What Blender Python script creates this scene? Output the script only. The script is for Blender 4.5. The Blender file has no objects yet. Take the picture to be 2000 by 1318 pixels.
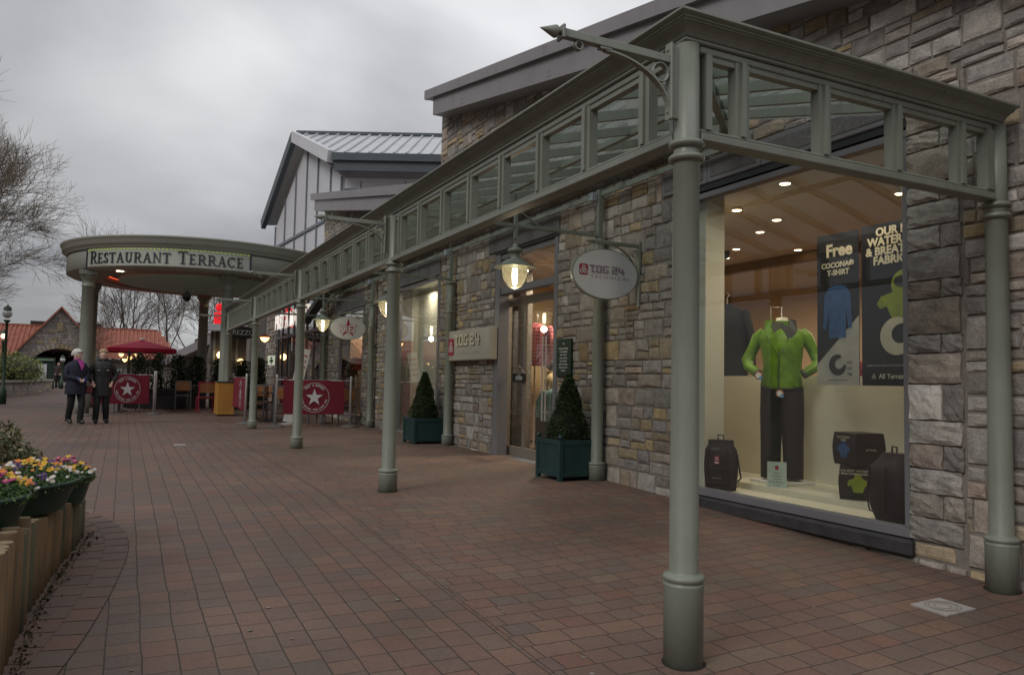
import bpy, math, random
from math import sin, cos, pi, radians, sqrt, atan2
from mathutils import Vector, Matrix
random.seed(7)
SC = bpy.context.scene
COL = SC.collection
# ------------------------------------------------------------------ camera, sky, sun, exposure
CAM = Vector((0, 0, 1.1764))
YAW, PIT, ROL = 0.4647, 0.0585, 0.0197
F_ = Vector((sin(YAW)*cos(PIT), cos(YAW)*cos(PIT), sin(PIT)))
R_ = Vector((cos(YAW), -sin(YAW), 0)); U_ = R_.cross(F_)
R2 = cos(ROL)*R_ + sin(ROL)*U_; U2 = -sin(ROL)*R_ + cos(ROL)*U_
cd = bpy.data.cameras.new('camera'); cam = bpy.data.objects.new('camera', cd); COL.objects.link(cam)
M = Matrix.Identity(4)
for i in range(3):
    M[i][0] = R2[i]; M[i][1] = U2[i]; M[i][2] = -F_[i]; M[i][3] = CAM[i]
cam.matrix_world = M
cd.sensor_width = 36; cd.lens = 27.176; cd.clip_start = 0.05; cd.clip_end = 1500
SC.camera = cam
SC.view_settings.view_transform = 'Standard'; SC.view_settings.look = 'None'
SC.view_settings.exposure = 0.4; SC.view_settings.gamma = 1
SC.cycles.use_denoising = True
SC.cycles.max_bounces = 10; SC.cycles.transparent_max_bounces = 16; SC.cycles.sample_clamp_indirect = 4
SC.cycles.caustics_reflective = False; SC.cycles.caustics_refractive = False

W = bpy.data.worlds.new('World'); SC.world = W; W.use_nodes = True
nt = W.node_tree; nt.nodes.clear()
def N(nt, t, **k):
    n = nt.nodes.new(t)
    for a, b in k.items(): setattr(n, a, b)
    return n
SUN_EL, SUN_AZ = radians(38), radians(248)
o = N(nt, 'ShaderNodeOutputWorld'); bg = N(nt, 'ShaderNodeBackground'); bg.inputs[1].default_value = 0.1
sky = N(nt, 'ShaderNodeTexSky', sky_type='NISHITA', sun_disc=False); sky.sun_elevation = SUN_EL; sky.sun_rotation = SUN_AZ
tc = N(nt, 'ShaderNodeTexCoord'); sep = N(nt, 'ShaderNodeSeparateXYZ')
L = nt.links.new
L(tc.outputs['Generated'], sep.inputs[0])
def math_(nt, op, a, b=None, c=None):
    n = N(nt, 'ShaderNodeMath', operation=op)
    for i, v in enumerate((a, b, c)):
        if v is None: continue
        if isinstance(v, (int, float)): n.inputs[i].default_value = v
        else: nt.links.new(v, n.inputs[i])
    return n.outputs[0]
zz = math_(nt, 'ADD', math_(nt, 'MAXIMUM', sep.outputs[2], 0.0), 0.22)
cx = math_(nt, 'DIVIDE', sep.outputs[0], zz); cy = math_(nt, 'DIVIDE', sep.outputs[1], zz)
cmb = N(nt, 'ShaderNodeCombineXYZ'); L(cx, cmb.inputs[0]); L(cy, cmb.inputs[1])
n1 = N(nt, 'ShaderNodeTexNoise'); n1.inputs['Scale'].default_value = 0.8; n1.inputs['Detail'].default_value = 7; n1.inputs['Roughness'].default_value = 0.45; n1.inputs['Distortion'].default_value = 0.3
L(cmb.outputs[0], n1.inputs['Vector'])
cr = N(nt, 'ShaderNodeValToRGB'); e = cr.color_ramp.elements
e[0].position = 0.40; e[0].color = (2.65, 2.64, 2.82, 1); e[1].position = 0.62; e[1].color = (6.6, 6.6, 6.68, 1)
L(n1.outputs[0], cr.inputs[0])
# the overcast is brightest high up towards +X (right of the view), duller low on the left
dr = math_(nt, 'ADD', math_(nt, 'MULTIPLY', sep.outputs[0], 0.62), math_(nt, 'MULTIPLY', sep.outputs[2], 0.80))
gl = math_(nt, 'ADD', math_(nt, 'MINIMUM', dr, 0.72), 0.60)
gm = N(nt, 'ShaderNodeVectorMath', operation='SCALE'); L(cr.outputs[0], gm.inputs[0]); L(gl, gm.inputs['Scale'])
mx = N(nt, 'ShaderNodeMix', data_type='RGBA'); mx.inputs[0].default_value = 0.94
L(sky.outputs[0], mx.inputs[6]); L(gm.outputs[0], mx.inputs[7])
L(mx.outputs[2], bg.inputs[0]); L(bg.outputs[0], o.inputs[0])

sl = bpy.data.lights.new('sun', 'SUN'); sl.energy = 0.9; sl.angle = radians(25); sl.color = (1, .97, .92)
so = bpy.data.objects.new('sun', sl); COL.objects.link(so)
sd = Vector((sin(SUN_AZ)*cos(SUN_EL), cos(SUN_AZ)*cos(SUN_EL), sin(SUN_EL)))
so.rotation_euler = sd.to_track_quat('Z', 'Y').to_euler(); so.location = (0, 0, 20)

# ------------------------------------------------------------------ terrain height
def lerp_tab(x, xs, ys):
    if x <= xs[0]: return ys[0]
    for i in range(1, len(xs)):
        if x <= xs[i]:
            t = (x-xs[i-1])/(xs[i]-xs[i-1]); return ys[i-1]+(ys[i]-ys[i-1])*t
    return ys[-1]
def G(x, y):
    b = lerp_tab(y, [-8, 3.18, 8.11, 13.05, 18, 23, 35, 60, 200], [-.55, -.23, -.015, .03, .05, .1, .2, .3, .3])
    w = max(0, min(1, (9-y)/6))
    return b + .036*min(max(x-2.6, 0), 3)*w

# ------------------------------------------------------------------ mesh builder
class MB:
    def __init__(s): s.v = []; s.f = []; s.mi = []; s.c = {}; s.sm = []
    def add(s, vs, fs, mi=0, col=None, smooth=False):
        b = len(s.v); s.v += [tuple(p) for p in vs]
        for f in fs: s.f.append(tuple(b+i for i in f)); s.mi.append(mi); s.sm.append(smooth)
        if col is not None:
            for i in range(b, len(s.v)): s.c[i] = col
        return s
    def box(s, x0, x1, y0, y1, z0, z1, mi=0, col=None):
        x0, x1 = min(x0, x1), max(x0, x1); y0, y1 = min(y0, y1), max(y0, y1); z0, z1 = min(z0, z1), max(z0, z1)
        v = [(x, y, z) for z in (z0, z1) for y in (y0, y1) for x in (x0, x1)]
        return s.add(v, [(0, 2, 3, 1), (4, 5, 7, 6), (0, 1, 5, 4), (2, 6, 7, 3), (0, 4, 6, 2), (1, 3, 7, 5)], mi, col)
    def bbox(s, x0, x1, y0, y1, z0, z1, b=.004, mi=0, col=None):
        # box with chamfered edges
        x0, x1 = min(x0, x1), max(x0, x1); y0, y1 = min(y0, y1), max(y0, y1); z0, z1 = min(z0, z1), max(z0, z1)
        b = min(b, (x1-x0)*.45, (y1-y0)*.45, (z1-z0)*.45)
        vs = []; idx = {}
        for i, X in enumerate((x0, x1)):
            for j, Y in enumerate((y0, y1)):
                for k, Z in enumerate((z0, z1)):
                    sx, sy, sz = (1-2*i)*b, (1-2*j)*b, (1-2*k)*b
                    idx[i, j, k, 0] = len(vs); vs.append((X, Y+sy, Z+sz))
                    idx[i, j, k, 1] = len(vs); vs.append((X+sx, Y, Z+sz))
                    idx[i, j, k, 2] = len(vs); vs.append((X+sx, Y+sy, Z))
        g = lambda i, j, k, a: idx[i, j, k, a]
        fs = []
        for i in (0, 1):
            q = (g(i,0,0,0), g(i,0,1,0), g(i,1,1,0), g(i,1,0,0)); fs.append(q if i == 0 else q[::-1])
            q = (g(0,i,0,1), g(1,i,0,1), g(1,i,1,1), g(0,i,1,1)); fs.append(q if i == 0 else q[::-1])
            q = (g(0,0,i,2), g(0,1,i,2), g(1,1,i,2), g(1,0,i,2)); fs.append(q if i == 0 else q[::-1])
        for i in (0, 1):
            for j in (0, 1):
                fs.append((g(i,j,0,0), g(i,j,1,0), g(i,j,1,1), g(i,j,0,1)))
                fs.append((g(i,0,j,0), g(i,1,j,0), g(i,1,j,2), g(i,0,j,2)))
                fs.append((g(0,i,j,1), g(1,i,j,1), g(1,i,j,2), g(0,i,j,2)))
                for k in (0, 1): fs.append((g(i,j,k,0), g(i,j,k,1), g(i,j,k,2)))
        return s.add(vs, fs, mi, col)
    def bar(s, p0, p1, w, h, up=(0, 0, 1), mi=0, col=None):
        p0, p1 = Vector(p0), Vector(p1); d = (p1-p0).normalized(); up = Vector(up)
        if abs(d.dot(up)) > .99: up = Vector((1, 0, 0))
        a = d.cross(up).normalized()*w/2; b = a.cross(d).normalized()*h/2
        v = [p+q for p in (p0, p1) for q in (-a-b, a-b, a+b, -a+b)]
        return s.add(v, [(3, 2, 1, 0), (4, 5, 6, 7), (0, 1, 5, 4), (1, 2, 6, 5), (2, 3, 7, 6), (3, 0, 4, 7)], mi, col)
    def tube(s, pts, rs, n=8, cap=True, mi=0, col=None, smooth=True, sx=1.0):
        pts = [Vector(p) for p in pts]
        if isinstance(rs, (int, float)): rs = [rs]*len(pts)
        vs = []; fs = []; a0 = None
        for i, p in enumerate(pts):
            d = (pts[min(i+1, len(pts)-1)]-pts[max(i-1, 0)])
            if d.length < 1e-9: d = Vector((0, 0, 1))
            d.normalize()
            if a0 is None:
                a0 = d.orthogonal().normalized()
                if abs(d.z) > .8: a0 = (Vector((1, 0, 0))-d*d.x).normalized()
            a = (a0-d*a0.dot(d)); a = a.normalized() if a.length > 1e-6 else d.orthogonal().normalized(); a0 = a
            b = d.cross(a)
            for k in range(n):
                t = 2*pi*k/n; vs.append(p+(a*cos(t)*sx+b*sin(t))*rs[i])
        for i in range(len(pts)-1):
            for k in range(n): fs.append((i*n+k, i*n+(k+1) % n, (i+1)*n+(k+1) % n, (i+1)*n+k))
        s.add(vs, fs, mi, col, smooth)
        if cap: s.add(vs[:n], [tuple(range(n))[::-1]], mi, col); s.add(vs[-n:], [tuple(range(n))], mi, col)
        return s
    def lathe(s, prof, c=(0, 0, 0), n=24, a0=0, a1=2*pi, mi=0, col=None, smooth=True, ax=None, sy=1.0):
        # prof: (r, z) pairs round axis through c ; ax = optional 3x3 to reorient
        full = abs(a1-a0-2*pi) < 1e-6; m = n if full else n+1
        vs = []; fs = []
        for r, z in prof:
            for k in range(m):
                t = a0+(a1-a0)*k/n; p = Vector((r*cos(t), r*sin(t)*sy, z))
                if ax is not None: p = ax @ p
                vs.append(p+Vector(c))
        for i in range(len(prof)-1):
            for k in range(n):
                k2 = (k+1) % m; fs.append((i*m+k, i*m+k2, (i+1)*m+k2, (i+1)*m+k))
        return s.add(vs, fs, mi, col, smooth)
    def poly(s, pts, thick, mi=0, col=None):
        # pts: planar loop of 3d points, thick: Vector extrusion
        n = len(pts); pts = [Vector(p) for p in pts]; t = Vector(thick)
        return s.add(pts+[p+t for p in pts], [tuple(range(n))[::-1], tuple(range(n, 2*n))]+[(i, (i+1) % n, n+(i+1) % n, n+i) for i in range(n)], mi, col)
    def quad(s, a, b, c, d, mi=0, col=None): return s.add([a, b, c, d], [(0, 1, 2, 3)], mi, col)
    def ball(s, c, r, n=10, m=7, sc=(1, 1, 1), mi=0, col=None):
        vs = []; fs = []
        for i in range(m+1):
            t = pi*i/m
            for k in range(n): a = 2*pi*k/n; vs.append((c[0]+r*sc[0]*sin(t)*cos(a), c[1]+r*sc[1]*sin(t)*sin(a), c[2]+r*sc[2]*cos(t)))
        for i in range(m):
            for k in range(n): fs.append((i*n+k, (i+1)*n+k, (i+1)*n+(k+1) % n, i*n+(k+1) % n))
        return s.add(vs, fs, mi, col, True)
    def ring(s, c, r, t, ax, n=24, m=8, mi=0):
        vs = []; fs = []
        for i in range(n):
            a = 2*pi*i/n
            for k in range(m):
                b = 2*pi*k/m; rr = r+t*cos(b); vs.append(ax @ Vector((rr*cos(a), rr*sin(a), t*sin(b)))+Vector(c))
        for i in range(n):
            for k in range(m): fs.append((i*m+k, ((i+1) % n)*m+k, ((i+1) % n)*m+(k+1) % m, i*m+(k+1) % m))
        return s.add(vs, fs, mi, None, True)
    def text(s, st, size, mat4, mi=0, bold=0.0, ext=.002, align='CENTER', sp=1.0, wid=None, shear=0, mirror=False):
        cu = bpy.data.curves.new('t', 'FONT'); cu.body = st; cu.size = size; cu.extrude = ext; cu.offset = bold
        cu.align_x = align; cu.align_y = 'CENTER'; cu.space_character = sp; cu.resolution_u = 3; cu.shear = shear
        ob = bpy.data.objects.new('t', cu); COL.objects.link(ob)
        dg = bpy.context.evaluated_depsgraph_get(); me = bpy.data.meshes.new_from_object(ob.evaluated_get(dg))
        co = [v.co.copy() for v in me.vertices]
        k = 1
        if wid and co:
            w = max(c.x for c in co)-min(c.x for c in co); k = wid/w
        s.add([mat4 @ Vector((c.x*k, c.y, c.z)) for c in co], [tuple(p.vertices) for p in me.polygons], mi)
        bpy.data.meshes.remove(me); bpy.data.objects.remove(ob); bpy.data.curves.remove(cu)
        return s
    def build(s, name, mat, parent=None, loc=None, world=True, smooth=None):
        me = bpy.data.meshes.new(name)
        off = Vector((0, 0, 0))
        if parent is not None and world: off = wloc(parent)
        if loc is not None: off = off+Vector(loc) if not (parent is None) else Vector(loc)
        me.from_pydata([(p[0]-off.x, p[1]-off.y, p[2]-off.z) for p in s.v], [], s.f)
        for m in (mat if isinstance(mat, (list, tuple)) else [mat]): me.materials.append(m)
        me.polygons.foreach_set('material_index', s.mi)
        me.polygons.foreach_set('use_smooth', s.sm if smooth is None else [smooth]*len(s.f))
        if s.c:
            at = me.color_attributes.new('tint', 'FLOAT_COLOR', 'POINT')
            buf = []
            for i in range(len(s.v)): c = s.c.get(i, (.5, .5, .5)); buf += [c[0], c[1], c[2], 1]
            at.data.foreach_set('color', buf)
        me.update()
        ob = bpy.data.objects.new(name, me); COL.objects.link(ob)
        if parent is not None: ob.parent = parent
        if loc is not None: ob.location = loc
        return ob
def wloc(o):
    v = Vector(o.location)
    while o.parent: o = o.parent; v += o.location
    return v
def tag(o, label=None, cat=None, group=None, kind=None):
    for k, v in (('label', label), ('category', cat), ('group', group), ('kind', kind)):
        if v: o[k] = v
    return o
def thing(name, loc, label, cat, group=None, kind=None, rz=0):
    o = bpy.data.objects.new(name, None); COL.objects.link(o); o.location = loc; o.rotation_euler = (0, 0, rz)
    o.empty_display_size = .2
    return tag(o, label, cat, group, kind)
def copy_tree(o, loc=None, rz=None, label=None, group=None, scale=None, parent=None):
    c = o.copy(); COL.objects.link(c)
    if parent is not None: c.parent = parent
    for ch in list(o.children): copy_tree(ch, parent=c)
    if loc is not None: c.location = loc
    if rz is not None: c.rotation_euler = (0, 0, rz)
    if scale is not None: c.scale = (scale, scale, scale) if isinstance(scale, (int, float)) else scale
    if label: c['label'] = label
    if group: c['group'] = group
    return c
def mXZ(x, y, z):   # plane facing -Y
    return Matrix(((1, 0, 0, x), (0, 0, -1, y), (0, 1, 0, z), (0, 0, 0, 1)))
def mYZ(x, y, z):   # plane facing -X
    return Matrix(((0, 0, -1, x), (-1, 0, 0, y), (0, 1, 0, z), (0, 0, 0, 1)))

# ------------------------------------------------------------------ materials
def newmat(name):
    m = bpy.data.materials.new(name); m.use_nodes = True
    return m, m.node_tree, m.node_tree.nodes['Principled BSDF']
def mat(name, col, rough=.6, metal=0, var=.12, scale=6, bump=.0, bscale=60, spec=.5, stretch=None, emit=None, estr=0, coat=0):
    m, nt, p = newmat(name); L = nt.links.new
    p.inputs['Roughness'].default_value = rough; p.inputs['Metallic'].default_value = metal
    p.inputs['Specular IOR Level'].default_value = spec; p.inputs['Coat Weight'].default_value = coat
    tc = N(nt, 'ShaderNodeTexCoord'); mp = N(nt, 'ShaderNodeMapping'); L(tc.outputs['Object'], mp.inputs[0])
    if stretch: mp.inputs['Scale'].default_value = stretch
    ns = N(nt, 'ShaderNodeTexNoise'); ns.inputs['Scale'].default_value = scale; ns.inputs['Detail'].default_value = 6; ns.inputs['Roughness'].default_value = .6
    L(mp.outputs[0], ns.inputs['Vector'])
    cr = N(nt, 'ShaderNodeValToRGB'); e = cr.color_ramp.elements
    e[0].position = .3; e[1].position = .7
    e[0].color = tuple(max(0, c*(1-var)) for c in col)+(1,); e[1].color = tuple(min(1, c*(1+var)) for c in col)+(1,)
    L(ns.outputs[0], cr.inputs[0]); L(cr.outputs[0], p.inputs['Base Color'])
    rr = N(nt, 'ShaderNodeMapRange'); rr.inputs[3].default_value = max(.02, rough-.08); rr.inputs[4].default_value = min(1, rough+.1)
    L(ns.outputs[0], rr.inputs[0]); L(rr.outputs[0], p.inputs['Roughness'])
    if bump:
        nb = N(nt, 'ShaderNodeTexNoise'); nb.inputs['Scale'].default_value = bscale; nb.inputs['Detail'].default_value = 5
        L(mp.outputs[0], nb.inputs['Vector'])
        b = N(nt, 'ShaderNodeBump'); b.inputs['Strength'].default_value = bump; b.inputs['Distance'].default_value = .01
        L(nb.outputs[0], b.inputs['Height']); L(b.outputs[0], p.inputs['Normal'])
    if emit:
        p.inputs['Emission Color'].default_value = tuple(emit)+(1,); p.inputs['Emission Strength'].default_value = estr
    return m
def brickmat(name, rot, bw=.21, rh=.16):
    m, nt, p = newmat(name); L = nt.links.new
    tc = N(nt, 'ShaderNodeTexCoord'); sp = N(nt, 'ShaderNodeSeparateXYZ')
    nz = N(nt, 'ShaderNodeTexNoise'); nz.inputs['Scale'].default_value = 1.7; nz.inputs['Detail'].default_value = 3
    L(tc.outputs['Object'], nz.inputs['Vector'])
    vm = N(nt, 'ShaderNodeVectorMath', operation='MULTIPLY_ADD'); L(nz.outputs[1], vm.inputs[0]); vm.inputs[1].default_value = (.035, .035, 0); L(tc.outputs['Object'], vm.inputs[2])
    L(vm.outputs[0], sp.inputs[0])
    u, v = (sp.outputs[1], sp.outputs[0]) if rot else (sp.outputs[0], sp.outputs[1])
    row = math_(nt, 'FLOOR', math_(nt, 'DIVIDE', v, rh))
    wn = N(nt, 'ShaderNodeTexWhiteNoise', noise_dimensions='1D'); L(row, wn.inputs['W'])
    u2 = math_(nt, 'ADD', u, math_(nt, 'MULTIPLY', wn.outputs[0], 1.3))
    cb = N(nt, 'ShaderNodeCombineXYZ'); L(u2, cb.inputs[0]); L(v, cb.inputs[1])
    bt = N(nt, 'ShaderNodeTexBrick', offset=.5, offset_frequency=2, squash=.74, squash_frequency=3)
    bt.inputs['Scale'].default_value = 1; bt.inputs['Mortar Size'].default_value = .004; bt.inputs['Mortar Smooth'].default_value = .35
    bt.inputs['Brick Width'].default_value = bw; bt.inputs['Row Height'].default_value = rh; bt.inputs['Bias'].default_value = 0
    bt.inputs['Color1'].default_value = (0, 0, 0, 1); bt.inputs['Color2'].default_value = (1, 1, 1, 1); bt.inputs['Mortar'].default_value = (.5, .5, .5, 1)
    L(cb.outputs[0], bt.inputs['Vector'])
    cr = N(nt, 'ShaderNodeValToRGB'); els = cr.color_ramp.elements
    pal = [(0, (.160, .100, .080)), (.16, (.140, .102, .087)), (.3, (.178, .098, .076)), (.45, (.155, .104, .085)), (.6, (.186, .115, .086)), (.75, (.142, .096, .083)), (.88, (.170, .122, .092)), (1, (.130, .098, .088))]
    els[0].position = 0; els[0].color = pal[0][1]+(1,); els[1].position = 1; els[1].color = pal[-1][1]+(1,)
    for q, c in pal[1:-1]: k = els.new(q); k.color = c+(1,)
    L(bt.outputs[0], cr.inputs[0])
    # broad stains and wear
    n2 = N(nt, 'ShaderNodeTexNoise'); n2.inputs['Scale'].default_value = .6; n2.inputs['Detail'].default_value = 7; n2.inputs['Roughness'].default_value = .65
    L(tc.outputs['Object'], n2.inputs['Vector'])
    n3 = N(nt, 'ShaderNodeTexNoise'); n3.inputs['Scale'].default_value = 55; n3.inputs['Detail'].default_value = 4; n3.inputs['Roughness'].default_value = .7
    L(tc.outputs['Object'], n3.inputs['Vector'])
    k1 = N(nt, 'ShaderNodeMapRange'); k1.inputs[1].default_value = .3; k1.inputs[2].default_value = .7; k1.inputs[3].default_value = .68; k1.inputs[4].default_value = 1.2; L(n2.outputs[0], k1.inputs[0])
    k2 = N(nt, 'ShaderNodeMapRange'); k2.inputs[1].default_value = .25; k2.inputs[2].default_value = .75; k2.inputs[3].default_value = .8; k2.inputs[4].default_value = 1.22; L(n3.outputs[0], k2.inputs[0])
    mm = math_(nt, 'MULTIPLY', k1.outputs[0], k2.outputs[0])
    vs = N(nt, 'ShaderNodeVectorMath', operation='SCALE'); L(cr.outputs[0], vs.inputs[0]); L(mm, vs.inputs['Scale'])
    mo = N(nt, 'ShaderNodeMix', data_type='RGBA'); L(bt.outputs[1], mo.inputs[0]); L(vs.outputs[0], mo.inputs[6]); mo.inputs[7].default_value = (.045, .038, .033, 1)
    # mossy tint in patches
    n4 = N(nt, 'ShaderNodeTexNoise'); n4.inputs['Scale'].default_value = .35; n4.inputs['Detail'].default_value = 8; L(tc.outputs['Object'], n4.inputs['Vector'])
    k4 = N(nt, 'ShaderNodeMapRange'); k4.inputs[1].default_value = .52; k4.inputs[2].default_value = .75; k4.inputs[3].default_value = 0; k4.inputs[4].default_value = .45; L(n4.outputs[0], k4.inputs[0])
    ms = N(nt, 'ShaderNodeMix', data_type='RGBA'); L(k4.outputs[0], ms.inputs[0]); L(mo.outputs[2], ms.inputs[6]); ms.inputs[7].default_value = (.115, .095, .07, 1)
    L(ms.outputs[2], p.inputs['Base Color'])
    p.inputs['Specular IOR Level'].default_value = .35
    kr = N(nt, 'ShaderNodeMapRange'); kr.inputs[1].default_value = .3; kr.inputs[2].default_value = .7; kr.inputs[3].default_value = .55; kr.inputs[4].default_value = .85; L(n2.outputs[0], kr.inputs[0]); L(kr.outputs[0], p.inputs['Roughness'])
    h = math_(nt, 'SUBTRACT', math_(nt, 'ADD', math_(nt, 'MULTIPLY', n3.outputs[0], .35), math_(nt, 'MULTIPLY', bt.outputs[0], .35)), bt.outputs[1])
    b = N(nt, 'ShaderNodeBump'); b.inputs['Strength'].default_value = .7; b.inputs['Distance'].default_value = .006; L(h, b.inputs['Height']); L(b.outputs[0], p.inputs['Normal'])
    return m
def stonemat(name, far=False, gain=1.0):
    m, nt, p = newmat(name); L = nt.links.new
    at = N(nt, 'ShaderNodeAttribute', attribute_name='tint'); sp = N(nt, 'ShaderNodeSeparateColor'); L(at.outputs[0], sp.inputs[0])
    cr = N(nt, 'ShaderNodeValToRGB'); els = cr.color_ramp.elements
    pal = [(0, (.15, .138, .128)), (.2, (.19, .176, .164)), (.36, (.165, .148, .134)), (.52, (.215, .20, .185)), (.68, (.20, .172, .142)), (.80, (.235, .178, .10)), (.87, (.172, .152, .138)), (.94, (.19, .145, .115)), (1, (.33, .31, .285))]
    els[0].position = 0; els[0].color = tuple(c*gain for c in pal[0][1])+(1,); els[1].position = 1; els[1].color = tuple(c*gain for c in pal[-1][1])+(1,)
    for q, c in pal[1:-1]: k = els.new(q); k.color = tuple(x*gain for x in c)+(1,)
    L(sp.outputs[0], cr.inputs[0])
    tc = N(nt, 'ShaderNodeTexCoord')
    n1 = N(nt, 'ShaderNodeTexNoise'); n1.inputs['Scale'].default_value = 9; n1.inputs['Detail'].default_value = 8; n1.inputs['Roughness'].default_value = .7; L(tc.outputs['Object'], n1.inputs['Vector'])
    n2 = N(nt, 'ShaderNodeTexNoise'); n2.inputs['Scale'].default_value = 45; n2.inputs['Detail'].default_value = 6; n2.inputs['Roughness'].default_value = .75; L(tc.outputs['Object'], n2.inputs['Vector'])
    k1 = N(nt, 'ShaderNodeMapRange'); k1.inputs[1].default_value = .3; k1.inputs[2].default_value = .7; k1.inputs[3].default_value = .7; k1.inputs[4].default_value = 1.3; L(n1.outputs[0], k1.inputs[0])
    k2 = N(nt, 'ShaderNodeMapRange'); k2.inputs[1].default_value = .3; k2.inputs[2].default_value = .7; k2.inputs[3].default_value = .78; k2.inputs[4].default_value = 1.22; L(n2.outputs[0], k2.inputs[0])
    s1 = math_(nt, 'MULTIPLY', math_(nt, 'MULTIPLY', k1.outputs[0], k2.outputs[0]), math_(nt, 'ADD', math_(nt, 'MULTIPLY', sp.outputs[1], .5), .72))
    vs = N(nt, 'ShaderNodeVectorMath', operation='SCALE'); L(cr.outputs[0], vs.inputs[0]); L(s1, vs.inputs['Scale'])
    L(vs.outputs[0], p.inputs['Base Color']); p.inputs['Roughness'].default_value = .88; p.inputs['Specular IOR Level'].default_value = .3
    h = math_(nt, 'ADD', math_(nt, 'MULTIPLY', n1.outputs[0], 1.6), n2.outputs[0])
    b = N(nt, 'ShaderNodeBump'); b.inputs['Strength'].default_value = .9; b.inputs['Distance'].default_value = .012; L(h, b.inputs['Height']); L(b.outputs[0], p.inputs['Normal'])
    return m
def glassmat(name, tint=(1, 1, 1), boost=1.0, rough=0.0, dirt=0.0, dcol=(.3, .34, .32)):
    m, nt, p = newmat(name); nt.nodes.remove(p); L = nt.links.new
    out = [n for n in nt.nodes if n.type == 'OUTPUT_MATERIAL'][0]
    tr = N(nt, 'ShaderNodeBsdfTransparent'); tr.inputs[0].default_value = tuple(tint)+(1,)
    gl = N(nt, 'ShaderNodeBsdfGlossy'); gl.inputs['Roughness'].default_value = rough
    fr = N(nt, 'ShaderNodeFresnel'); ge = N(nt, 'ShaderNodeNewGeometry')
    L(math_(nt, 'SUBTRACT', 1.5, math_(nt, 'MULTIPLY', ge.outputs['Backfacing'], .8333)), fr.inputs[0])
    fac = math_(nt, 'MINIMUM', math_(nt, 'MULTIPLY', fr.outputs[0], boost), 1.0)
    ms = N(nt, 'ShaderNodeMixShader'); L(fac, ms.inputs[0]); L(tr.outputs[0], ms.inputs[1]); L(gl.outputs[0], ms.inputs[2])
    last = ms.outputs[0]
    if dirt:
        df = N(nt, 'ShaderNodeBsdfDiffuse'); df.inputs[0].default_value = tuple(dcol)+(1,)
        tl = N(nt, 'ShaderNodeBsdfTranslucent'); tl.inputs[0].default_value = tuple(dcol)+(1,)
        m0 = N(nt, 'ShaderNodeMixShader'); m0.inputs[0].default_value = .6; L(df.outputs[0], m0.inputs[1]); L(tl.outputs[0], m0.inputs[2])
        tc = N(nt, 'ShaderNodeTexCoord'); ns = N(nt, 'ShaderNodeTexNoise'); ns.inputs['Scale'].default_value = 2.2; ns.inputs['Detail'].default_value = 8; ns.inputs['Roughness'].default_value = .7; L(tc.outputs['Object'], ns.inputs['Vector'])
        kk = N(nt, 'ShaderNodeMapRange'); kk.inputs[1].default_value = .3; kk.inputs[2].default_value = .7; kk.inputs[3].default_value = dirt*.6; kk.inputs[4].default_value = min(1, dirt*1.4); L(ns.outputs[0], kk.inputs[0])
        m2 = N(nt, 'ShaderNodeMixShader'); L(kk.outputs[0], m2.inputs[0]); L(last, m2.inputs[1]); L(m0.outputs[0], m2.inputs[2]); last = m2.outputs[0]
    L(last, out.inputs[0])
    return m
def leafmat(name, cols, rough=.55, trans=.25):
    m, nt, p = newmat(name); L = nt.links.new
    at = N(nt, 'ShaderNodeAttribute', attribute_name='tint'); sp = N(nt, 'ShaderNodeSeparateColor'); L(at.outputs[0], sp.inputs[0])
    cr = N(nt, 'ShaderNodeValToRGB'); els = cr.color_ramp.elements
    els[0].position = 0; els[0].color = tuple(cols[0])+(1,); els[1].position = 1; els[1].color = tuple(cols[-1])+(1,)
    for i, c in enumerate(cols[1:-1]): k = els.new((i+1)/(len(cols)-1)); k.color = tuple(c)+(1,)
    L(sp.outputs[0], cr.inputs[0]); L(cr.outputs[0], p.inputs['Base Color']); p.inputs['Roughness'].default_value = rough
    p.inputs['Specular IOR Level'].default_value = .3
    return m
PAINT = mat('green_grey_paint', (.222, .242, .203), .42, var=.1, scale=2.5, bump=.06, bscale=90)
def grime(m, col, stretch, lo, hi, amt, sc):
    # mix a stain colour in through stretched noise, so the paint shows runs and scuffs
    nt = m.node_tree; p = nt.nodes['Principled BSDF']; src = p.inputs['Base Color'].links[0].from_socket
    tc = N(nt, 'ShaderNodeTexCoord'); mp = N(nt, 'ShaderNodeMapping'); mp.inputs['Scale'].default_value = stretch; nt.links.new(tc.outputs['Object'], mp.inputs[0])
    ns = N(nt, 'ShaderNodeTexNoise'); ns.inputs['Scale'].default_value = sc; ns.inputs['Detail'].default_value = 9; ns.inputs['Roughness'].default_value = .72; nt.links.new(mp.outputs[0], ns.inputs['Vector'])
    k = N(nt, 'ShaderNodeMapRange'); k.inputs[1].default_value = lo; k.inputs[2].default_value = hi; k.inputs[3].default_value = 0; k.inputs[4].default_value = amt; nt.links.new(ns.outputs[0], k.inputs[0])
    mx = N(nt, 'ShaderNodeMix', data_type='RGBA'); nt.links.new(k.outputs[0], mx.inputs[0]); nt.links.new(src, mx.inputs[6]); mx.inputs[7].default_value = tuple(col)+(1,)
    nt.links.new(mx.outputs[2], p.inputs['Base Color'])
grime(PAINT, (.12, .115, .095), (4, 4, .5), .5, .78, .5, 2.2)
grime(PAINT, (.34, .35, .32), (1, 1, 1), .65, .69, .45, 38)
PAINTL = mat('pale_green_grey_paint', (.30, .33, .30), .5, var=.07, scale=1.5)
GREY = mat('grey_metal_cladding', (.25, .235, .245), .45, metal=.0, var=.08, scale=1.4)
SLATEB = mat('slate_blue_fascia', (.075, .092, .105), .4, var=.08, scale=1.2)
FRAME = mat('grey_window_frame', (.20, .195, .21), .4, var=.05, scale=3)
grime(GREY, (.15, .145, .15), (2, 2, .4), .5, .8, .5, 2)
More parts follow.
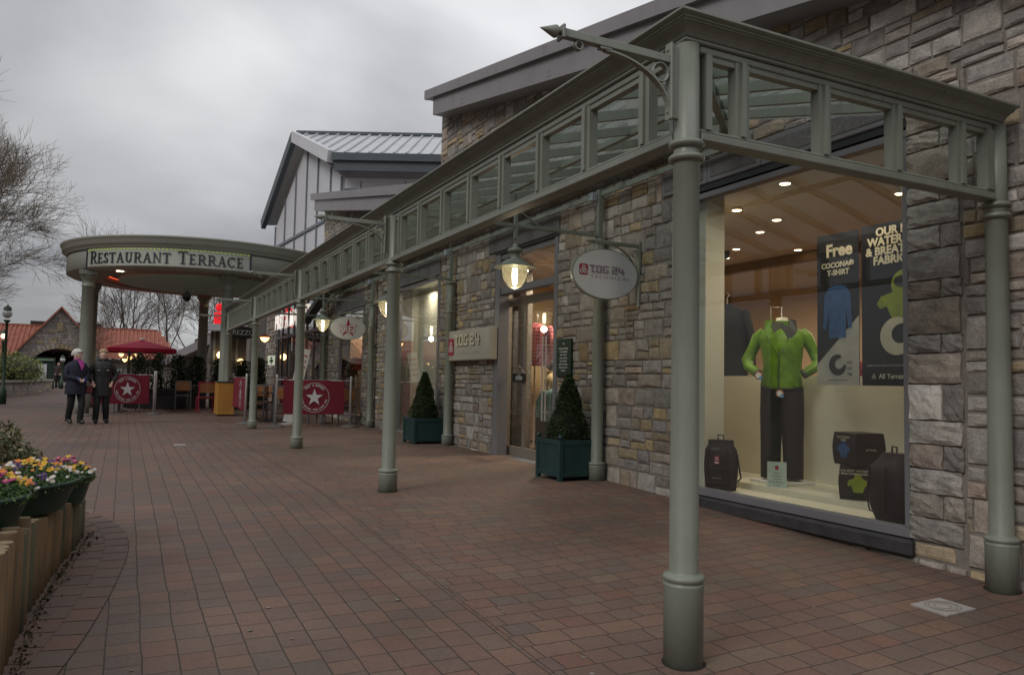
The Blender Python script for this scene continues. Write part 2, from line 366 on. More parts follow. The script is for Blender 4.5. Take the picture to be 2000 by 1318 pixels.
DARKFR = mat('dark_frame', (.035, .035, .038), .4, var=.1)
SILL = mat('dark_slate_sill', (.045, .042, .045), .75, var=.3, scale=9, bump=.4, bscale=30)
LINTEL = mat('granite_lintel', (.15, .14, .14), .85, var=.3, scale=40, bump=.8, bscale=55)
MORTAR = mat('mortar', (.225, .20, .175), .95, var=.25, scale=12, bump=.5, bscale=50)
STONE = stonemat('rubble_stone', gain=1.85); STONEF = stonemat('rubble_stone_far', gain=1.75)
PAVE_L = brickmat('block_paving_long', True); PAVE_C = brickmat('block_paving_cross', False, bw=.235)
PANE = glassmat('window_glass', (.93, .95, .94), 2.8)
ROOFG = glassmat('roof_glass', (.80, .88, .86), 1.0, .04, .27, (.42, .50, .48))
CREAM = mat('cream_board', (.66, .64, .52), .6, var=.05, scale=1)
CREAMW = mat('cream_wall', (.55, .4, .24), .8, var=.06, scale=1)
CEIL = mat('shop_ceiling', (.62, .54, .44), .8, var=.05, scale=1)
BEAM = mat('shop_beam', (.16, .09, .045), .6, var=.2, scale=3)
WOODF = mat('shop_floor', (.2, .13, .08), .5, var=.2, scale=3, stretch=(1, 6, 1))
BLACKF = mat('black_fabric', (.012, .012, .014), .75, var=.3, scale=14, bump=.3, bscale=120)
BLACKP = mat('black_plastic', (.015, .015, .016), .4, var=.2)
WHITE = mat('white_paint', (.72, .72, .70), .5, var=.04, scale=2)
SIGNW = mat('white_sign', (.60, .61, .63), .4, var=.03, scale=2)
RED = mat('burgundy_canvas', (.17, .008, .026), .7, var=.12, scale=4, bump=.15, bscale=200)
REDB = mat('bright_red', (.5, .02, .03), .5)
TEALP = mat('dark_teal_planter', (.012, .045, .045), .5, var=.25, scale=8, bump=.1)
GREENT = mat('green_tub', (.012, .045, .03), .45, var=.2, scale=6)
STEEL = mat('brushed_steel', (.55, .55, .56), .35, metal=.45, var=.08, scale=8)
ALU = mat('grey_aluminium', (.32, .33, .34), .4, metal=.6, var=.08)
WOOD = mat('oiled_slat_wood', (.28, .11, .035), .5, var=.3, scale=5, stretch=(1, 1, 8))
BARK = mat('bark', (.075, .062, .05), .9, var=.3, scale=10, bump=.5)
TWIG = mat('twigs', (.105, .08, .065), .9, var=.25, scale=3)
TILE_O = mat('orange_clay_tiles', (.29, .10, .065), .8, var=.25, scale=3, bump=.3, bscale=9)
SOIL = mat('soil', (.035, .025, .018), .95, var=.4, scale=30, bump=.8)
LEAFD = leafmat('dark_leaf', [(.008, .02, .008), (.02, .045, .015), (.035, .07, .022), (.06, .10, .03)])
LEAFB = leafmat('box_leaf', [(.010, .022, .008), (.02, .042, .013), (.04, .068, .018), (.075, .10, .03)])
LEAFV = leafmat('variegated_leaf', [(.05, .08, .03), (.16, .17, .09), (.3, .3, .17), (.12, .045, .04), (.09, .13, .045)])
LEAFH = leafmat('hedge_leaf', [(.08, .11, .025), (.17, .20, .045), (.26, .27, .08), (.12, .16, .04)])
SKIN = mat('skin', (.66, .44, .36), .55, var=.08, scale=20)
BULB = mat('lit_bulb', (1, .95, .8), .5, emit=(1, .86, .55), estr=9)
DOWNL = mat('lit_downlight', (1, .9, .7), .5, emit=(1, .78, .42), estr=10)
TEXTD = mat('dark_lettering', (.03, .03, .04), .5); TEXTP = mat('mauve_lettering', (.27, .21, .28), .5)
TEXTW = mat('white_lettering', (.68, .68, .66), .5); TEXTC = mat('cream_lettering', (.6, .56, .42), .5)
REDM = mat('red_logo', (.32, .02, .05), .5)
# ------------------------------------------------------------------ ground
def frange(a, b, s):
    r = []; x = a
    while x < b-1e-6: r.append(x); x += s
    return r+[b]
YS = [-40, -20]+frange(-8, 36, .5)+[40, 46, 52, 60, 75, 100, 150, 260]
XL = [-200, -80, -40, -20, -12]+frange(-8, 1.93, .6617)[:-1]+[1.93]
XC = [1.93, 2.2, 2.6, 3.2, 3.8, 4.4, 5.0, 5.41, 5.6]
def sheet(xs, ys, dz, name, m):
    b = MB(); vs = [(x, y, G(x, y)+dz) for y in ys for x in xs]; n = len(xs)
    b.add(vs, [(j*n+i, j*n+i+1, (j+1)*n+i+1, (j+1)*n+i) for j in range(len(ys)-1) for i in range(n-1)], smooth=True)
    o = b.build(name, m); o['kind'] = 'structure'; return o
sheet(XL+XC[1:]+[12, 40, 90, 200], YS, 0, 'ground', PAVE_L)
sheet(XC, [y for y in YS if -8 <= y <= 24], .004, 'canopy_paving', PAVE_C)
# ------------------------------------------------------------------ canopy
XO, XI, Y0, LB = 2.605, 5.271, 3.185, 4.931
ST = [Y0+i*LB for i in range(5)]
XW = 5.42
canopy = thing('canopy', (XO, Y0, G(XO, Y0)), 'long green-grey painted metal and glass canopy on round columns along the stone shops', 'canopy')
def post_profile(zb, upper_r=.064, top=2.985):
    return [(0, zb), (.1, zb), (.1, .155), (.104, .17), (.104, .178), (.094, .182), (.094, .188), (.106, .196), (.108, .208), (.102, .22), (.08, .226), (.075, .235), (.072, 1.2), (.068, 2.36), (.07, 2.362)]
def make_post(x, y, kind):
    zb = G(x, y)-.03; c = (x, y, 0)
    b = MB().lathe(post_profile(zb)+[(.068, 2.37), (.064, 2.98), (0, 2.98)] if kind == 'outer' else post_profile(zb)+[(.066, 2.99), (0, 2.99)], c, 32)
    p = b.build('post', PAINT, canopy)
    zs = (2.37, 2.444) if kind == 'outer' or y < 4 else (2.44, 2.97)
    for z in zs:
        r = MB().lathe([(.06, z-.02), (.083, z-.018), (.094, z-.006), (.094, z+.006), (.083, z+.018), (.06, z+.02)], c, 32)
        r.build('ring', PAINT, p, world=True)
    if kind == 'inner' and y > 4:
        t = MB().box(x-.032, x+.032, y-.032, y+.032, 2.99, 3.62).build('post_head', PAINT, p)
        j = MB().bbox(x-.12, x-.035, y+.0, y+.1, 3.47, 3.58, .01).build('junction_box', mat('junction_box_grey', (.35, .38, .42), .5), p)
    return p
for y in ST: make_post(XO, y, 'outer')
b = MB()  # dark rings: contact shading put into colour, along the paving gap
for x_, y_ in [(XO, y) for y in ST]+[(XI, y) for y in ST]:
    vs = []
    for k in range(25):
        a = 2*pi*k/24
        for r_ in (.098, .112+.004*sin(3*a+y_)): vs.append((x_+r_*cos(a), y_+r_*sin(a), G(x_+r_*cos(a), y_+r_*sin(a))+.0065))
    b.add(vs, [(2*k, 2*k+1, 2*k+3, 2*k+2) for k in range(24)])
o_ = b.build('base_gap_shade', mat('painted_gap_shade', (.018, .016, .012), .95, var=.5, scale=40)); tag(o_, 'dark rings painting contact shade and the paving gap round the column feet', 'dirt', kind='stuff')
for y in ST: make_post(XI, y, 'inner')
# bottom rail, top rail
YE = ST[-1]+.06
def rail(z0, z1, w, name, xend=5.19):
    b = MB(); b.bbox(XO-w/2, XO+w/2, Y0+.06, YE, z0, z1, .006); b.build(name, PAINT, canopy)
    b = MB(); b.bbox(XO+.06, xend, Y0-w/2, Y0+w/2, z0, z1, .006); b.build(name, PAINT, canopy)
rail(2.468, 2.512, .105, 'bottom_rail'); rail(2.515, 2.535, .075, 'sill_bead')
rail(2.945, 2.985, .07, 'top_rail')
def mull(y0, y1, horiz, nm='mullion'):
    # one upright with its moulded cheeks
    b = MB(); m_ = (y0+y1)/2
    def bx(a0, a1, d0, d1, z0=2.535, z1=2.945):
        if horiz: b.box(XO+d0, XO+d1, a0, a1, z0, z1)
        else: b.box(a0, a1, Y0+d0, Y0+d1, z0, z1)
    bx(m_-.016, m_+.016, -.048, .048)
    bx(y0, m_-.0161, -.03, .03); bx(m_+.0161, y1, -.03, .03)
    b.build(nm, PAINT, canopy)
for i in range(4):
    for k in range(8):
        yc = ST[i]+.341+k*.6205
        if k < 8 and yc < ST[i+1]-.1: mull(yc-.05, yc+.05, True)
    for s, e in ((ST[i]+.068, ST[i]+.1), (ST[i+1]-.1, ST[i+1]-.068)):
        b = MB().box(XO-.035, XO+.035, s, e, 2.535, 2.945); b.build('stile', PAINT, canopy)
for xc in (2.965, 3.6, 4.235, 4.865): mull(xc-.05, xc+.05, False)
for s, e in ((2.70, 2.74), (5.12, 5.185)):
    MB().box(s, e, Y0-.045, Y0+.035, 2.535, 2.945).build('stile', PAINT, canopy)
# small frame head inside each panel
b = MB().box(XO-.025, XO+.025, Y0+.1, YE-.1, 2.915, 2.944); b.build('frame_head', PAINT, canopy)
b = MB().box(2.74, 5.12, Y0-.025, Y0+.025, 2.915, 2.944); b.build('frame_head', PAINT, canopy)
# cornice swept round the corner
CP = [(-.05, 2.986), (.045, 2.986), (.052, 2.992), (.052, 3.002), (.038, 3.006), (.038, 3.012), (.046, 3.016), (.055, 3.03), (.072, 3.048), (.095, 3.06), (.112, 3.064), (.112, 3.07), (.124, 3.073), (.124, 3.082), (.14, 3.086), (.15, 3.092), (.15, 3.104), (.14, 3.108), (-.05, 3.115)]
vs = []; n = len(CP)
for o_, z in CP: vs.append((XO-o_, YE+.12, z))
for o_, z in CP: vs.append((XO-o_, Y0-o_, z))
for o_, z in CP: vs.append((5.30, Y0-o_, z))
fs = [(j*n+i, (j+1)*n+i, (j+1)*n+(i+1) % n, j*n+(i+1) % n) for j in range(2) for i in range(n)]
fs += [tuple(range(n)), tuple(range(2*n, 3*n))[::-1]]
MB().add(vs, fs).build('cornice', PAINT, canopy)
# lean-to glass roof
ZR0, ZR1, XR1 = 3.13, 3.86, 5.36
HIP = XR1-XO; SLP = (ZR1-ZR0)/HIP
MB().add([(XO-.02, Y0-.02, ZR0), (XR1, Y0+HIP, ZR1), (XR1, YE+.1, ZR1), (XO-.02, YE+.1, ZR0)], [(0, 1, 2, 3)]).build('roof_glass', ROOFG, canopy)
MB().add([(XO-.02, Y0-.02, ZR0), (XR1, Y0-.02, ZR0), (XR1, Y0+HIP, ZR1)], [(0, 1, 2)]).build('roof_glass', ROOFG, canopy)
nr = 32; step = (YE-Y0)/nr
for k in range(nr+1):
    y = Y0+k*step; x1 = min(XR1, XO+(y-Y0))
    if x1-XO < .2: continue
    MB().bar((XO, y, ZR0-.032), (x1, y, ZR0+SLP*(x1-XO)-.032), .05, .075).build('glazing_bar', PAINT, canopy)
for k in range(1, 6):
    x = XO+k*.46
    MB().bar((x, Y0, ZR0-.032), (x, Y0+(x-XO), ZR0+SLP*(x-XO)-.032), .05, .075).build('glazing_bar', PAINT, canopy)
MB().bar((XO, Y0, ZR0-.06), (XR1, Y0+HIP, ZR1-.06), .06, .1).build('hip_rafter', PAINT, canopy)
MB().bar((5.31, Y0+HIP, 3.79), (5.31, YE, 3.79), .07, .09).build('wall_plate', PAINT, canopy)
MB().bar((4.0, Y0+1.4, 3.44), (4.0, YE, 3.44), .05, .05).build('purlin', PAINT, canopy)
MB().bar((5.28, Y0+2.3, 3.57), (5.28, YE, 3.57), .03, .06).build('wall_rail', PAINT, canopy)
for y in ST[1:]:
    MB().bbox(XO+.05, XI-.03, y-.022, y+.022, 3.015, 3.06, .004).build('tie_rod', PAINT, canopy)
    MB().tube([(4.45, y, 3.035), (3.9, y, 3.36)], .012, 6).build('brace', PAINT, canopy)
# projecting arms on the outer posts
ry = Matrix.Rotation(pi/2, 3, 'X')
for y in ST:
    a = MB().bbox(1.845, XO-.11, y-.02, y+.02, 2.858, 2.9, .003).build('bracket_arm', PAINT, canopy)
    pl = MB(); pl.bbox(XO-.125, XO-.11, y-.028, y+.028, 2.56, 2.97, .005); pl.bbox(XO-.11, XO-.05, y-.012, y+.012, 2.57, 2.96, .003)
    for z in (2.6, 2.66, 2.93): pl.ball((XO-.128, y, z), .008, 8, 5)
    pl.build('bracket_plate', PAINT, a)
    fn = MB(); fn.bbox(1.825, 1.84, y-.034, y+.034, 2.845, 2.913, .003)
    axx = Matrix.Rotation(-pi/2, 3, 'Y')
    fn.lathe([(0, 0), (.012, 0), (.012, .012), (.03, .02), (.032, .028), (.0, .115)], (1.825, y, 2.879), 16, ax=axx)
    fn.build('finial', PAINT, a)
    br = MB(); pts = []
    for k in range(15):
        t = k/14*pi/2; pts.append((2.085+.4*sin(t), y, 2.6+.245*cos(t)))
    for i in range(14): br.bar(pts[i], pts[i+1], .035, .01, up=(0, 0, 1))
    br.bar((2.05, y, 2.851), (2.12, y, 2.851), .035, .01)
    br.bar((2.485, y, 2.6), (2.485, y, 2.56), .035, .012)
    br.build('arched_stay', PAINT, a)
    MB().lathe([(.045, -.016), (.052, -.016), (.052, .016), (.045, .016), (.045, -.016)], (2.425, y, 2.8), 24, ax=ry).build('scroll_ring', PAINT, a)
    MB().lathe([(.018, -.012), (.025, -.012), (.025, .012), (.018, .012), (.018, -.012)], (1.93, y, 2.835), 16, ax=ry).build('hanging_ring', PAINT, a)
# hinges on the near bracket
# ------------------------------------------------------------------ pendant lamps
LGLASS = glassmat('lamp_glass', (.95, .95, .9), 1.1, .02, .22, (.8, .75, .6))
def pendant():
    t = thing('pendant_lamp', (4.09, ST[1], 2.28), 'clear glass lantern lamp hanging above the clothing shop door, nearest of the row', 'lamp', 'pendant lamps under the canopy')
    b = MB().lathe([(0, .545), (.012, .545), (.03, .53), (.032, .5), (.06, .49), (.088, .475), (.092, .45), (.086, .44), (.06, .435), (.058, .36), (.075, .35), (.12, .345), (.125, .335), (.125, .325), (.15, .32), (.155, .305), (.16, .3), (.19, .29), (.25, .268), (.262, .26), (.258, .256), (.15, .272), (0, .276)], (0, 0, 0), 28)
    b.build('lamp_hood', PAINT, t, world=False)
    b = MB().bar((0, 0, .54), (0, 0, 1.15), .02, .02).bar((0, 0, .6), (0, 0, .9), .04, .04); b.build('hanging_rod', PAINT, t, world=False)
    b = MB().lathe([(.15, .27), (.155, .23), (.148, .17), (.125, .1), (.085, .04), (.045, .01), (0, 0)], (0, 0, 0), 24); b.build('lamp_glass', LGLASS, t, world=False)
    b = MB().lathe([(0, .25), (.03, .25), (.034, .15), (.026, .06), (0, .04)], (0, 0, 0), 12); b.build('bulb', BULB, t, world=False)
    return t
pl0 = pendant()
copy_tree(pl0, (4.09, ST[2], 2.28), label='lit lantern lamp half hidden behind the second outer column')
copy_tree(pl0, (4.09, ST[3], 2.28), label='lit lantern lamp hanging just left of the oval star sign')
for i in (1, 2, 3):
    ld = bpy.data.lights.new('lantern_light', 'POINT'); ld.energy = 5; ld.color = (1, .84, .58); ld.shadow_soft_size = .06
    lo = bpy.data.objects.new('lantern_light', ld); COL.objects.link(lo); lo.location = (4.09, ST[i], 2.22)
# small orange cone lamp further down
t = thing('cone_lamp', (3.48, 22.3, 2.16), 'small orange glowing cone lamp beyond the fourth outer column', 'lamp')
MB().lathe([(0, .24), (.15, .17), (.165, .15), (.14, .14), (0, .15)], (3.48, 22.3, 2.16), 18).build('lamp_hood', mat('lamp_rust', (.25, .06, .02), .5), t)
MB().lathe([(.13, .138), (.08, .05), (0, .0)], (3.48, 22.3, 2.16), 18).build('lamp_shade', mat('lit_amber_shade', (1, .7, .4), .5, emit=(1, .55, .22), estr=3), t)
MB().bar((3.48, 22.3, 2.4), (3.48, 22.3, 3.2), .015, .015).build('hanging_rod', PAINT, t)

# ------------------------------------------------------------------ rubble masonry
rnd = random.Random(11)
def rubble(b, u0, u1, v0, v1, fmap, holes=(), vtop=None, prot=.024, big=1.0, detail=True, seed=1, vbot=None):
    """coursed rubble over a (u, v) rectangle; fmap(u, v, d) -> point, d = outwards"""
    r = random.Random(seed); v = v0
    def stone(a0, a1, c0, c1):
        for (h0, h1, g0, g1) in holes:
            if a0 < h1 and a1 > h0 and c0 < g1 and c1 > g0:
                # cut the stone back to the edge it crosses
                opts = []
                if h0 > a0: opts.append((a0, h0, c0, c1))
                if h1 < a1: opts.append((h1, a1, c0, c1))
                if g0 > c0: opts.append((a0, a1, c0, g0))
                if g1 < c1: opts.append((a0, a1, g1, c1))
                if not opts: return
                a0, a1, c0, c1 = max(opts, key=lambda q: (q[1]-q[0])*(q[3]-q[2]))
                if a1-a0 < .025 or c1-c0 < .02: return
        if vtop:
            lim = vtop((a0+a1)/2)
            if c0 > lim-.03: return
            c1 = min(c1, lim)
        gp = .004+.003*r.random(); a0 += gp; a1 -= gp; c0 += gp; c1 -= gp
        if a1-a0 < .02 or c1-c0 < .015: return
        w, h = a1-a0, c1-c0; d = prot*(.45+.75*r.random()); j = .12*min(w, h)
        tint = (r.random(), r.random(), r.random())
        if not detail:
            vs = [fmap(a0, c0, -.01), fmap(a1, c0, -.01), fmap(a1, c1, -.01), fmap(a0, c1, -.01)]
            e_ = .008
            vs += [fmap(a0+e_+j*r.random()*.5, c0+e_+j*r.random()*.5, d), fmap(a1-e_-j*r.random()*.5, c0+e_+j*r.random()*.4, d), fmap(a1-e_-j*r.random()*.5, c1-e_-j*r.random()*.4, d), fmap(a0+e_+j*r.random()*.4, c1-e_-j*r.random()*.4, d)]
            b.add(vs, [(4, 5, 6, 7), (0, 1, 5, 4), (1, 2, 6, 5), (2, 3, 7, 6), (3, 0, 4, 7)], 0, tint); return
        nx = 3 if w < .3 else 4; ny = 3
        vs = []; 
        cj = [[(r.uniform(0, j), r.uniform(0, j)) for _ in range(2)] for _ in range(2)]
        for jy in range(ny+1):
            for ix in range(nx+1):
                fu, fv = ix/nx, jy/ny
                # pull interior lines towards the rim so the arris reads
                fu2 = {0: 0, nx: 1}.get(ix, .5+(fu-.5)*1.25); fv2 = {0: 0, ny: 1}.get(jy, .5+(fv-.5)*1.6)
                e0 = cj[0][0] if fu < .5 and fv < .5 else cj[1][0] if fu >= .5 and fv < .5 else cj[0][1] if fu < .5 else cj[1][1]
                uu = a0+w*fu2+(e0[0]*(1 if fu < .5 else -1) if ix in (0, nx) else r.uniform(-.01, .01))
                vv = c0+h*fv2+(e0[1]*(1 if fv < .5 else -1) if jy in (0, ny) else r.uniform(-.006, .006))
                rim = ix in (0, nx) or jy in (0, ny)
                dd = d*(.62 if rim else 1)+r.uniform(-.35, .35)*prot*(.25 if rim else .5)
                vs.append(fmap(uu, vv, dd))
        m = nx+1
        fs = [(q*m+p_, q*m+p_+1, (q+1)*m+p_+1, (q+1)*m+p_) for q in range(ny) for p_ in range(nx)]
        loop = [i for i in range(m)]+[q*m+nx for q in range(1, ny+1)]+[ny*m+i for i in range(nx-1, -1, -1)]+[q*m for q in range(ny-1, 0, -1)]
        k0 = len(vs)
        for i in loop:
            q, p_ = divmod(i, m); fu, fv = p_/nx, q/ny
            vs.append(fmap(a0+w*fu, c0+h*fv, -.012))
        nl = len(loop)
        fs += [(k0+i, k0+(i+1) % nl, loop[(i+1) % nl], loop[i]) for i in range(nl)]
        b.add(vs, fs, 0, tint)
    while v < v1:
        ch = r.choice([.16, .19, .22, .25, .28])*big; 
        if v+ch > v1-.08: ch = v1-v
        u = u0
        while u < u1:
            w = r.choice([.18, .22, .28, .34, .4, .48])*big*r.uniform(.85, 1.15)
            if u+w > u1-.12: w = u1-u
            m_ = r.random()
            if m_ < .4 and w < .48*big: stone(u, u+w, v, v+ch)
            elif m_ < .92:
                s = ch*r.uniform(.38, .62)
                for (c0, c1) in ((0, s), (s, ch)):
                    if w > .36*big and r.random() < .5:
                        x = w*r.uniform(.32, .68); stone(u, u+x, v+c0, v+c1); stone(u+x, u+w, v+c0, v+c1)
                    else: stone(u, u+w, v+c0, v+c1)
            else:
                s1 = ch*r.uniform(.28, .36); s2 = ch*r.uniform(.62, .72)
                for (c0, c1) in ((0, s1), (s1, s2), (s2, ch)):
                    if w > .34*big: x = w*r.uniform(.35, .65); stone(u, u+x, v+c0, v+c1); stone(u+x, u+w, v+c0, v+c1)
                    else: stone(u, u+w, v+c0, v+c1)
            u += w
        v += ch
# ------------------------------------------------------------------ stone shop (building one)
def vz(y): return 6.78-.1966*(13.9-y)        # slope of the verge
shop = thing('stone_shop', (XW+.1, 8, 0), 'grey rubble stone shop with big display windows and a sloping grey roof edge', 'building')
HW1 = (3.93, 6.66, -.02, 3.235); HDR = (9.36, 11.42, -.2, 3.26); HW2 = (13.86, 16.42, .05, 3.235)
HL1 = (3.93, 7.02, 3.22, 3.56); HLD = (9.3, 11.66, 3.22, 3.62); HL2 = (13.86, 16.5, 3.22, 3.6)
FX = lambda u, v, d: (XW-.02-d, u, v)
b = MB(); rubble(b, -2.2, 14.0, -.35, 6.9, FX, [HW1, HDR, (13.86, 20, .05, 3.6), HL1, HLD, (3.50, 3.94, .06, 3.56)], lambda y: vz(y)-.3, seed=5)
rq = random.Random(4); zq = .06; kq = 0
def block(b, a0, a1, c0, c1, d, tint):
    nx = ny = 5; vs = []
    for jy in range(ny+1):
        for ix in range(nx+1):
            rim = ix in (0, nx) or jy in (0, ny)
            vs.append(FX(a0+(a1-a0)*ix/nx+(0 if ix in (0, nx) else rq.uniform(-.01, .01))+(rq.uniform(-.006, .006) if rim else 0), c0+(c1-c0)*jy/ny+rq.uniform(-.006, .006), d*(.55 if rim else 1)+rq.uniform(-.008, .008)))
    m = nx+1; fs = [(q*m+p_, q*m+p_+1, (q+1)*m+p_+1, (q+1)*m+p_) for q in range(ny) for p_ in range(nx)]
    loop = [i for i in range(m)]+[q*m+nx for q in range(1, ny+1)]+[ny*m+i for i in range(nx-1, -1, -1)]+[q*m for q in range(ny-1, 0, -1)]
    k0 = len(vs)
    for i in loop:
        q, p_ = divmod(i, m); vs.append(FX(a0+(a1-a0)*p_/nx, c0+(c1-c0)*q/ny, -.012))
    nl = len(loop); fs += [(k0+i, k0+(i+1) % nl, loop[(i+1) % nl], loop[i]) for i in range(nl)]
    b.add(vs, fs, 0, tint)
while zq < 3.5:
    hq = min(rq.choice([.14, .18, .23, .27]), 3.56-zq); w_ = .41 if kq % 2 == 0 else .26
    if hq > .08:
        block(b, 3.935-w_, 3.935, zq+.007, zq+hq-.007, .036, (1.0 if kq == 5 else rq.choice([.2, .5, .54, .6, .66, .9]), rq.random(), .5))
        if w_ < .3: block(b, 3.51, 3.935-w_-.014, zq+.007, zq+hq-.007, .03, (rq.random(), rq.random(), .5))
    zq += hq; kq += 1
def backing(b, y0, y1, z0, ztop, holes, x0=XW-.02, x1=XW+.3):
    # solid wall core split round the openings
    ys = sorted({y0, y1}|{h[k] for h in holes for k in (0, 1) if y0 < h[k] < y1})
    for a, c in zip(ys, ys[1:]):
        cuts = sorted([(h[2], h[3]) for h in holes if h[0] < c-1e-6 and h[1] > a+1e-6])
        z = z0
        for g0, g1 in cuts:
            if g0 > z: b.box(x0, x1, a, c, z, g0, 1)
            z = max(z, g1)
        v = [(x, y, zz_) for y in (a, c) for x in (x0, x1) for zz_ in (z, ztop(y))]
        b.add(v, [(0, 2, 3, 1), (4, 5, 7, 6), (0, 1, 5, 4), (2, 6, 7, 3), (0, 4, 6, 2), (1, 3, 7, 5)], 1)
backing(b, -2.2, 13.86, -.5, lambda y: vz(y)-.28, [HW1, HDR])
b.box(XW-.02, XW+.3, 13.86, 14.03, -.5, 6.45, 1)
# return end wall facing the far side
rubble(b, XW, 9.5, 3.2, 6.4, lambda u, v, d: (u, 14.03+d, v), detail=False, seed=9)
b.build('wall', [STONE, MORTAR], shop)
# opening reveals dressed in stone blocks (window jambs)
# verge boards and roof
for (x0, x1, za, zb_, y_end) in ((4.98, 5.06, 0, -.175, 13.93), (5.05, 5.4, -.176, -.50, 13.62)):
    b = MB(); v = [(x, y, vz(y)+dz) for y in (-3, y_end) for x in (x0, x1) for dz in (zb_, za)]
    b.add(v, [(0, 1, 3, 2), (4, 6, 7, 5), (0, 4, 5, 1), (2, 3, 7, 6), (0, 2, 6, 4), (1, 5, 7, 3)]); vb = b.build('verge_board', GREY, shop)
    for y in (12.2, 9.1, 6.0):
        q = MB(); X_ = x0-.002
        for z_ in (.03, .1): 
            for dy in (-.03, .03): q.ball((X_, y+dy, vz(y)+zb_+z_+.02), .007, 6, 4)
        q.build('screw', DARKFR, vb)
b = MB(); v = [(x, y, vz(y)+dz) for y in (-3, 13.93) for x in (5.061, 16) for dz in (-.17, -.01)]
b.add(v, [(0, 1, 3, 2), (4, 6, 7, 5), (0, 4, 5, 1), (2, 3, 7, 6), (0, 2, 6, 4), (1, 5, 7, 3)]); b.build('roof', GREY, shop)
# granite lintels (in blocks)
def lintel(y0, y1, z0, z1, n, parent):
    w = (y1-y0)/n
    for k in range(n):
        a, c = y0+k*w+.004, y0+(k+1)*w-.004
        l = MB(); l.bbox(XW-.05, XW+.2, a, c, z0, z1, .008); lo = l.build('lintel', FRAME, parent)
        MB().bbox(XW-.056, XW-.045, a+.05, c-.05, z0+.045, z1-.045, .004).build('lintel_panel', LINTEL, lo)
lintel(3.95, 7.0, 3.30, 3.55, 4, shop)
MB().bbox(XW-.05, XW+.2, 9.32, 11.64, 3.30, 3.60, .01).build('lintel', LINTEL, shop)
MB().box(XW-.03, XW+.1, 3.93, 6.66, 3.235, 3.298).build('drip_band', DARKFR, shop)
MB().box(XW-.03, XW+.1, 9.32, 11.42, 3.255, 3.298).build('drip_band', DARKFR, shop)
# display window one
def window(y0, y1, z0, z1, parent, splits=(), x=XW, fw=.045, bot=.075, name='display_window'):
    f = MB(); f.bbox(x-.04, x+.06, y0, y1, z0-bot, z0, .004); f.bbox(x-.04, x+.06, y0, y1, z1, z1+.06, .004)
    f.bbox(x-.035, x+.055, y0, y0+fw, z0+.001, z1-.001, .004); f.bbox(x-.035, x+.055, y1-fw, y1, z0+.001, z1-.001, .004)
    w = f.build(name, FRAME, parent)
    ys = [y0+fw]+list(splits)+[y1-fw]
    for a, c in zip(ys, ys[1:]):
        MB().quad((x+.012, a+.002, z0), (x+.012, a+.002, z1), (x+.012, c-.002, z1), (x+.012, c-.002, z0)).build('pane', PANE, w)
    return w
w1 = window(3.94, 6.65, .135, 3.15, shop, (5.29,))
b = MB(); b.bbox(XW-.09, XW+.15, 3.9, 6.72, -.075, .052, .02); b.build('window_sill', SILL, shop)
# interior shell shared by the shop
inn = []
b = MB(); b.box(XW+.02, 12.5, -1, 13.8, -.14, -.08); b.build('shop_floor', WOODF, shop)
b = MB(); b.box(XW+.31, 12.5, -1, 13.8, 3.26, 3.4); b.build('ceiling', CEIL, shop)
b = MB(); b.box(12.5, 12.6, -1, 13.8, -.14, 3.4); b.box(XW+.31, 12.5, 13.7, 13.8, -.08, 3.26); b.box(XW+.31, 12.5, -1.1, -1, -.08, 3.26); b.build('interior_wall', CREAMW, shop)
MB().box(9.2, 9.35, -1, 13.7, 3.12, 3.258).build('ceiling_beam', BEAM, shop)
# window platform, side wall, half-height back screen
b = MB(); b.box(XW+.07, 5.98, 2.9, 8.0, -.079, .1); b.box(5.981, 6.82, 2.9, 8.0, -.079, .16); b.build('display_platform', CREAM, shop)
b = MB(); b.box(6.76, 6.8, 2.9, 9.2, .161, 1.315); b.build('display_screen', CREAM, shop)
b = MB(); b.box(5.52, 5.78, 6.42, 6.95, .101, 3.25); b.build('display_pier', CREAM, shop)
b = MB(); b.box(XW+.31, 6.7, 8.9, 9.3, -.08, 3.25); b.build('inner_pier', CREAMW, shop)
# door
fr = MB(); fr.bbox(XW-.03, XW+.16, 11.24, 11.40, -.05, 3.25, .005); fr.bbox(XW-.03, XW+.16, 9.37, 9.46, -.05, 3.25, .005)
fr.bbox(XW, XW+.16, 9.46, 11.24, 2.60, 2.70, .005); fr.bbox(XW, XW+.12, 9.46, 11.24, 3.17, 3.25, .004); fr.box(XW-.05, XW+.3, 9.4, 11.38, -.1, G(5.4, 10)+.012)
door_frame = fr.build('door_frame', FRAME, shop)
MB().quad((XW+.08, 9.46, 2.70), (XW+.08, 11.24, 2.70), (XW+.08, 11.24, 3.17), (XW+.08, 9.46, 3.17)).build('pane', PANE, door_frame)
XD = 5.66
d = MB(); d.bbox(XD-.02, XD+.02, 9.6, 11.56, .012, .16, .003); d.bbox(XD-.02, XD+.02, 9.6, 11.56, 2.42, 2.56, .003)
d.bbox(XD-.018, XD+.018, 10.78, 10.85, .16, 2.42, .003); d.bbox(XD-.018, XD+.018, 11.5, 11.56, .16, 2.42, .003); d.bbox(XD-.018, XD+.018, 9.6, 9.65, .16, 2.42, .003)
door = d.build('door', mat('bronze_grey_door', (.22, .19, .16), .4, var=.05), shop)
MB().quad((XD, 9.6, .16), (XD, 11.55, .16), (XD, 11.55, 2.42), (XD, 9.6, 2.42)).build('pane', PANE, door)
for y in (10.02, 10.12):
    MB().tube([(XD-.07, y, .62), (XD-.07, y, 1.88)], .012, 10).bar((XD-.07, y, .75), (XD, y, .75), .01, .01).bar((XD-.07, y, 1.75), (XD, y, 1.75), .01, .01).build('door_handle', STEEL, door)
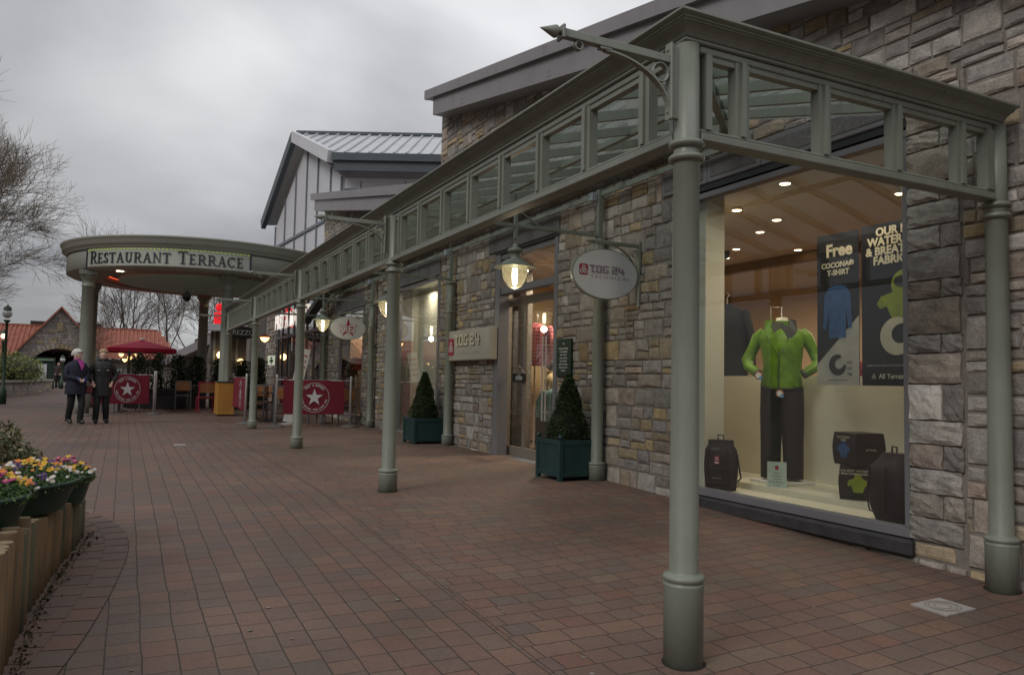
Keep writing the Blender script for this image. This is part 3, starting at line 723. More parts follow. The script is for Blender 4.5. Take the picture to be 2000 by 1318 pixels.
b = MB(); rubble(b, 11.44, 12.5, -.05, 3.1, lambda u, v, d_: (5.98-d_, u, v), seed=21, big=1.25); b.box(5.98, 6.1, 11.42, 12.52, -.1, 3.2, 1); b.build('stone_pier', [STONE, MORTAR], shop)
# interior downlights
DL = [(5.95, 5.72), (6.38, 6.88), (7.17, 7.03), (7.55, 7.7), (8.2, 8.85), (8.64, 9.56), (9.0, 8.4), (9.45, 9.15), (7.28, 5.4), (8.7, 7.15), (6.6, 10.4), (7.6, 11.3), (6.3, 12.6), (8.2, 12.4)]
for i, (x, y) in enumerate(DL):
    q = MB().lathe([(0, 3.252), (.05, 3.252), (.05, 3.262)], (x, y, 0), 16).build('downlight', DOWNL, shop)
    MB().lathe([(.052, 3.256), (.07, 3.25), (.07, 3.262)], (x, y, 0), 16).build('bezel', WHITE, q)
for (x, y, z, e) in ((6.1, 5.0, 3.1, 22), (6.3, 6.9, 3.1, 15), (7.4, 9.8, 3.05, 22), (9.2, 6.5, 3.05, 36), (6.7, 11.2, 3.05, 80), (10.2, 10.8, 3.05, 34)):
    ld = bpy.data.lights.new('shop_fill_light', 'AREA'); ld.shape = 'DISK'; ld.size = .5; ld.energy = e; ld.color = (1, .84, .62)
    lo = bpy.data.objects.new('shop_fill_light', ld); COL.objects.link(lo); lo.location = (x, y, z)
MB().lathe([(0, 3.14), (.05, 3.15), (.07, 3.2), (.075, 3.255)], (8.2, 9.1, 0), 16).build('security_dome', BLACKP, shop)
# ------------------------------------------------------------------ small logo helpers
def rr_(w, h, r, n=5):
    pts = []
    for cx_, cy_, a in ((w/2-r, h/2-r, 0), (-w/2+r, h/2-r, pi/2), (-w/2+r, -h/2+r, pi), (w/2-r, -h/2+r, 3*pi/2)):
        for k in range(n+1): t = a+pi/2*k/n; pts.append((cx_+r*cos(t), cy_+r*sin(t)))
    return pts
def flat(b, pts, m, d=.002, z=0, mi=0):
    P_ = [m @ Vector((x, y, z)) for x, y in pts]; nrm = (m.to_3x3() @ Vector((0, 0, 1)))
    return b.poly(P_, nrm*d, mi)
def annulus(b, m, r0, r1, a0=0, a1=2*pi, n=32, z=0, mi=0, c=(0, 0), ecc=None):
    vs = []
    for k in range(n+1):
        t = a0+(a1-a0)*k/n
        ri = r0(t) if callable(r0) else r0
        for rr in (ri, r1): vs.append(m @ Vector((c[0]+rr*cos(t), c[1]+rr*sin(t), z)))
    return b.add(vs, [(2*k, 2*k+1, 2*k+3, 2*k+2) for k in range(n)], mi)
def star(r, ri, n=5, a=pi/2): return [((r if k % 2 == 0 else ri)*cos(a+pi*k/n), (r if k % 2 == 0 else ri)*sin(a+pi*k/n)) for k in range(2*n)]
def emblem(b, m, s, z=.003, mi=0):
    # three interlocked rings in a triangle
    for cx_, cy_ in ((0, .17), (-.19, -.16), (.19, -.16)):
        annulus(b, m, .12*s, .19*s, n=20, z=z, c=(cx_*s, cy_*s), mi=mi)
        annulus(b, m, 0, .04*s, n=8, z=z, c=(cx_*s, cy_*s), mi=mi)
def seg(b, m, x0, y0, x1, y1, z=.003, mi=0, sh=0):
    P_ = [(x0, y0), (x1, y0), (x1, y1), (x0, y1)]
    b.add([m @ Vector((x+sh*y, y, z)) for x, y in P_], [(0, 1, 2, 3)], mi)
def blockword(b, m, x, y, s, w, z=.003, mi=0, word='TOG 24'):
    # square-shouldered shop lettering built from bars, cap height s
    t = .24*s; g = .16*s
    for ch in word:
        if ch == ' ': x += .35*s; continue
        def S(a, c, d, e): seg(b, m, x+a*s, y+c*s, x+d*s, y+e*s, z, mi)
        if ch == 'T': S(-.08, .78, .8, 1); S(.22, .22, .5, .78); S(.22, 0, .78, .22); w_ = .8
        elif ch == 'O': S(0, 0, .28, 1); S(.62, 0, .9, 1); S(.28, .78, .62, 1); S(.28, 0, .62, .22); w_ = .9
        elif ch == 'G': S(0, 0, .28, 1); S(.28, .78, .9, 1); S(.28, 0, .9, .22); S(.62, .22, .9, .5); S(.46, .4, .62, .58); w_ = .9
        elif ch == '2': S(0, .78, .88, 1); S(.6, .5, .88, .78); S(0, .4, .88, .6); S(0, .22, .28, .4); S(0, 0, .9, .22); w_ = .9
        elif ch == '4': S(0, .4, .28, 1); S(.28, .3, .95, .5); S(0, .3, .28, .4); S(.55, 0, .8, .3); S(.55, .5, .8, .8); w_ = .95
        x += (w_)*s+g*.8
    return x
# ------------------------------------------------------------------ oval hanging signs
def oval_sign(y, label, kind):
    t = thing('oval_sign', (4.885, y, 2.15), label, 'sign', 'oval hanging signs')
    c = Vector((4.885, y, 2.437)); rx, rz = .452, .29
    def ell(f, y0, y1):
        n = 48; vs = [(c.x+rx*f*cos(2*pi*k/n), yy, c.z+rz*f*sin(2*pi*k/n)) for yy in (y0, y1) for k in range(n)]
        return vs, [tuple(range(n))[::-1], tuple(range(n, 2*n))]+[(k, (k+1) % n, n+(k+1) % n, n+k) for k in range(n)]
    v, f = ell(1, y-.02, y+.02); MB().add(v, f).build('rim', PAINT, t)
    for s_ in (-1, 1):
        v, f = ell(.965, y+s_*.0205, y+s_*.024); MB().add(v, f).build('face', SIGNW, t)
    bk = MB(); bk.bbox(5.35, 5.385, y-.02, y+.02, 2.08, 2.86, .004); bk.bbox(4.72, 5.36, y-.018, y+.018, 2.785, 2.825, .004)
    bk.lathe([(0, 0), (.02, .004), (.022, .03), (0, .11)], (4.72, y, 2.805), 10, ax=Matrix.Rotation(-pi/2, 3, 'Y'))
    pts = [(4.95+.4*sin(k/12*pi/2), y, 2.35+.43*cos(k/12*pi/2)) for k in range(13)]
    for i in range(12): bk.bar(pts[i], pts[i+1], .03, .01)
    bk.lathe([(.035, -.012), (.043, -.012), (.043, .012), (.035, .012), (.035, -.012)], (5.295, y, 2.71), 20, ax=ry)
    bk.bar((4.8, y, 2.79), (4.8, y, 2.71), .012, .012); bk.bar((4.97, y, 2.79), (4.97, y, 2.71), .012, .012)
    bk.bar((5.37, y, 2.5), (5.44, y, 2.5), .04, .04)
    bk.build('wall_bracket', PAINT, t)
    m = mXZ(c.x, y-.0255, c.z)
    if kind == 'shop':
        b = MB(); mm = m @ Matrix.Translation((-.3, .035, 0)); flat(b, rr_(.115, .125, .022), mm); lg = b.build('logo', REDM, t)
        b = MB(); emblem(b, mm, .13); b.build('emblem', SIGNW, lg)
        b = MB(); xe = blockword(b, m, -.215, .005, .088, 0, word='TOG'); b.build('lettering', TEXTP, t)
        b = MB(); blockword(b, m, xe, .005, .088, 0, word=' 24'); b.build('lettering', TEXTP, t)
        b = MB(); b.text('TECHNICAL', .048, m @ Matrix.Translation((.06, -.04, 0)), sp=1.5, wid=.53, ext=.001); b.build('small_lettering', TEXTP, t)
    else:
        b = MB(); flat(b, star(.25, .085), m @ Matrix.Translation((0, -.01, 0))); b.build('star', REDM, t)
        b = MB(); b.text('PRET', .2, m @ Matrix.Translation((.0, -.03, .0035)) @ Matrix.Diagonal((1, 1.2, 1, 1)), bold=.006, ext=.001, wid=.40); b.build('lettering', SIGNW, t)
        b = MB(); b.text('PRET', .2, m @ Matrix.Translation((.004, -.032, .0023)) @ Matrix.Diagonal((1, 1.26, 1, 1)), bold=.012, ext=.0003, wid=.42); b.build('lettering_shadow', REDM, t)
    return t
oval_sign(7.405, 'white oval sign with a red square logo hanging on a bracket by the shop door', 'shop')
oval_sign(18.749, 'white oval sign with a dark red star hanging over the canvas screen', 'star')
# box sign on the wall
t = thing('box_sign', (5.36, 12.15, 1.55), 'cream box sign with red logo and glowing-edged lettering on the stone wall', 'sign')
MB().bbox(5.24, 5.38, 11.25, 13.05, 1.545, 2.075, .01).build('sign_box', mat('cream_sign', (.40, .39, .33), .45, var=.03), t)
m = mYZ(5.239, 12.15, 1.81)
b = MB(); mm = m @ Matrix.Translation((-.72, -.02, 0)); flat(b, rr_(.24, .3, .05), mm, .01); lg = b.build('logo', REDM, t)
b = MB(); emblem(b, mm, .26, z=.0125); b.build('emblem', SIGNW, lg)
b = MB(); xe = blockword(b, m, -.54, -.01, .2, 0, z=.012, word='TOG'); b.build('lettering', TEXTC, t)
b = MB(); blockword(b, m, xe, -.01, .2, 0, z=.012, word=' 24'); b.build('lettering', TEXTC, t)
SGY = mat('sign_shadow_grey', (.13, .12, .10), .6)
b = MB(); xe = blockword(b, m, -.528, -.022, .2, 0, z=.004, word='TOG'); b.build('lettering_shadow', SGY, t)
b = MB(); blockword(b, m, xe, -.022, .2, 0, z=.004, word=' 24'); b.build('lettering_shadow', SGY, t)
b = MB(); b.text('TECHNICAL', .07, m @ Matrix.Translation((.12, -.14, .003)), sp=1.6, wid=1.1, ext=.001); b.build('small_lettering', mat('pale_lettering', (.46, .45, .38), .5), t)
# dark green notice board beside the door
t = thing('notice_board', (5.38, 9.09, 1.29), 'dark green notice board of small white print right of the shop door', 'sign')
MB().bbox(5.345, 5.385, 8.9, 9.28, 1.28, 1.79, .005).build('board', mat('dark_green_board', (.012, .035, .022), .5), t)
b = MB(); m = mYZ(5.343, 9.09, 1.53)
for i, s_ in enumerate(('YES', 'Seeing and saving', 'more shopping', 'with a friend', 'and something', 'for the family', 'and for everyone', 'Open every day', 'until late')):
    b.text(s_, .034, m @ Matrix.Translation((0, .19-.043*i-(.02 if i > 0 else 0), 0)), ext=.0005, bold=.0008)
b.build('lettering', TEXTW, t)
# hanging OPEN sign on the door glass
t = thing('open_sign', (5.6, 10.9, 1.19), 'black OPEN sign hung by a cord inside the glass shop door', 'sign')
MB().bbox(5.60, 5.612, 10.675, 11.13, 1.19, 1.33, .004).build('board', BLACKP, t)
b = MB(); b.text('OPEN', .09, mYZ(5.598, 10.9, 1.25), ext=.0008, bold=.001); b.text('come in', .03, mYZ(5.598, 10.9, 1.31), ext=.0005); b.build('lettering', TEXTW, t)
MB().tube([(5.606, 10.72, 1.33), (5.61, 10.9, 1.45), (5.606, 11.09, 1.33)], .003, 5).build('cord', TEXTW, t)

# ------------------------------------------------------------------ foliage helpers
def leaf(b, p, s, rr=None, tint=None, asp=.55):
    rr = rr or rnd
    d = Vector((rr.gauss(0, 1), rr.gauss(0, 1), rr.gauss(0, 1))).normalized(); e = d.orthogonal().normalized()
    e = (Matrix.Rotation(rr.uniform(0, 6.28), 3, d) @ e); q = d.cross(e)*asp
    t = tint if tint is not None else (rr.random(), 0, 0)
    p = Vector(p)
    b.add([p-e*s, p+q*s*.8, p+e*s, p-q*s*.8], [(0, 1, 2, 3)], 0, t)
def topiary(b, c, r0, r1, h, n, s, rr):
    for i in range(n):
        u = rr.random()**1.15; a = rr.uniform(0, 2*pi)
        rad = (r0*(1-u)**.85+r1*u)
        if u < .1: rad *= .82+u*1.8
        lump = 1+.07*sin(5*a+3*u)+.07*sin(13*u+2*a)+.04*sin(23*u-5*a)
        k = rad*lump*(1-abs(rr.gauss(0, .12)))+(rr.random()*.035 if rr.random() < .05 else 0)
        z = h*u
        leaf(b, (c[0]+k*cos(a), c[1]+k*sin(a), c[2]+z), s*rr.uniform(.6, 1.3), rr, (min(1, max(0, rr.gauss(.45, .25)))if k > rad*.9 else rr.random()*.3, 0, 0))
def cone_planter(x, y, sz, hbox, hplant, label, balls=True):
    z = G(x, y); t = thing('topiary_planter', (x, y, z), label, 'planter', 'clipped conical bushes in square planters')
    h = sz/2; p = MB()
    p.bbox(x-h+.015, x+h-.015, y-h+.015, y+h-.015, z+.05, z+hbox-.03, .004)
    for a in (-1, 1):
        for c in (-1, 1): p.bbox(x+a*h-a*.055, x+a*h, y+c*h-c*.055, y+c*h, z, z+hbox, .004)
    for (z0, z1) in ((.05, .11), (hbox-.065, hbox-.003)):
        p.bbox(x-h+.056, x+h-.056, y-h+.004, y-h+.02, z+z0, z+z1, .003); p.bbox(x-h+.056, x+h-.056, y+h-.02, y+h-.004, z+z0, z+z1, .003)
        p.bbox(x-h+.004, x-h+.02, y-h+.056, y+h-.056, z+z0, z+z1, .003); p.bbox(x+h-.02, x+h-.004, y-h+.056, y+h-.056, z+z0, z+z1, .003)
    p.build('planter_box', TEALP, t)
    if balls:
        for a in (-1, 1):
            for c in (-1, 1): MB().ball((x+a*(h-.03), y+c*(h-.03), z+hbox+.03), .032, 12, 8).build('ball_finial', TEALP, t)
    s = MB().box(x-h+.03, x+h-.03, y-h+.03, y+h-.03, z+hbox-.08, z+hbox-.025); s.build('soil', SOIL, t)
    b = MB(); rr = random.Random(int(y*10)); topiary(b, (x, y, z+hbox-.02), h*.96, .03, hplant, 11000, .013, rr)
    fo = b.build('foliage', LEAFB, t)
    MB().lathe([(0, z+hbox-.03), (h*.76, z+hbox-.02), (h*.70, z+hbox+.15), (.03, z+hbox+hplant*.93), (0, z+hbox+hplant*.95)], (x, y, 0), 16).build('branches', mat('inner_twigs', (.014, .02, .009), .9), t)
cone_planter(5.04, 8.42, .60, .50, .82, 'clipped cone bush in a dark teal box planter right of the shop door')
cone_planter(5.03, 13.62, .60, .47, .86, 'clipped cone bush in a dark box planter left of the cream box sign', balls=False)

# ------------------------------------------------------------------ display window contents
# mannequin
def mannequin():
    x, y, z = 6.40, 6.2, .16
    t = thing('mannequin', (x, y, z), 'headless mannequin in a lime green waterproof jacket and black trousers', 'mannequin')
    f = Vector((-.80, -.6, 0)).normalized(); s = Vector((-f.y, f.x, 0))*-1  # s: screen left->right
    def P_(a, d, h):
        h2 = h*1.0 if h < .3 else h*1.22 if h < .79 else .99+(h-.79)*.885
        return Vector((x, y, z))+s*a*(.92 if h > .79 else 1)+f*d+Vector((0, 0, h2))
    MB().bbox(x-.22, x+.22, y-.26, y+.26, z+.001, z+.03, .006).build('base_plate', WHITE, t)
    def loft(secs, n=24, cap=False, mm=None, name='jacket', ff=None, folds=0):
        b = MB(); vs = []
        for (a, d, h, ra, rd) in secs:
            for k in range(n):
                q = 2*pi*k/n; fo = 1+(folds*(sin(5*q+h*9)+.6*sin(9*q-h*13)) if folds else 0)
                vs.append(P_(a+ra*cos(q)*fo, d+rd*sin(q)*fo, h))
        m_ = len(secs)
        fs = [(i*n+k, i*n+(k+1) % n, (i+1)*n+(k+1) % n, (i+1)*n+k) for i in range(m_-1) for k in range(n)]
        b.add(vs, fs, smooth=True)
        b.add(vs[-n:], [tuple(range(n))]); b.add(vs[:n], [tuple(range(n))[::-1]])
        return b.build(name, mm, t)
    LIME = mat('lime_waterproof', (.14, .28, .01), .45, var=.3, scale=9, bump=.9, bscale=11, spec=.5)
    LIMED = mat('grey_jacket_lining', (.07, .07, .06), .6)
    loft([(0, 0, .80, .225, .15), (0, 0, .85, .235, .16), (0, 0, .95, .225, .155), (0, .01, 1.1, .215, .15), (0, .02, 1.28, .235, .16), (0, .02, 1.42, .265, .155), (0, .01, 1.5, .25, .13), (0, 0, 1.56, .17, .105), (0, 0, 1.6, .105, .09)], mm=LIME, name='jacket_body', folds=.035)
    MB().tube([P_(.015, .16, .8), P_(.012, .172, 1.0), P_(.01, .168, 1.2)], .006, 6).build('zip', LIMED, t)
    MB().tube([P_(.235*cos(q_), .158*sin(q_), .815) for q_ in [2*pi*k_/24 for k_ in range(25)]], .008, 6).build('hem', LIMED, t)
    for sg in (-1, 1):
        b = MB(); b.tube([P_(sg*.2, 0, 1.5), P_(sg*.27, 0, 1.44), P_(sg*.335, -.02, 1.3), P_(sg*.40, -.03, 1.16), P_(sg*.375, .05, 1.08), P_(sg*.27, .1, 1.0)], [.066, .07, .06, .068, .056, .05], 14)
        b.build('sleeve', LIME, t)
        b = MB(); b.tube([P_(sg*.27, .1, 1.0), P_(sg*.245, .11, .985)], [.05, .048], 12).build('cuff', LIMED, t)
    b = MB(); b.add([P_(-.15, .165, 1.52), P_(.01, .178, 1.2), P_(.02, .182, 1.22), P_(.10, .13, 1.62), P_(.0, .1, 1.63)], [(0, 1, 2, 3, 4)]); b.build('lining', LIMED, t)
    for sg in (-1, 1):
        b = MB(); b.add([P_(sg*.02, .19, 1.24), P_(sg*.19, .13, 1.52), P_(sg*.17, .12, 1.64), P_(sg*.10, .08, 1.67), P_(sg*.085, .14, 1.5)], [(0, 1, 2, 3, 4)], smooth=False)
        b.build('lapel', LIMED if sg < 0 else LIME, t)
    b = MB(); b.lathe([(.10, 1.64+z), (.105, 1.70+z), (.11, 1.74+z)], (x, y, 0), 20, a0=radians(60), a1=radians(380)); b.build('collar', LIME, t)
    b = MB(); b.lathe([(.07, 1.6+z), (.065, 1.70+z), (.06, 1.78+z), (.0, 1.79+z)], (x, y, 0), 20).build('neck', CREAM, t)
    b = MB(); b.tube([P_(.14, -.12, 1.55), P_(.14, -.12, 1.83), P_(.02, -.12, 1.83), P_(.02, -.1, 1.6)], .006, 6).build('hanger_rod', STEEL, t)
    for sg in (-1, 1):
        b = MB(); b.tube([P_(sg*.1, 0, .83), P_(sg*.11, 0, .6), P_(sg*.113, .01, .35), P_(sg*.12, .01, .05)], [.13, .118, .108, .1], 16, sx=1); b.build('trouser_leg', BLACKF, t)
    for (a, d, h) in ((.235, .2, .965), (.0, .185, .785)):
        q = MB(); c = P_(a, d, h)
        q.lathe([(0, .004), (.042, .004), (.042, -.004), (0, -.004)], c, 20, ax=f.to_track_quat('Z', 'Y').to_matrix()); tg = q.build('swing_tag', mat('tag_orange_ring', (.35, .16, .09), .5), t)
        MB().lathe([(0, .006), (.028, .006)], c, 20, ax=f.to_track_quat('Z', 'Y').to_matrix()).build('tag_face', WHITE, tg)
        MB().lathe([(0, .007), (.018, .007)], c+s*-.025+Vector((0, 0, -.025)), 16, ax=f.to_track_quat('Z', 'Y').to_matrix()).build('tag_spot', mat('tag_blue', (.1, .3, .6), .5), tg)
    return t
mannequin()
# price card
t = thing('price_card', (6.0, 5.98, .101), 'small pale printed card standing in front of the mannequin', 'card')
fd = Vector((-.8, -.6, 0)); sr = Vector((.6, -.8, 0))
def mdir(c, f, up=Vector((0, 0, 1))):
    f = Vector(f).normalized(); s = up.cross(f).normalized(); u = f.cross(s)
    return Matrix(((s.x, u.x, f.x, c[0]), (s.y, u.y, f.y, c[1]), (s.z, u.z, f.z, c[2]), (0, 0, 0, 1)))
m = mdir((6.05, 5.93, .27), fd)
b = MB(); flat(b, rr_(.19, .3, .01), m, .004); b.build('card', mat('pale_mint_card', (.45, .56, .5), .5), t)
b = MB(); flat(b, rr_(.035, .04, .006), m @ Matrix.Translation((0, .09, .0045))); b.build('logo', REDM, t)
b = MB(); [b.text(s_, .022, m @ Matrix.Translation((0, .035-.03*i, .005)), ext=.0003) for i, s_ in enumerate(('Jacket', 'waterproof', 'Trousers', 'Breathable fabric', 'in store'))]; b.build('lettering', TEXTD, t)
# rucksacks
def rucksack(x, y, z, label, f, W_=.33, H_=.52, D_=.2, tagged=True, egg=False):
    t = thing('rucksack', (x, y, z), label, 'bag')
    m = mdir((x, y, z), f); b = MB(); n = 20; secs = []
    for i in range(11):
        u = i/10; h = H_*u; w = (W_*(.47+.05*sin(pi*min(1, u*1.1)))*(1 if u < .9 else .86) if not egg else W_*.56*max(.12, sin(pi*(.12+.83*u)))**.55); d = D_*(.42+.14*sin(pi*u))*(1 if u < .9 else .6)
        secs.append([m @ Vector((w*abs(cos(q))**.6*(1 if cos(q) > 0 else -1), h, d*abs(sin(q))**.6*(1 if sin(q) > 0 else -1))) for q in [2*pi*k/n for k in range(n)]])
    vs = [p for s_ in secs for p in s_]
    b.add(vs, [(i*n+k, i*n+(k+1) % n, (i+1)*n+(k+1) % n, (i+1)*n+k) for i in range(10) for k in range(n)], smooth=True)
    b.add(secs[-1], [tuple(range(n))]); b.add(secs[0], [tuple(range(n))[::-1]])
    b.build('body', BLACKF, t)
    b = MB(); b.tube([m @ Vector(p) for p in ((-.1, .42*H_/.52, D_*.55), (-.12, .2, D_*.62), (-.1, .08, D_*.58), (.1, .08, D_*.58), (.12, .2, D_*.62), (.1, .42*H_/.52, D_*.55))], .008, 6).build('pocket_seam', BLACKP, t)
    b = MB(); b.tube([m @ Vector((W_*.52, .38, .0)), m @ Vector((W_*.6, .25, .02)), m @ Vector((W_*.66, .14, .02)), m @ Vector((W_*.55, .1, .0))], .01, 6).build('strap', BLACKP, t)
    b = MB(); b.tube([m @ Vector((-.03, H_, 0)), m @ Vector((-.03, H_+.05, 0)), m @ Vector((.03, H_+.05, 0)), m @ Vector((.03, H_, 0))], .008, 6).build('handle', BLACKP, t)
    if tagged:
        b = MB(); flat(b, rr_(.055, .085, .004), m @ Matrix.Translation((.0, .32, D_*.66)), .003); tg = b.build('swing_tag', REDM, t)
        b = MB(); emblem(b, m @ Matrix.Translation((0, .335, D_*.66)), .05, z=.004); seg(b, m, -.022, .285, .022, .3, D_*.66+.004); b.build('tag_print', WHITE, tg)
        b = MB(); b.text('TOG24', .028, m @ Matrix.Translation((-.02, .43, D_*.6)), ext=.001); b.text('BACKPACK', .02, m @ Matrix.Translation((0, .13, D_*.63)), ext=.001); b.build('lettering', mat('dim_lettering', (.3, .3, .3), .5), t)
    return t
rucksack(5.66, 6.33, .101, 'upright black rucksack with a red tag at the left end of the display', (-.85, -.5, 0))
rucksack(5.72, 4.32, .101, 'round-topped black rucksack with a loop at the right edge of the display window', (-.95, .3, 0), W_=.42, H_=.56, D_=.28, tagged=False, egg=True)
# printed cubes
def cube_box(c, sz, rz, label, art, grp='printed display boxes'):
    t = thing('display_box', c, label, 'box', grp)
    b = MB(); n = 4; vs = []; h = sz/2
    R = Matrix.Rotation(rz, 3, 'Z')
    # slightly barrel-sided carton
    hs = [0, .25, .5, .75, 1]; ring_ = []
    for u in hs:
        k = h*(1+.09*sin(pi*u)); ring_.append([R @ Vector((a*k, c_*k, 0))+Vector((c[0], c[1], c[2]+sz*u)) for a, c_ in ((-1, -1), (1, -1), (1, 1), (-1, 1))])
    for r_ in ring_: vs += r_
    b.add(vs, [(i*4+k, i*4+(k+1) % 4, (i+1)*4+(k+1) % 4, (i+1)*4+k) for i in range(4) for k in range(4)]+[(0, 3, 2, 1), (16, 17, 18, 19)])
    b.build('carton', BLACKP, t)
    return t, R
def blob(b, m, pts, z=.002):
    flat(b, pts, m, .0015, z)
TORSO = [(-.10, -.16), (-.15, .0), (-.21, -.02), (-.24, .04), (-.2, .13), (-.10, .17), (-.06, .27), (0, .3), (.06, .27), (.10, .17), (.2, .13), (.24, .04), (.21, -.02), (.15, 0), (.10, -.16)]
LIMEP = mat('printed_lime', (.24, .30, .02), .5, var=.25, scale=12); BLUEP = mat('printed_blue', (.03, .10, .26), .5, var=.3, scale=10)
def art(t, c, R, sz, side, mt, word):
    nrm = {'A': Vector((-1, 0, 0)), 'B': Vector((0, -1, 0))}[side]; nn = R @ nrm
    m = mdir(Vector(c)+Vector((0, 0, sz/2))+nn*(sz/2*1.1), nn)
    if mt: b = MB(); blob(b, m @ Matrix.Scale(sz*1.25, 4) @ Matrix.Translation((0, -.06, 0)), TORSO); b.build('printed_picture', mt, t)
    b = MB(); [b.text(w_, sz*.085, m @ Matrix.Translation((0, sz*(.36-.09*i) if mt else 0, .003)), ext=.0005, bold=.0006) for i, w_ in enumerate(word)]; b.build('lettering', TEXTC, t)
c1 = (6.22, 5.08, .161); t, R = cube_box(c1, .31, radians(38), 'lower black printed box showing a lime green jacket', 1); art(t, c1, R, .31, 'A', LIMEP, ('OUR MOST WATERPROOF', '& BREATHABLE FABRIC EVER')); art(t, c1, R, .31, 'B', None, ('All Terrain',))
c2 = (6.2, 5.06, .474); t, R = cube_box(c2, .30, radians(-12), 'upper black printed box with a small blue picture', 1); art(t, c2, R, .30, 'A', BLUEP, ('Free COCONA', 'T-SHIRT')); art(t, c2, R, .30, 'B', None, ('All Terrain',))
# posters hanging in the window
POSTM = mat('black_poster', (.018, .018, .022), .25, var=.2, scale=2)
def cmark(b, m, s):
    vs = []; n = 40
    for k in range(n+1):
        a = radians(62)+radians(298)*k/n
        th = .36*s*(.35+.65*sin(pi*min(1, k/n*1.0))**.8)
        for r_ in (.5*s, .5*s-th): vs.append(m @ Vector((r_*cos(a), r_*sin(a), .003)))
    b.add(vs, [(2*k, 2*k+1, 2*k+3, 2*k+2) for k in range(n)])
x = 6.15
t = thing('poster', (x, 5.25, 1.215), 'left hanging poster reading Free over a pale blue top, white lower corner', 'poster', 'posters hanging in the display window')
y0, y1, z0, z1 = 5.495, 5.005, 1.215, 2.69
MB().box(x, x+.006, y1, y0, z0, z1).build('sheet', POSTM, t)
b = MB(); b.add([(x-.002, y0, z0), (x-.002, y1, z0), (x-.002, y1, z0+.66), (x-.002, y0, z0+.20)], [(0, 1, 2, 3)]); b.build('white_corner', mat('poster_white', (.5, .48, .42), .5), t)
m = mYZ(x-.003, (y0+y1)/2, 0)
b = MB(); b.text('Free', .17, m @ Matrix.Translation((.02, 2.52, 0)), bold=.006, ext=.001); b.text('COCONA®', .072, m @ Matrix.Translation((0, 2.38, 0)), bold=.003, ext=.001); b.text('T-SHIRT', .072, m @ Matrix.Translation((.01, 2.305, 0)), bold=.003, ext=.001); b.build('lettering', TEXTC, t)
b = MB(); SH = [(-.1, -.33), (-.1, -.05), (-.13, -.25), (-.17, -.23), (-.15, .1), (-.1, .16), (-.04, .18), (.04, .18), (.1, .16), (.15, .1), (.17, -.23), (.13, -.25), (.1, -.05), (.1, -.33)]
flat(b, SH, m @ Matrix.Translation((0, 2.0, .001)), .001); b.build('printed_picture', BLUEP, t)
b = MB(); cmark(b, m @ Matrix.Translation((0, 1.41, 0)), .2); b.text('co\nco\nna', .055, m @ Matrix.Translation((.14, 1.38, .002)), ext=.0005); b.text('technical outdoor clothing fabric', .018, m @ Matrix.Translation((0, 1.265, .002)), ext=.0003); b.build('dark_mark', TEXTD, t)
t = thing('poster', (x, 4.65, 1.215), 'right hanging poster of a lime hooded jacket reading OUR MOST WATERPROOF', 'poster', 'posters hanging in the display window')
y0, y1 = 4.975, 4.10
MB().box(x, x+.006, y1, y0, z0, z1+.01).build('sheet', POSTM, t)
m = mYZ(x-.003, y0, 0)
b = MB()
for i, s_ in enumerate(('   OUR MOST', 'WATERPROOF', '& BREATHABLE', '  FABRIC EVER')): b.text(s_, .105, m @ Matrix.Translation((.07 if i != 2 else .05, 2.62-.088*i, 0)), bold=.004, ext=.001, align='LEFT')
b.text('check out our all terrain & active wear range', .025, m @ Matrix.Translation((.06, 1.40, 0)), ext=.0004, align='LEFT'); b.text('All Terrain', .06, m @ Matrix.Translation((.18, 1.30, 0)), bold=.0015, ext=.0005, align='LEFT'); emblem(b, m @ Matrix.Translation((.13, 1.3, 0)), .06)
b.text('co\nco\nna', .1, m @ Matrix.Translation((.53, 1.6, 0)), ext=.0005, align='LEFT'); b.build('lettering', TEXTC, t)
b = MB(); cmark(b, m @ Matrix.Translation((.37, 1.66, 0)), .34); b.build('white_mark', TEXTC, t)
b = MB(); flat(b, TORSO, m @ Matrix.Translation((.44, 1.93, 0)) @ Matrix.Diagonal((1.15, .75, 1, 1)), .001); b.build('printed_picture', LIMEP, t)
b = MB(); mh = m @ Matrix.Translation((.44, 2.12, 0)); flat(b, [(.125*cos(a_), .13*sin(a_)) for a_ in [2*pi*k/24 for k in range(24)]], mh, .0016); b.build('printed_hood', LIMEP, t)
b = MB(); flat(b, [(.1*cos(a_), .055*sin(a_)+.03) for a_ in [2*pi*k/20 for k in range(20)]], mh @ Matrix.Translation((0, 0, .002))); b.build('hood_opening', TEXTD, t)
# dark jacket on a rail behind, and a rail of stock
def hung(x, y, z, w, h, mt, label, nm='hanging_jacket', f=(-.8, -.6, 0)):
    t = thing(nm, (x, y, z), label, 'clothes')
    m = mdir((x, y, z), f); b = MB(); n = 16; vs = []
    prof = [(0, .5), (.4, .5), (.75, .47), (.9, .4), (1, .1)]
    for u, k in prof:
        for q in range(n):
            a = 2*pi*q/n; vs.append(m @ Vector((w*k*cos(a)*(1+.05*sin(7*a)), h*u, .11*sin(a)*(1 if u < .95 else .5))))
    b.add(vs, [(i*n+k, i*n+(k+1) % n, (i+1)*n+(k+1) % n, (i+1)*n+k) for i in range(len(prof)-1) for k in range(n)], smooth=True); b.add(vs[-n:], [tuple(range(n))])
    for sg in (-1, 1): b.tube([m @ Vector((sg*w*.4, h*.9, 0)), m @ Vector((sg*w*.58, h*.55, .02)), m @ Vector((sg*w*.62, h*.12, .03))], [.07, .06, .045], 10)
    b.build('cloth', mt, t)
    MB().tube([m @ Vector((0, h, 0)), m @ Vector((0, h+.09, 0)), m @ Vector((.03, h+.12, 0)), m @ Vector((.0, h+.15, 0))], .006, 6).build('hook', STEEL, t)
    return t
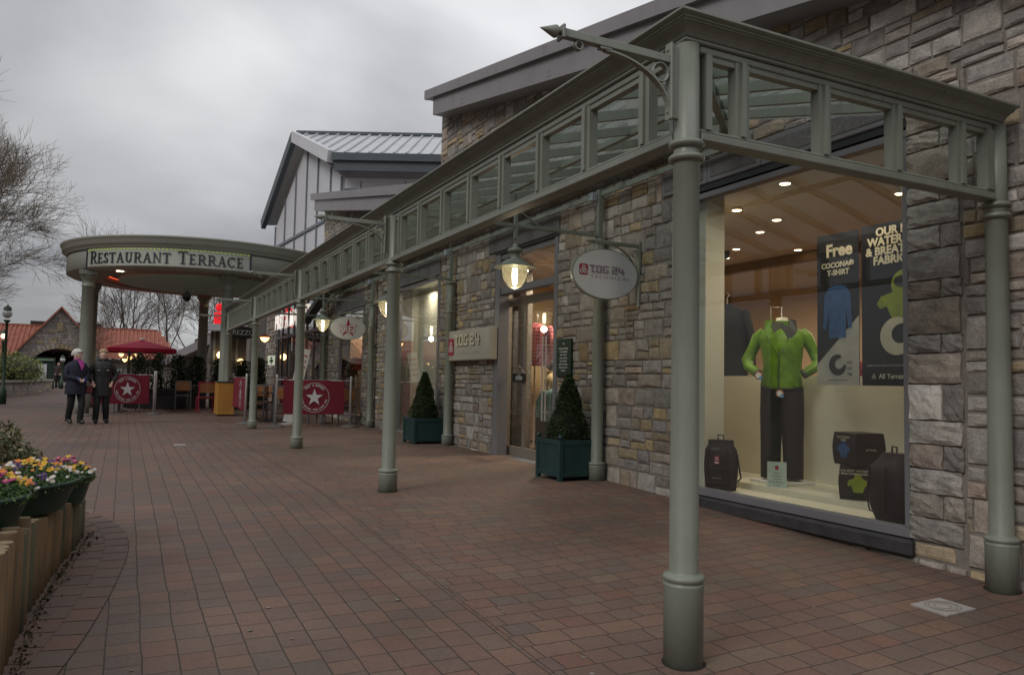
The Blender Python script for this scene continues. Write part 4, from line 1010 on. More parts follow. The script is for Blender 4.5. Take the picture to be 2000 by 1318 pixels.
hung(7.3, 8.05, 1.3, .55, 1.0, BLACKF, 'black coat hanging behind the left of the display screen')
def checkmat():
    m, nt, p = newmat('red_check_cloth'); L = nt.links.new
    tc = N(nt, 'ShaderNodeTexCoord'); w1_ = N(nt, 'ShaderNodeTexWave', bands_direction='Z'); w1_.inputs['Scale'].default_value = 5
    w2_ = N(nt, 'ShaderNodeTexWave', bands_direction='Y'); w2_.inputs['Scale'].default_value = 5
    L(tc.outputs['Object'], w1_.inputs[0]); L(tc.outputs['Object'], w2_.inputs[0])
    k = math_(nt, 'MULTIPLY', math_(nt, 'ADD', w1_.outputs['Fac'], w2_.outputs['Fac']), .5)
    cr = N(nt, 'ShaderNodeValToRGB'); e = cr.color_ramp.elements; e[0].position = .2; e[0].color = (.10, .015, .03, 1); e[1].position = .8; e[1].color = (.5, .12, .12, 1); L(k, cr.inputs[0]); L(cr.outputs[0], p.inputs['Base Color']); p.inputs['Roughness'].default_value = .8
    return m
CHECK = checkmat()
hung(6.3, 11.62, 1.48, .52, .72, CHECK, 'red checked shirt hanging just inside the shop doorway', 'hanging_shirt')
TEALC = mat('teal_cloth', (.02, .14, .2), .8, var=.3); PINKC = mat('pink_cloth', (.35, .05, .12), .8, var=.3)
for i in range(8):
    hung(6.9+.05*i, 12.55-.11*i, 1.5, .38, .55, (TEALC, BLACKF, TEALC, CHECK)[i % 4], 'one of the tightly packed shirts on the rail inside the shop', 'hanging_shirt', f=(-.3, -.95, 0))['group'] = 'shirts packed on the inner rail'
t = thing('clothes_rail', (6.9, 12.0, -.08), 'metal clothes rail seen through the shop doorway', 'rail')
MB().tube([(6.85, 12.7, -.08), (6.85, 12.7, 2.22), (7.35, 11.6, 2.22), (7.35, 11.6, -.08)], .014, 8).build('frame', STEEL, t)
t = thing('photo_panel', (7.6, 12.6, 2.2), 'red and cream photo panel high above the clothes rail inside the shop', 'picture')
MB().box(7.6, 7.62, 12.2, 13.3, 2.2, 2.75).build('board', CREAM, t)
b = MB(); mm = mYZ(7.597, 12.75, 2.45)
for dx, s_ in ((-.25, .6), (.05, .8), (.33, .65)): flat(b, TORSO, mm @ Matrix.Translation((dx, -.05, 0)) @ Matrix.Scale(s_, 4), .002)
b.build('printed_figures', REDB, t)
t = thing('display_stand', (6.6, 11.3, -.079), 'low dark green display stand inside the shop doorway', 'stand')
MB().bbox(6.45, 6.95, 11.15, 11.9, -.078, .62, .01).build('stand_body', mat('dark_green_stand', (.01, .03, .015), .6), t)
b = MB(); [b.bbox(6.5+.1*i, 6.58+.1*i, 11.2, 11.8, .621, .66+.02*(i % 3), .01) for i in range(4)]; b.build('folded_clothes', TEALC, t)
hung(6.4, 11.1, .55, .5, .55, mat('teal_plaid', (.10, .2, .19), .8, var=.4, scale=25), 'teal and pink dress hanging below the checked shirt', 'hanging_dress')
hung(6.4, 11.38, .62, .22, .36, PINKC, 'small pink patterned top on the low stand', 'pink_blouse')
for (x_, y_, c_) in ((8.5, 8.2, REDB), (8.9, 7.0, PINKC), (8.6, 6.4, REDB)):
    hung(x_, y_, 1.0, .4, .6, c_, {8.2: 'red top on a far rail left of the mannequin', 7.0: 'pink top on a far rail behind the mannequin', 6.4: 'red top on a far rail right of the mannequin'}[y_], 'red_blouse' if c_ is REDB else 'pink_blouse')
# ------------------------------------------------------------------ second stone building with the cafe front
cafe = thing('cafe_building', (XW+.1, 19, 0), 'stone cafe building under a low grey verge, left of the box sign', 'building')
def vz2(y): return 6.93-.1895*(24.15-y)
HW3 = (19.15, 21.62, .2, 3.05)
b = MB(); rubble(b, 14.035, 23.9, -.1, 6.9, FX, [(14.0, 16.42, .05, 3.235), HL2, HW3, (19.1, 21.99, 3.04, 3.5)], lambda y: vz2(y)-.3, seed=31)
backing(b, 14.035, 23.9, -.3, lambda y: vz2(y)-.28, [(14.0, 16.42, .05, 3.235), HW3])
b.build('wall', [STONEF, MORTAR], cafe)
for (x0, x1, za, zb_, y_end) in ((4.98, 5.06, 0, -.2, 24.15), (5.05, 5.4, -.201, -.52, 23.85)):
    b = MB(); v = [(x, y, vz2(y)+dz) for y in (14.06, y_end) for x in (x0, x1) for dz in (zb_, za)]
    b.add(v, [(0, 1, 3, 2), (4, 6, 7, 5), (0, 4, 5, 1), (2, 3, 7, 6), (0, 2, 6, 4), (1, 5, 7, 3)]); b.build('verge_board', GREY, cafe)
b = MB(); v = [(x, y, vz2(y)+dz) for y in (14.06, 24.15) for x in (5.061, 6.4) for dz in (-.17, -.01)]
b.add(v, [(0, 1, 3, 2), (4, 6, 7, 5), (0, 4, 5, 1), (2, 3, 7, 6), (0, 2, 6, 4), (1, 5, 7, 3)]); b.build('roof', GREY, cafe)
w2 = window(13.9, 16.42, .105, 3.14, shop, (15.15,), name='cream_display_window')
MB().bbox(XW-.06, XW+.12, 13.86, 16.5, .0, .029, .005).build('threshold', SILL, shop)
MB().box(5.9, 5.94, 13.81, 16.6, .03, 3.2).build('display_screen', CREAM, shop)
MB().box(XW+.06, 5.9, 16.5, 16.6, .03, 3.2).build('display_screen', CREAM, shop)
MB().box(XW+.06, 5.899, 13.85, 16.499, 3.201, 3.22).build('display_screen', CREAM, shop)
lintel(13.9, 16.5, 3.24, 3.58, 2, cafe)
for y in (14.6, 15.6):  # unseen area lights added to brighten the cream screen behind the pane
    ld = bpy.data.lights.new('shop_fill_light', 'AREA'); ld.size = .3; ld.energy = 9; ld.color = (1, .88, .7)
    lo = bpy.data.objects.new('shop_fill_light', ld); COL.objects.link(lo); lo.location = (5.68, y, 3.1)
w3 = window(19.17, 21.6, .28, 2.98, cafe, (20.4,), name='cafe_window')
lintel(19.1, 21.95, 3.06, 3.42, 2, cafe)
b = MB(); b.box(XW+.31, 9, 16.7, 31.5, 3.3, 3.4); b.build('ceiling', mat('cafe_ceiling', (.3, .2, .12), .8), cafe)
b = MB(); b.box(9, 9.1, 16.7, 31.5, -.1, 3.3); b.box(XW+.31, 9, 16.7, 16.8, -.1, 3.3); b.build('interior_wall', mat('cafe_wall', (.35, .2, .09), .8, var=.4, scale=1.3), cafe)
b = MB(); b.box(XW+.02, 9, 16.7, 31.5, -.1, .07); b.build('cafe_floor', WOODF, cafe)
ORN = mat('orange_panel', (.6, .2, .02), .6, emit=(1, .3, .03), estr=.35)
MB().box(6.2, 6.25, 19.1, 19.9, .4, 2.6).build('orange_panel', ORN, cafe)
MB().box(6.15, 6.19, 19.15, 19.7, 2.0, 2.7).build('menu_panel', mat('lit_yellow_menu', (.6, .4, .1), .6, emit=(1, .6, .12), estr=.4), cafe)
MB().box(6.3, 6.34, 20.2, 21.5, .35, 2.9).build('blind', mat('cafe_blind', (.3, .28, .22), .8), cafe)
MB().box(6.9, 7.2, 25.5, 28.8, 1.5, 1.9).build('red_shelf', REDB, cafe)
for (x, y, e) in ((7.0, 21, 22), (7.2, 25.5, 24), (7, 29.5, 18)):
    ld = bpy.data.lights.new('cafe_light', 'AREA'); ld.size = .5; ld.energy = e; ld.color = (1, .62, .3)
    lo = bpy.data.objects.new('cafe_light', ld); COL.objects.link(lo); lo.location = (x, y, 3.2)
for (x, y) in ((6.4, 22.4), (6.6, 26), (6.5, 28.2), (6.5, 20.6)): MB().lathe([(0, 2.75), (.07, 2.78), (.05, 2.9), (0, 2.92)], (x, y, 0), 12).build('cafe_pendant', DOWNL, cafe)
# glazed cafe front between y 23.9 and 31.5
fr = MB()
for y in (23.94, 25.0, 26.1, 27.2, 28.3, 29.4, 30.5, 31.4): fr.bbox(XW-.03, XW+.06, y-.04, y+.04, .06, 3.9, .005)
fr.bbox(XW-.05, XW+.08, 23.9, 31.44, 2.68, 2.78, .005); fr.bbox(XW-.05, XW+.08, 23.9, 31.44, 3.85, 3.98, .005); fr.bbox(XW-.05, XW+.08, 23.9, 31.44, .03, .2, .005)
gf = fr.build('glazed_front', FRAME, cafe)
MB().quad((XW+.01, 23.94, .2), (XW+.01, 31.4, .2), (XW+.01, 31.4, 3.85), (XW+.01, 23.94, 3.85)).build('pane', PANE, gf)
b = MB(); b.text('PRET A MANGER', .8, mYZ(XW-.06, 28.6, 3.33), bold=.012, ext=.01, wid=6.6); b.build('shop_lettering', mat('lit_white_letters', (.9, .85, .8), .5, emit=(1, .9, .8), estr=.5), cafe)
MB().box(XW+.1, XW+.2, 23.95, 31.4, 2.8, 3.84).build('fascia_panel', mat('maroon_fascia', (.09, .02, .025), .5), cafe)
b = MB(); rubble(b, 31.45, 34, -.1, 4.4, FX, seed=41, detail=False, prot=.04, big=1.3); b.box(XW-.02, XW+.4, 31.45, 34, -.3, 4.4, 1); b.build('end_pier', [STONEF, MORTAR], cafe)
b = MB(); b.box(XW-.3, 9.2, 23.92, 34, 4.0, 4.25); b.build('front_canopy', SLATEB, cafe)
# dark porch verge over the cafe front
MB().bar((5.0, 19.6, 4.15), (5.0, 24.3, 2.95), .25, .16).build('porch_verge', SLATEB, cafe)
# hanging lanterns' small box lights etc. : white banner leaning in the cafe seating
t = thing('tall_banner', (3.7, 19.55, 0.06), 'tall leaning white banner with pink lettering behind the canvas screen', 'banner')
mm = Matrix.Rotation(radians(11), 4, 'Y')
m = Matrix.Translation((3.64, 19.55, 0.06)) @ mm @ mXZ(0, 0, 0)
b = MB(); flat(b, [(-.1, .05), (.17, .05), (.17, 1.9), (-.1, 1.9)], m, .01); b.build('banner_cloth', WHITE, t)
b = MB()
for i, s_ in enumerate(('NEW', 'HOT', 'SOUPS', 'TODAY')): b.text(s_, .085, m @ Matrix.Translation((.035, 1.72-.14*i, .0115)), bold=.004, ext=.001, wid=.2)
flat(b, [(-.06, .9), (.1, .9), (.13, 1.12), (-.05, 1.1)], m @ Matrix.Translation((0, 0, .011)), .001); b.build('pink_print', mat('banner_pink', (.45, .08, .16), .6), t)
MB().lathe([(0, 0), (.22, 0), (.22, .02), (.03, .03), (0, .05)], (3.68, 19.55, .052), 20).build('base_plate', STEEL, t)

# ------------------------------------------------------------------ white hall with metal roof
hall = thing('white_hall', (8, 30, 0), 'white panelled hall with a standing seam metal roof and glazed gable', 'building')
Rd = Vector((.894, -.448, 0)); Gd = Vector((-.0492, 1, 0)).normalized()
EV = Vector((6.10, 26.0, 8.5)); AP = Vector((5.83, 31.32, 11.0)); EL = Vector((5.56, 36.6, 8.0))
RL = 14
METR = mat('zinc_roof', (.52, .54, .56), .4, metal=.1, var=.1, scale=.8)
WPAN = mat('white_panel', (.62, .62, .66), .5, var=.05, scale=.6)
def slab(b, P, Q, off0, off1):
    v = [P, Q, Q+Rd*RL, P+Rd*RL]; b.add([p+Vector((0, 0, off0)) for p in v]+[p+Vector((0, 0, off1)) for p in v], [(3, 2, 1, 0), (4, 5, 6, 7), (0, 1, 5, 4), (1, 2, 6, 5), (2, 3, 7, 6), (3, 0, 4, 7)])
b = MB(); slab(b, EV+Vector((0, 0, .38)), AP, -.12, 0); slab(b, EL+Vector((0, 0, .3)), AP, -.12, 0); rf = b.build('roof', METR, hall)
E2 = EV+Vector((0, 0, .38)); n_s = (AP-E2); perp = Vector((.448, .894, 0))
b = MB(); sl_ = (AP.z-E2.z)/((AP-E2).dot(perp)); wd = (AP-E2).dot(perp)
for k in range(1, 34):
    q0 = E2+Rd*(k*.42-3)                       # along the eave; ribs run square to it
    p0 = q0; p1 = q0+perp*wd+Vector((0, 0, sl_*wd))
    # clip to the skewed gable edge
    def inside(p): return (p-E2).dot(Rd) >= (AP-E2).dot(Rd)*((p-E2).dot(perp)/wd)-1e-6
    if not inside(p1): continue
    if not inside(p0):
        lo_, hi_ = 0.0, 1.0
        for _ in range(20):
            md = (lo_+hi_)/2
            if inside(p0.lerp(p1, md)): hi_ = md
            else: lo_ = md
        p0 = p0.lerp(p1, hi_)
    b.bar(p0+Vector((0, 0, .03)), p1+Vector((0, 0, .03)), .05, .075)
b.build('standing_seams', METR, rf)
MB().bar(AP+Vector((0, 0, .05)), AP+Rd*RL+Vector((0, 0, .05)), .2, .12).build('ridge_cap', SLATEB, rf)
b = MB(); b.bar(E2+Vector((0, 0, -.12))-Rd*.05, E2+Rd*RL+Vector((0, 0, -.12)), .12, .26); b.build('gutter', SLATEB, hall)
b = MB(); b.bar(E2+Vector((0, 0, -.42))+perp*.1, E2+Rd*RL+Vector((0, 0, -.42))+perp*.1, .12, .34); b.build('fascia', SLATEB, hall)
for A_, B_, mt, nm in ((E2, AP, WPAN, 'verge_board'), (EL+Vector((0, 0, .3)), AP, SLATEB, 'verge_board')):
    b = MB(); b.bar(A_-Rd*.12+Vector((0, 0, -.12)), B_-Rd*.12+Vector((0, 0, -.12)), .2, .42); b.build(nm, mt, hall)
# walls set back under the roof
ins = Rd*.22
w0 = Vector((6.35, 26.6, 0)); w1_ = Vector((5.66, 36.0, 0))
def wallpoly(pts, mt, nm, th=.1, par=hall): b = MB(); b.poly(pts, Rd*th); return b.build(nm, mt, par)
def gz(t): # gable underside height at fraction t along the gable wall
    return 8.25+t*2*(10.55-8.25) if t < .5 else 10.55-(t-.5)*2*(10.55-7.8)
gw = lambda t, z: w0.lerp(w1_, t)+ins+Vector((0, 0, z))
wallpoly([gw(0, 0), gw(1, 0), gw(1, gz(1)), gw(.5, gz(.5)), gw(0, gz(0))], WPAN, 'gable_wall')
b = MB()
for t_ in (.0, .13, .3, .46, .63, .8, .97):
    p = gw(t_, 0)-Rd*.03; b.bar(p+Vector((0, 0, 3)), p+Vector((0, 0, gz(t_))), .07, .07)
b.bar(gw(0, 7.0)-Rd*.03, gw(1, 7.0)-Rd*.03, .09, .1)
b.build('dark_mullions', mat('blue_grey_mullion', (.2, .22, .25), .5), hall)
b = MB(); q = w0+ins; b.poly([q, q+Rd*RL, q+Rd*RL+Vector((0, 0, 8.2)), q+Vector((0, 0, 8.2))], perp*.1); sw = b.build('side_wall', WPAN, hall)
b = MB()
for k in range(1, 9): p = q+Rd*(k*1.55-.9)-perp*.004; b.bar(p+Vector((0, 0, 5)), p+Vector((0, 0, 8.1)), .025, .02)
b.build('panel_joints', DARKFR, sw)
b = MB(); p = q+Rd*.1-perp*.03+Vector((0, 0, 6.9)); b.poly([p, p+Rd*1.3, p+Rd*1.3+Vector((0, 0, .9)), p+Vector((0, 0, .9))], -perp*.05); b.build('louvre_window', mat('louvre_blue', (.07, .08, .12), .3), hall)
b = MB(); p = q-Rd*.1-perp*.35; b.poly([p+Vector((0, 0, 4)), p+Rd*.75+Vector((0, 0, 4)), p+Rd*.75+Vector((0, 0, 7.45)), p+Vector((0, 0, 7.45))], perp*.3); b.build('stone_pier', STONEF, hall)
b = MB(); b.poly([p-Rd*.1+Vector((0, 0, 7.451)), p+Rd*.9+Vector((0, 0, 7.451)), p+Rd*.9+Vector((0, 0, 7.53)), p-Rd*.1+Vector((0, 0, 7.53))], perp*.5); b.build('pier_cap', SLATEB, hall)
b = MB(); p = w1_-Rd*.35; b.box(p.x-.4, p.x+.9, p.y-.4, p.y+.6, 0, 6.9); b.build('stone_pier', STONEF, hall)
b = MB(); b.box(p.x-.5, p.x+1, p.y-.5, p.y+.7, 6.901, 7.0); b.build('pier_cap', SLATEB, hall)

# ------------------------------------------------------------------ rotunda
RC = Vector((2.15, 26.2, 0)); RR = 3.78
rot = thing('rotunda', (RC.x, RC.y, G(RC.x, RC.y)), 'round pavilion on tall columns with dark RESTAURANT TERRACE lettering on its band', 'pavilion')
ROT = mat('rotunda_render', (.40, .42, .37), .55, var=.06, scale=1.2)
def ztop(z): return z
MB().lathe([(3.4, 4.06), (3.7, 4.06), (3.74, 4.09), (3.78, 4.1), (3.78, 4.62)], RC, 120).build('fascia_band', ROT, rot)
MB().lathe([(3.78, 4.62), (3.81, 4.625), (3.815, 4.64), (3.86, 4.70), (3.92, 4.73), (3.92, 4.86), (3.96, 4.88), (3.97, 4.93), (3.8, 4.95), (0, 5.02)], RC, 120).build('cornice', ROT, rot)
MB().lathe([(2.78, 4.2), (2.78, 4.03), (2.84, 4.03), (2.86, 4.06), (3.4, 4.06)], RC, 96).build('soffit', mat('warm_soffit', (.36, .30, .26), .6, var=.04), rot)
MB().lathe([(0, 3.90), (1.2, 3.91), (2.0, 3.95), (2.42, 4.0), (2.5, 4.03), (2.5, 4.1), (2.3, 4.12)], RC+Vector((.1, -.15, 0)), 96).build('ceiling_disc', mat('pale_turquoise_disc', (.46, .72, .65), .6, var=.04), rot)
MB().lathe([(0, 4.2), (2.78, 4.2)], RC, 64).build('cove', mat('cove_grey', (.3, .25, .22), .6, var=.04), rot)
LEDR = mat('lit_red_strip', (1, .1, .05), .5, emit=(1, .12, .05), estr=.8)
MB().lathe([(2.68, 4.185), (2.74, 4.185), (2.74, 4.195), (2.68, 4.195), (2.68, 4.185)], RC, 96).build('red_light_strip', LEDR, rot)
def dl_dir(px_dir):  # hit of the sight line x = d*y with the near side of the circle
    d = px_dir; a = 1+d*d; bq = -2*(d*RC.x+RC.y); c = RC.x**2+RC.y**2-(RR+.01)**2
    y = (-bq-sqrt(bq*bq-4*a*c))/(2*a); return atan2(y-RC.y, d*y-RC.x)
AL, AR = dl_dir(-.0404)-0.02, dl_dir(.1355)
AL2 = AL if AL < 0 else AL-2*pi
ang = lambda u: AL2+(AR-AL2)*u
# framed panel
b = MB(); r_ = RR+.006
def arcband(b, a0, a1, z0, z1, r, n=60, t=.012, mi=0):
    vs = []
    for k in range(n+1):
        a = a0+(a1-a0)*k/n
        for rr, z in ((r, z0), (r+t, z0), (r+t, z1), (r, z1)): vs.append((RC.x+rr*cos(a), RC.y+rr*sin(a), z))
    b.add(vs, [(k*4+i, k*4+(i+1) % 4, (k+1)*4+(i+1) % 4, (k+1)*4+i) for k in range(n) for i in range(4)]+[(0, 3, 2, 1), (n*4, n*4+1, n*4+2, n*4+3)], mi)
arcband(b, AL2, AR, 4.12, 4.60, RR+.003); b.build('sign_panel', mat('sign_panel_pale', (.41, .43, .378), .5, var=.04), rot)
b = MB()
for a in (AL2, AR): arcband(b, a-.006, a+.006, 4.1, 4.62, RR+.004, 2, .03)
arcband(b, AL2-.5, AL2-.012, 4.585, 4.6, RR+.002, 30, .02); arcband(b, AR+.012, AR+.9, 4.585, 4.6, RR+.002, 30, .02)
b.build('panel_edge', mat('dark_blue_edge', (.03, .035, .06), .5), rot)
b = MB(); nd = 44
for k in range(nd):
    a = AL2+(AR-AL2)*(k+.5)/nd; arcband(b, a-.007, a+.007, 4.555, 4.59, RR+.016, 1, .01)
b.build('green_bulb_row', mat('lime_bulbs', (.45, .6, .12), .5, emit=(.6, .8, .1), estr=.1), rot)
# serif capitals drawn as polygons : (thick stems, thin bars, bracket serifs); cap height 1
def _arc(cx_, cy_, r0, r1, a0, a1, n=14, ky=1.0, thin=.5):
    o_, i_ = [], []
    for k in range(n+1):
        a = radians(a0+(a1-a0)*k/n); th = (r1-r0)*(thin+(1-thin)*abs(cos(a)))
        o_.append((cx_+r1*cos(a), cy_+r1*ky*sin(a))); i_.append((cx_+(r1-th)*cos(a), cy_+(r1-th)*ky*sin(a)))
    return [[o_[k], o_[k+1], i_[k+1], i_[k]] for k in range(n)]
def _q(x0, y0, x1, y1): return [(x0, y0), (x1, y0), (x1, y1), (x0, y1)]
GL = {
 'R': (.78, [_q(.1, 0, .24, 1), _q(0, 0, .34, .05), _q(0, .95, .3, 1), _q(.24, .93, .42, 1), _q(.24, .45, .42, .52), [(.34, .5), (.47, .5), (.74, .05), (.58, .05)], _q(.58, 0, .84, .05)]+_arc(.40, .725, .12, .275, -90, 90)),
 'E': (.66, [_q(.1, 0, .24, 1), _q(0, 0, .6, .06), _q(0, .94, .56, 1), _q(.24, .47, .46, .53), _q(.44, .4, .48, .6), _q(.54, .0, .6, .2), _q(.51, .82, .56, 1)]),
 'S': (.56, _arc(.27, .74, .08, .24, 25, 270, ky=1.05, thin=.45)+_arc(.27, .26, .09, .26, -155, 90, ky=.98, thin=.45)+[_q(.45, .74, .49, 1), _q(.0, 0, .04, .24)]),
 'T': (.70, [_q(.28, 0, .42, 1), _q(.17, 0, .53, .05), _q(0, .94, .7, 1), _q(0, .8, .045, 1), _q(.655, .8, .7, 1)]),
 'A': (.80, [[(.08, 0), (.14, 0), (.42, .93), (.38, 1)], [(.36, 1), (.46, 1), (.76, 0), (.6, 0)], _q(.24, .33, .6, .39), _q(0, 0, .24, .05), _q(.5, 0, .84, .05)]),
 'U': (.80, [_q(.1, .3, .24, 1), _q(0, .95, .34, 1), _q(.60, .3, .66, 1), _q(.5, .95, .76, 1)]+_arc(.38, .3, .12, .28, 180, 360, ky=1.05, thin=.6)),
 'N': (.84, [_q(.12, 0, .17, 1), _q(.02, 0, .28, .05), [(.02, 1), (.2, 1), (.72, .0), (.66, 0)], _q(.66, 0, .715, 1), _q(.56, .95, .82, 1)]),
 'C': (.76, _arc(.40, .5, .27, .42, 45, 315, ky=1.2, thin=.4)+[_q(.66, .74, .7, .98)]),
}
b = MB(); word = 'RESTAURANT TERRACE'; 
tot = 0; lay = []
for i, ch in enumerate(word):
    s_ = .335 if (ch == 'R' and i == 0) or (ch == 'T' and i == 11) else .275
    if ch == ' ': tot += .16; continue
    w_, P_ = GL[ch]; lay.append((tot, s_, P_)); tot += w_*s_+.035
arc_len = (AR-AL2)*RR*.93; kx = arc_len/tot
for x0, s_, P_ in lay:
    for pg in P_:
        vs = []
        for d_ in (RR+.02, RR+.04):
            for (x, y) in pg:
                a = AL2+((AR-AL2)*RR*.035+(x0+x*s_)*kx)/RR; z = 4.2+y*s_
                vs.append((RC.x+d_*cos(a), RC.y+d_*sin(a), z))
        n = len(pg); b.add(vs, [tuple(range(n)), tuple(range(n, 2*n))]+[(i, (i+1) % n, n+(i+1) % n, n+i) for i in range(n)])
b.build('lettering', TEXTD, rot)
# columns
def rcol(x, y, dark=False):
    zb = G(x, y)-.02
    b = MB().lathe([(0, zb), (.172, zb), (.172, zb+.3), (.165, zb+.32), (.16, 2.2), (.152, 3.6), (.155, 3.602)], (x, y, 0), 28)
    c_ = b.build('column', PAINT, rot)
    MB().lathe([(.152, 3.603), (.172, 3.61), (.172, 3.635), (.155, 3.65), (.155, 3.8), (.175, 3.815), (.18, 3.84), (.2, 3.88), (.215, 3.93)], (x, y, 0), 28).bbox(x-.23, x+.23, y-.23, y+.23, 3.93, 4.058, .01).build('capital', PAINT, c_)
for p in ((-.97, 24.45), (2.56, 23.15), (2.45, 29.2), (-.97, 28.0)): rcol(*p)
for (x, y) in ((-.2, 24.0), (4.2, 24.0), (2.9, 29.0)): MB().lathe([(0, 4.05), (.09, 4.05), (.1, 4.065)], (x, y, 0), 16).build('downlight', DOWNL, rot)
MB().lathe([(0, 5.04), (.14, 5.04), (.14, 5.2), (.1, 5.24), (0, 5.24)], (3.2, 25.5, 0), 16).build('roof_vent', GREENT, rot)
t = thing('security_camera', (1.72, 26.8, 3.5), 'domed security camera hanging under the round pavilion', 'camera')
MB().lathe([(0, 3.9), (.02, 4.5), (.02, 3.9), (.06, 3.86), (.13, 3.78), (.14, 3.72)], (1.72, 26.8, 0), 18).build('housing', ALU, t)
MB().lathe([(.13, 3.72), (.11, 3.64), (.05, 3.58), (0, 3.57)], (1.72, 26.8, 0), 18).build('dome', BLACKP, t)
# yellow board round the foot of the near column
t = thing('yellow_board', (2.56, 22.85, G(2.5, 22.9)), 'yellow ochre board box round the foot of the big pavilion column', 'board')
z = G(2.5, 22.9); YEL = mat('ochre_board', (.42, .21, .04), .55, var=.1)
MB().bbox(2.35, 2.80, 22.72, 23.5, z+.04, 1.03, .01).build('board_panel', YEL, t)
MB().bbox(2.33, 2.82, 22.7, 23.52, 1.031, 1.06, .004).build('top_edge', DARKFR, t)

# ------------------------------------------------------------------ canvas screens
def screen(x0, y0, x1, y1, label, sx=.15, emblem_u=.5, zc=None):
    z0 = G(x0, y0); z1 = G(x1, y1); t = thing('canvas_screen', (x0, y0, z0), label, 'barrier', 'burgundy canvas screens round the cafe seats')
    d = Vector((x1-x0, y1-y0, 0)); ln = d.length; d.normalize(); nrm = Vector((d.y, -d.x, 0))
    if nrm.y > 0 and abs(nrm.y) > .3: nrm = -nrm
    if abs(nrm.y) <= .3 and nrm.x > 0: nrm = -nrm
    for (x, y, z) in ((x0, y0, z0), (x1, y1, z1)):
        p = MB().lathe([(0, 1.2+z), (.02, 1.2+z), (.026, 1.16+z), (.026, z+.03), (.0, z+.03)], (x, y, 0), 16).build('pole', STEEL, t)
        MB().lathe([(0, z), (.2, z), (.205, z+.012), (.2, z+.03), (.05, z+.045), (.03, z+.06)], (x, y, 0), 28).build('base', mat('grey_cast_base', (.13, .13, .13), .6), p)
    zt = (z0+z1)/2
    MB().tube([Vector((x0, y0, zt+1.09)), Vector((x1, y1, zt+1.09))], .014, 8).build('crossbar', STEEL, t)
    b = MB(); A = Vector((x0, y0, 0))+d*sx; n = 18; w_ = ln-2*sx; vs = []
    for k in range(n+1):
        u = k/n
        for z in (1.10, .82, .55, .30): vs.append(A+d*(w_*u)+nrm*(.012*sin(u*9+z*3)+.02)+Vector((0, 0, zt+z)))
    b.add(vs, [(k*4+i, k*4+i+1, (k+1)*4+i+1, (k+1)*4+i) for k in range(n) for i in range(3)], smooth=True); b.build('canvas', RED, t)
    c = A+d*(w_*emblem_u)+nrm*.04+Vector((0, 0, zt+.69)); m = mdir(c, nrm)
    b = MB(); flat(b, star(.205, .08), m, .001); annulus(b, m, .335, .345, z=.0005, n=48); annulus(b, m, .235, .238, z=.0005, n=4)  if False else None
    for st_, a0, a1, up in (('PRET A MANGER', 135, 45, 1), ('GOOD NATURAL FOOD SINCE 1986', 190, 350, -1)):
        for i, ch in enumerate(st_):
            if ch == ' ': continue
            a = radians(a0+(a1-a0)*i/(len(st_)-1)); R_l = .285
            rotz = a-pi/2 if up > 0 else a+pi/2
            b.text(ch, .075 if up > 0 else .06, m @ Matrix.Translation((R_l*cos(a), R_l*sin(a), .001)) @ Matrix.Rotation(rotz, 4, 'Z') @ Matrix.Diagonal((.8, 1, 1, 1)), bold=.0015, ext=.0005)
    b.build('star_emblem', SIGNW, t)
    return t
screen(3.16, 18.3, 4.86, 18.2, 'burgundy canvas screen with a white star standing across the canopy walk', emblem_u=.5)
screen(-.86, 23.05, .80, 23.75, 'burgundy canvas screen with a white star behind the two walking women', emblem_u=.6)
screen(2.80, 23.2, 2.66, 19.5, 'burgundy canvas screen seen edge-on beside the third outer column', emblem_u=.75)
screen(.92, 27.6, .84, 24.0, 'burgundy canvas screen seen almost end-on behind the star screen on the left', emblem_u=.5)
screen(4.2, 24.4, 5.2, 24.3, 'far burgundy canvas screen behind the cafe tables')
# ------------------------------------------------------------------ cafe chairs and tables
CHFR = mat('chair_grey_frame', (.14, .14, .15), .45, metal=.3); CHRED = mat('chair_red_frame', (.28, .015, .04), .5)
def make_chair(fm, label):
    t = thing('cafe_chair', (0, 0, 0), label, 'chair', 'slatted cafe chairs')
    for sx in (-.22, .22):
        MB().bbox(sx-.016, sx+.016, -.23, -.2, 0, .9, .003).build('rear_leg', fm, t, world=False)
        MB().bbox(sx-.016, sx+.016, .2, .23, 0, .46, .003).build('front_leg', fm, t, world=False)
    MB().bbox(-.236, .236, -.23, -.2, .885, .915, .003).build('top_rail', fm, t, world=False); MB().bbox(-.2, .2, -.225, -.205, .46, .48, .003).build('lower_rail', fm, t, world=False)
    b = MB(); [b.bbox(-.2, .2, -.222, -.206, .60+.07*i, .662+.07*i, .004) for i in range(4)]; b.build('backrest', WOOD, t, world=False)
    b = MB(); [b.bbox(-.22, .22, -.19+.08*i, -.122+.08*i, .452, .474, .004) for i in range(5)]; b.build('seat', WOOD, t, world=False)
    MB().bbox(-.21, .21, -.2, .22, .425, .45, .003).build('seat_frame', fm, t, world=False)
    return t
ch0 = make_chair(CHFR, 'grey-framed slatted chair left of the yellow board, before the black troughs'); ch0.location = (1.72, 26.4, G(1.7, 26.4)); ch0.rotation_euler = (0, 0, pi-.1)
ch1 = make_chair(CHRED, 'red-framed slatted chair just left of the yellow board'); ch1.location = (2.2, 24.4, G(2.2, 24.5)); ch1.rotation_euler = (0, 0, pi)
ch1.rotation_euler = (0, 0, .06); ch0.rotation_euler = (0, 0, -.1)
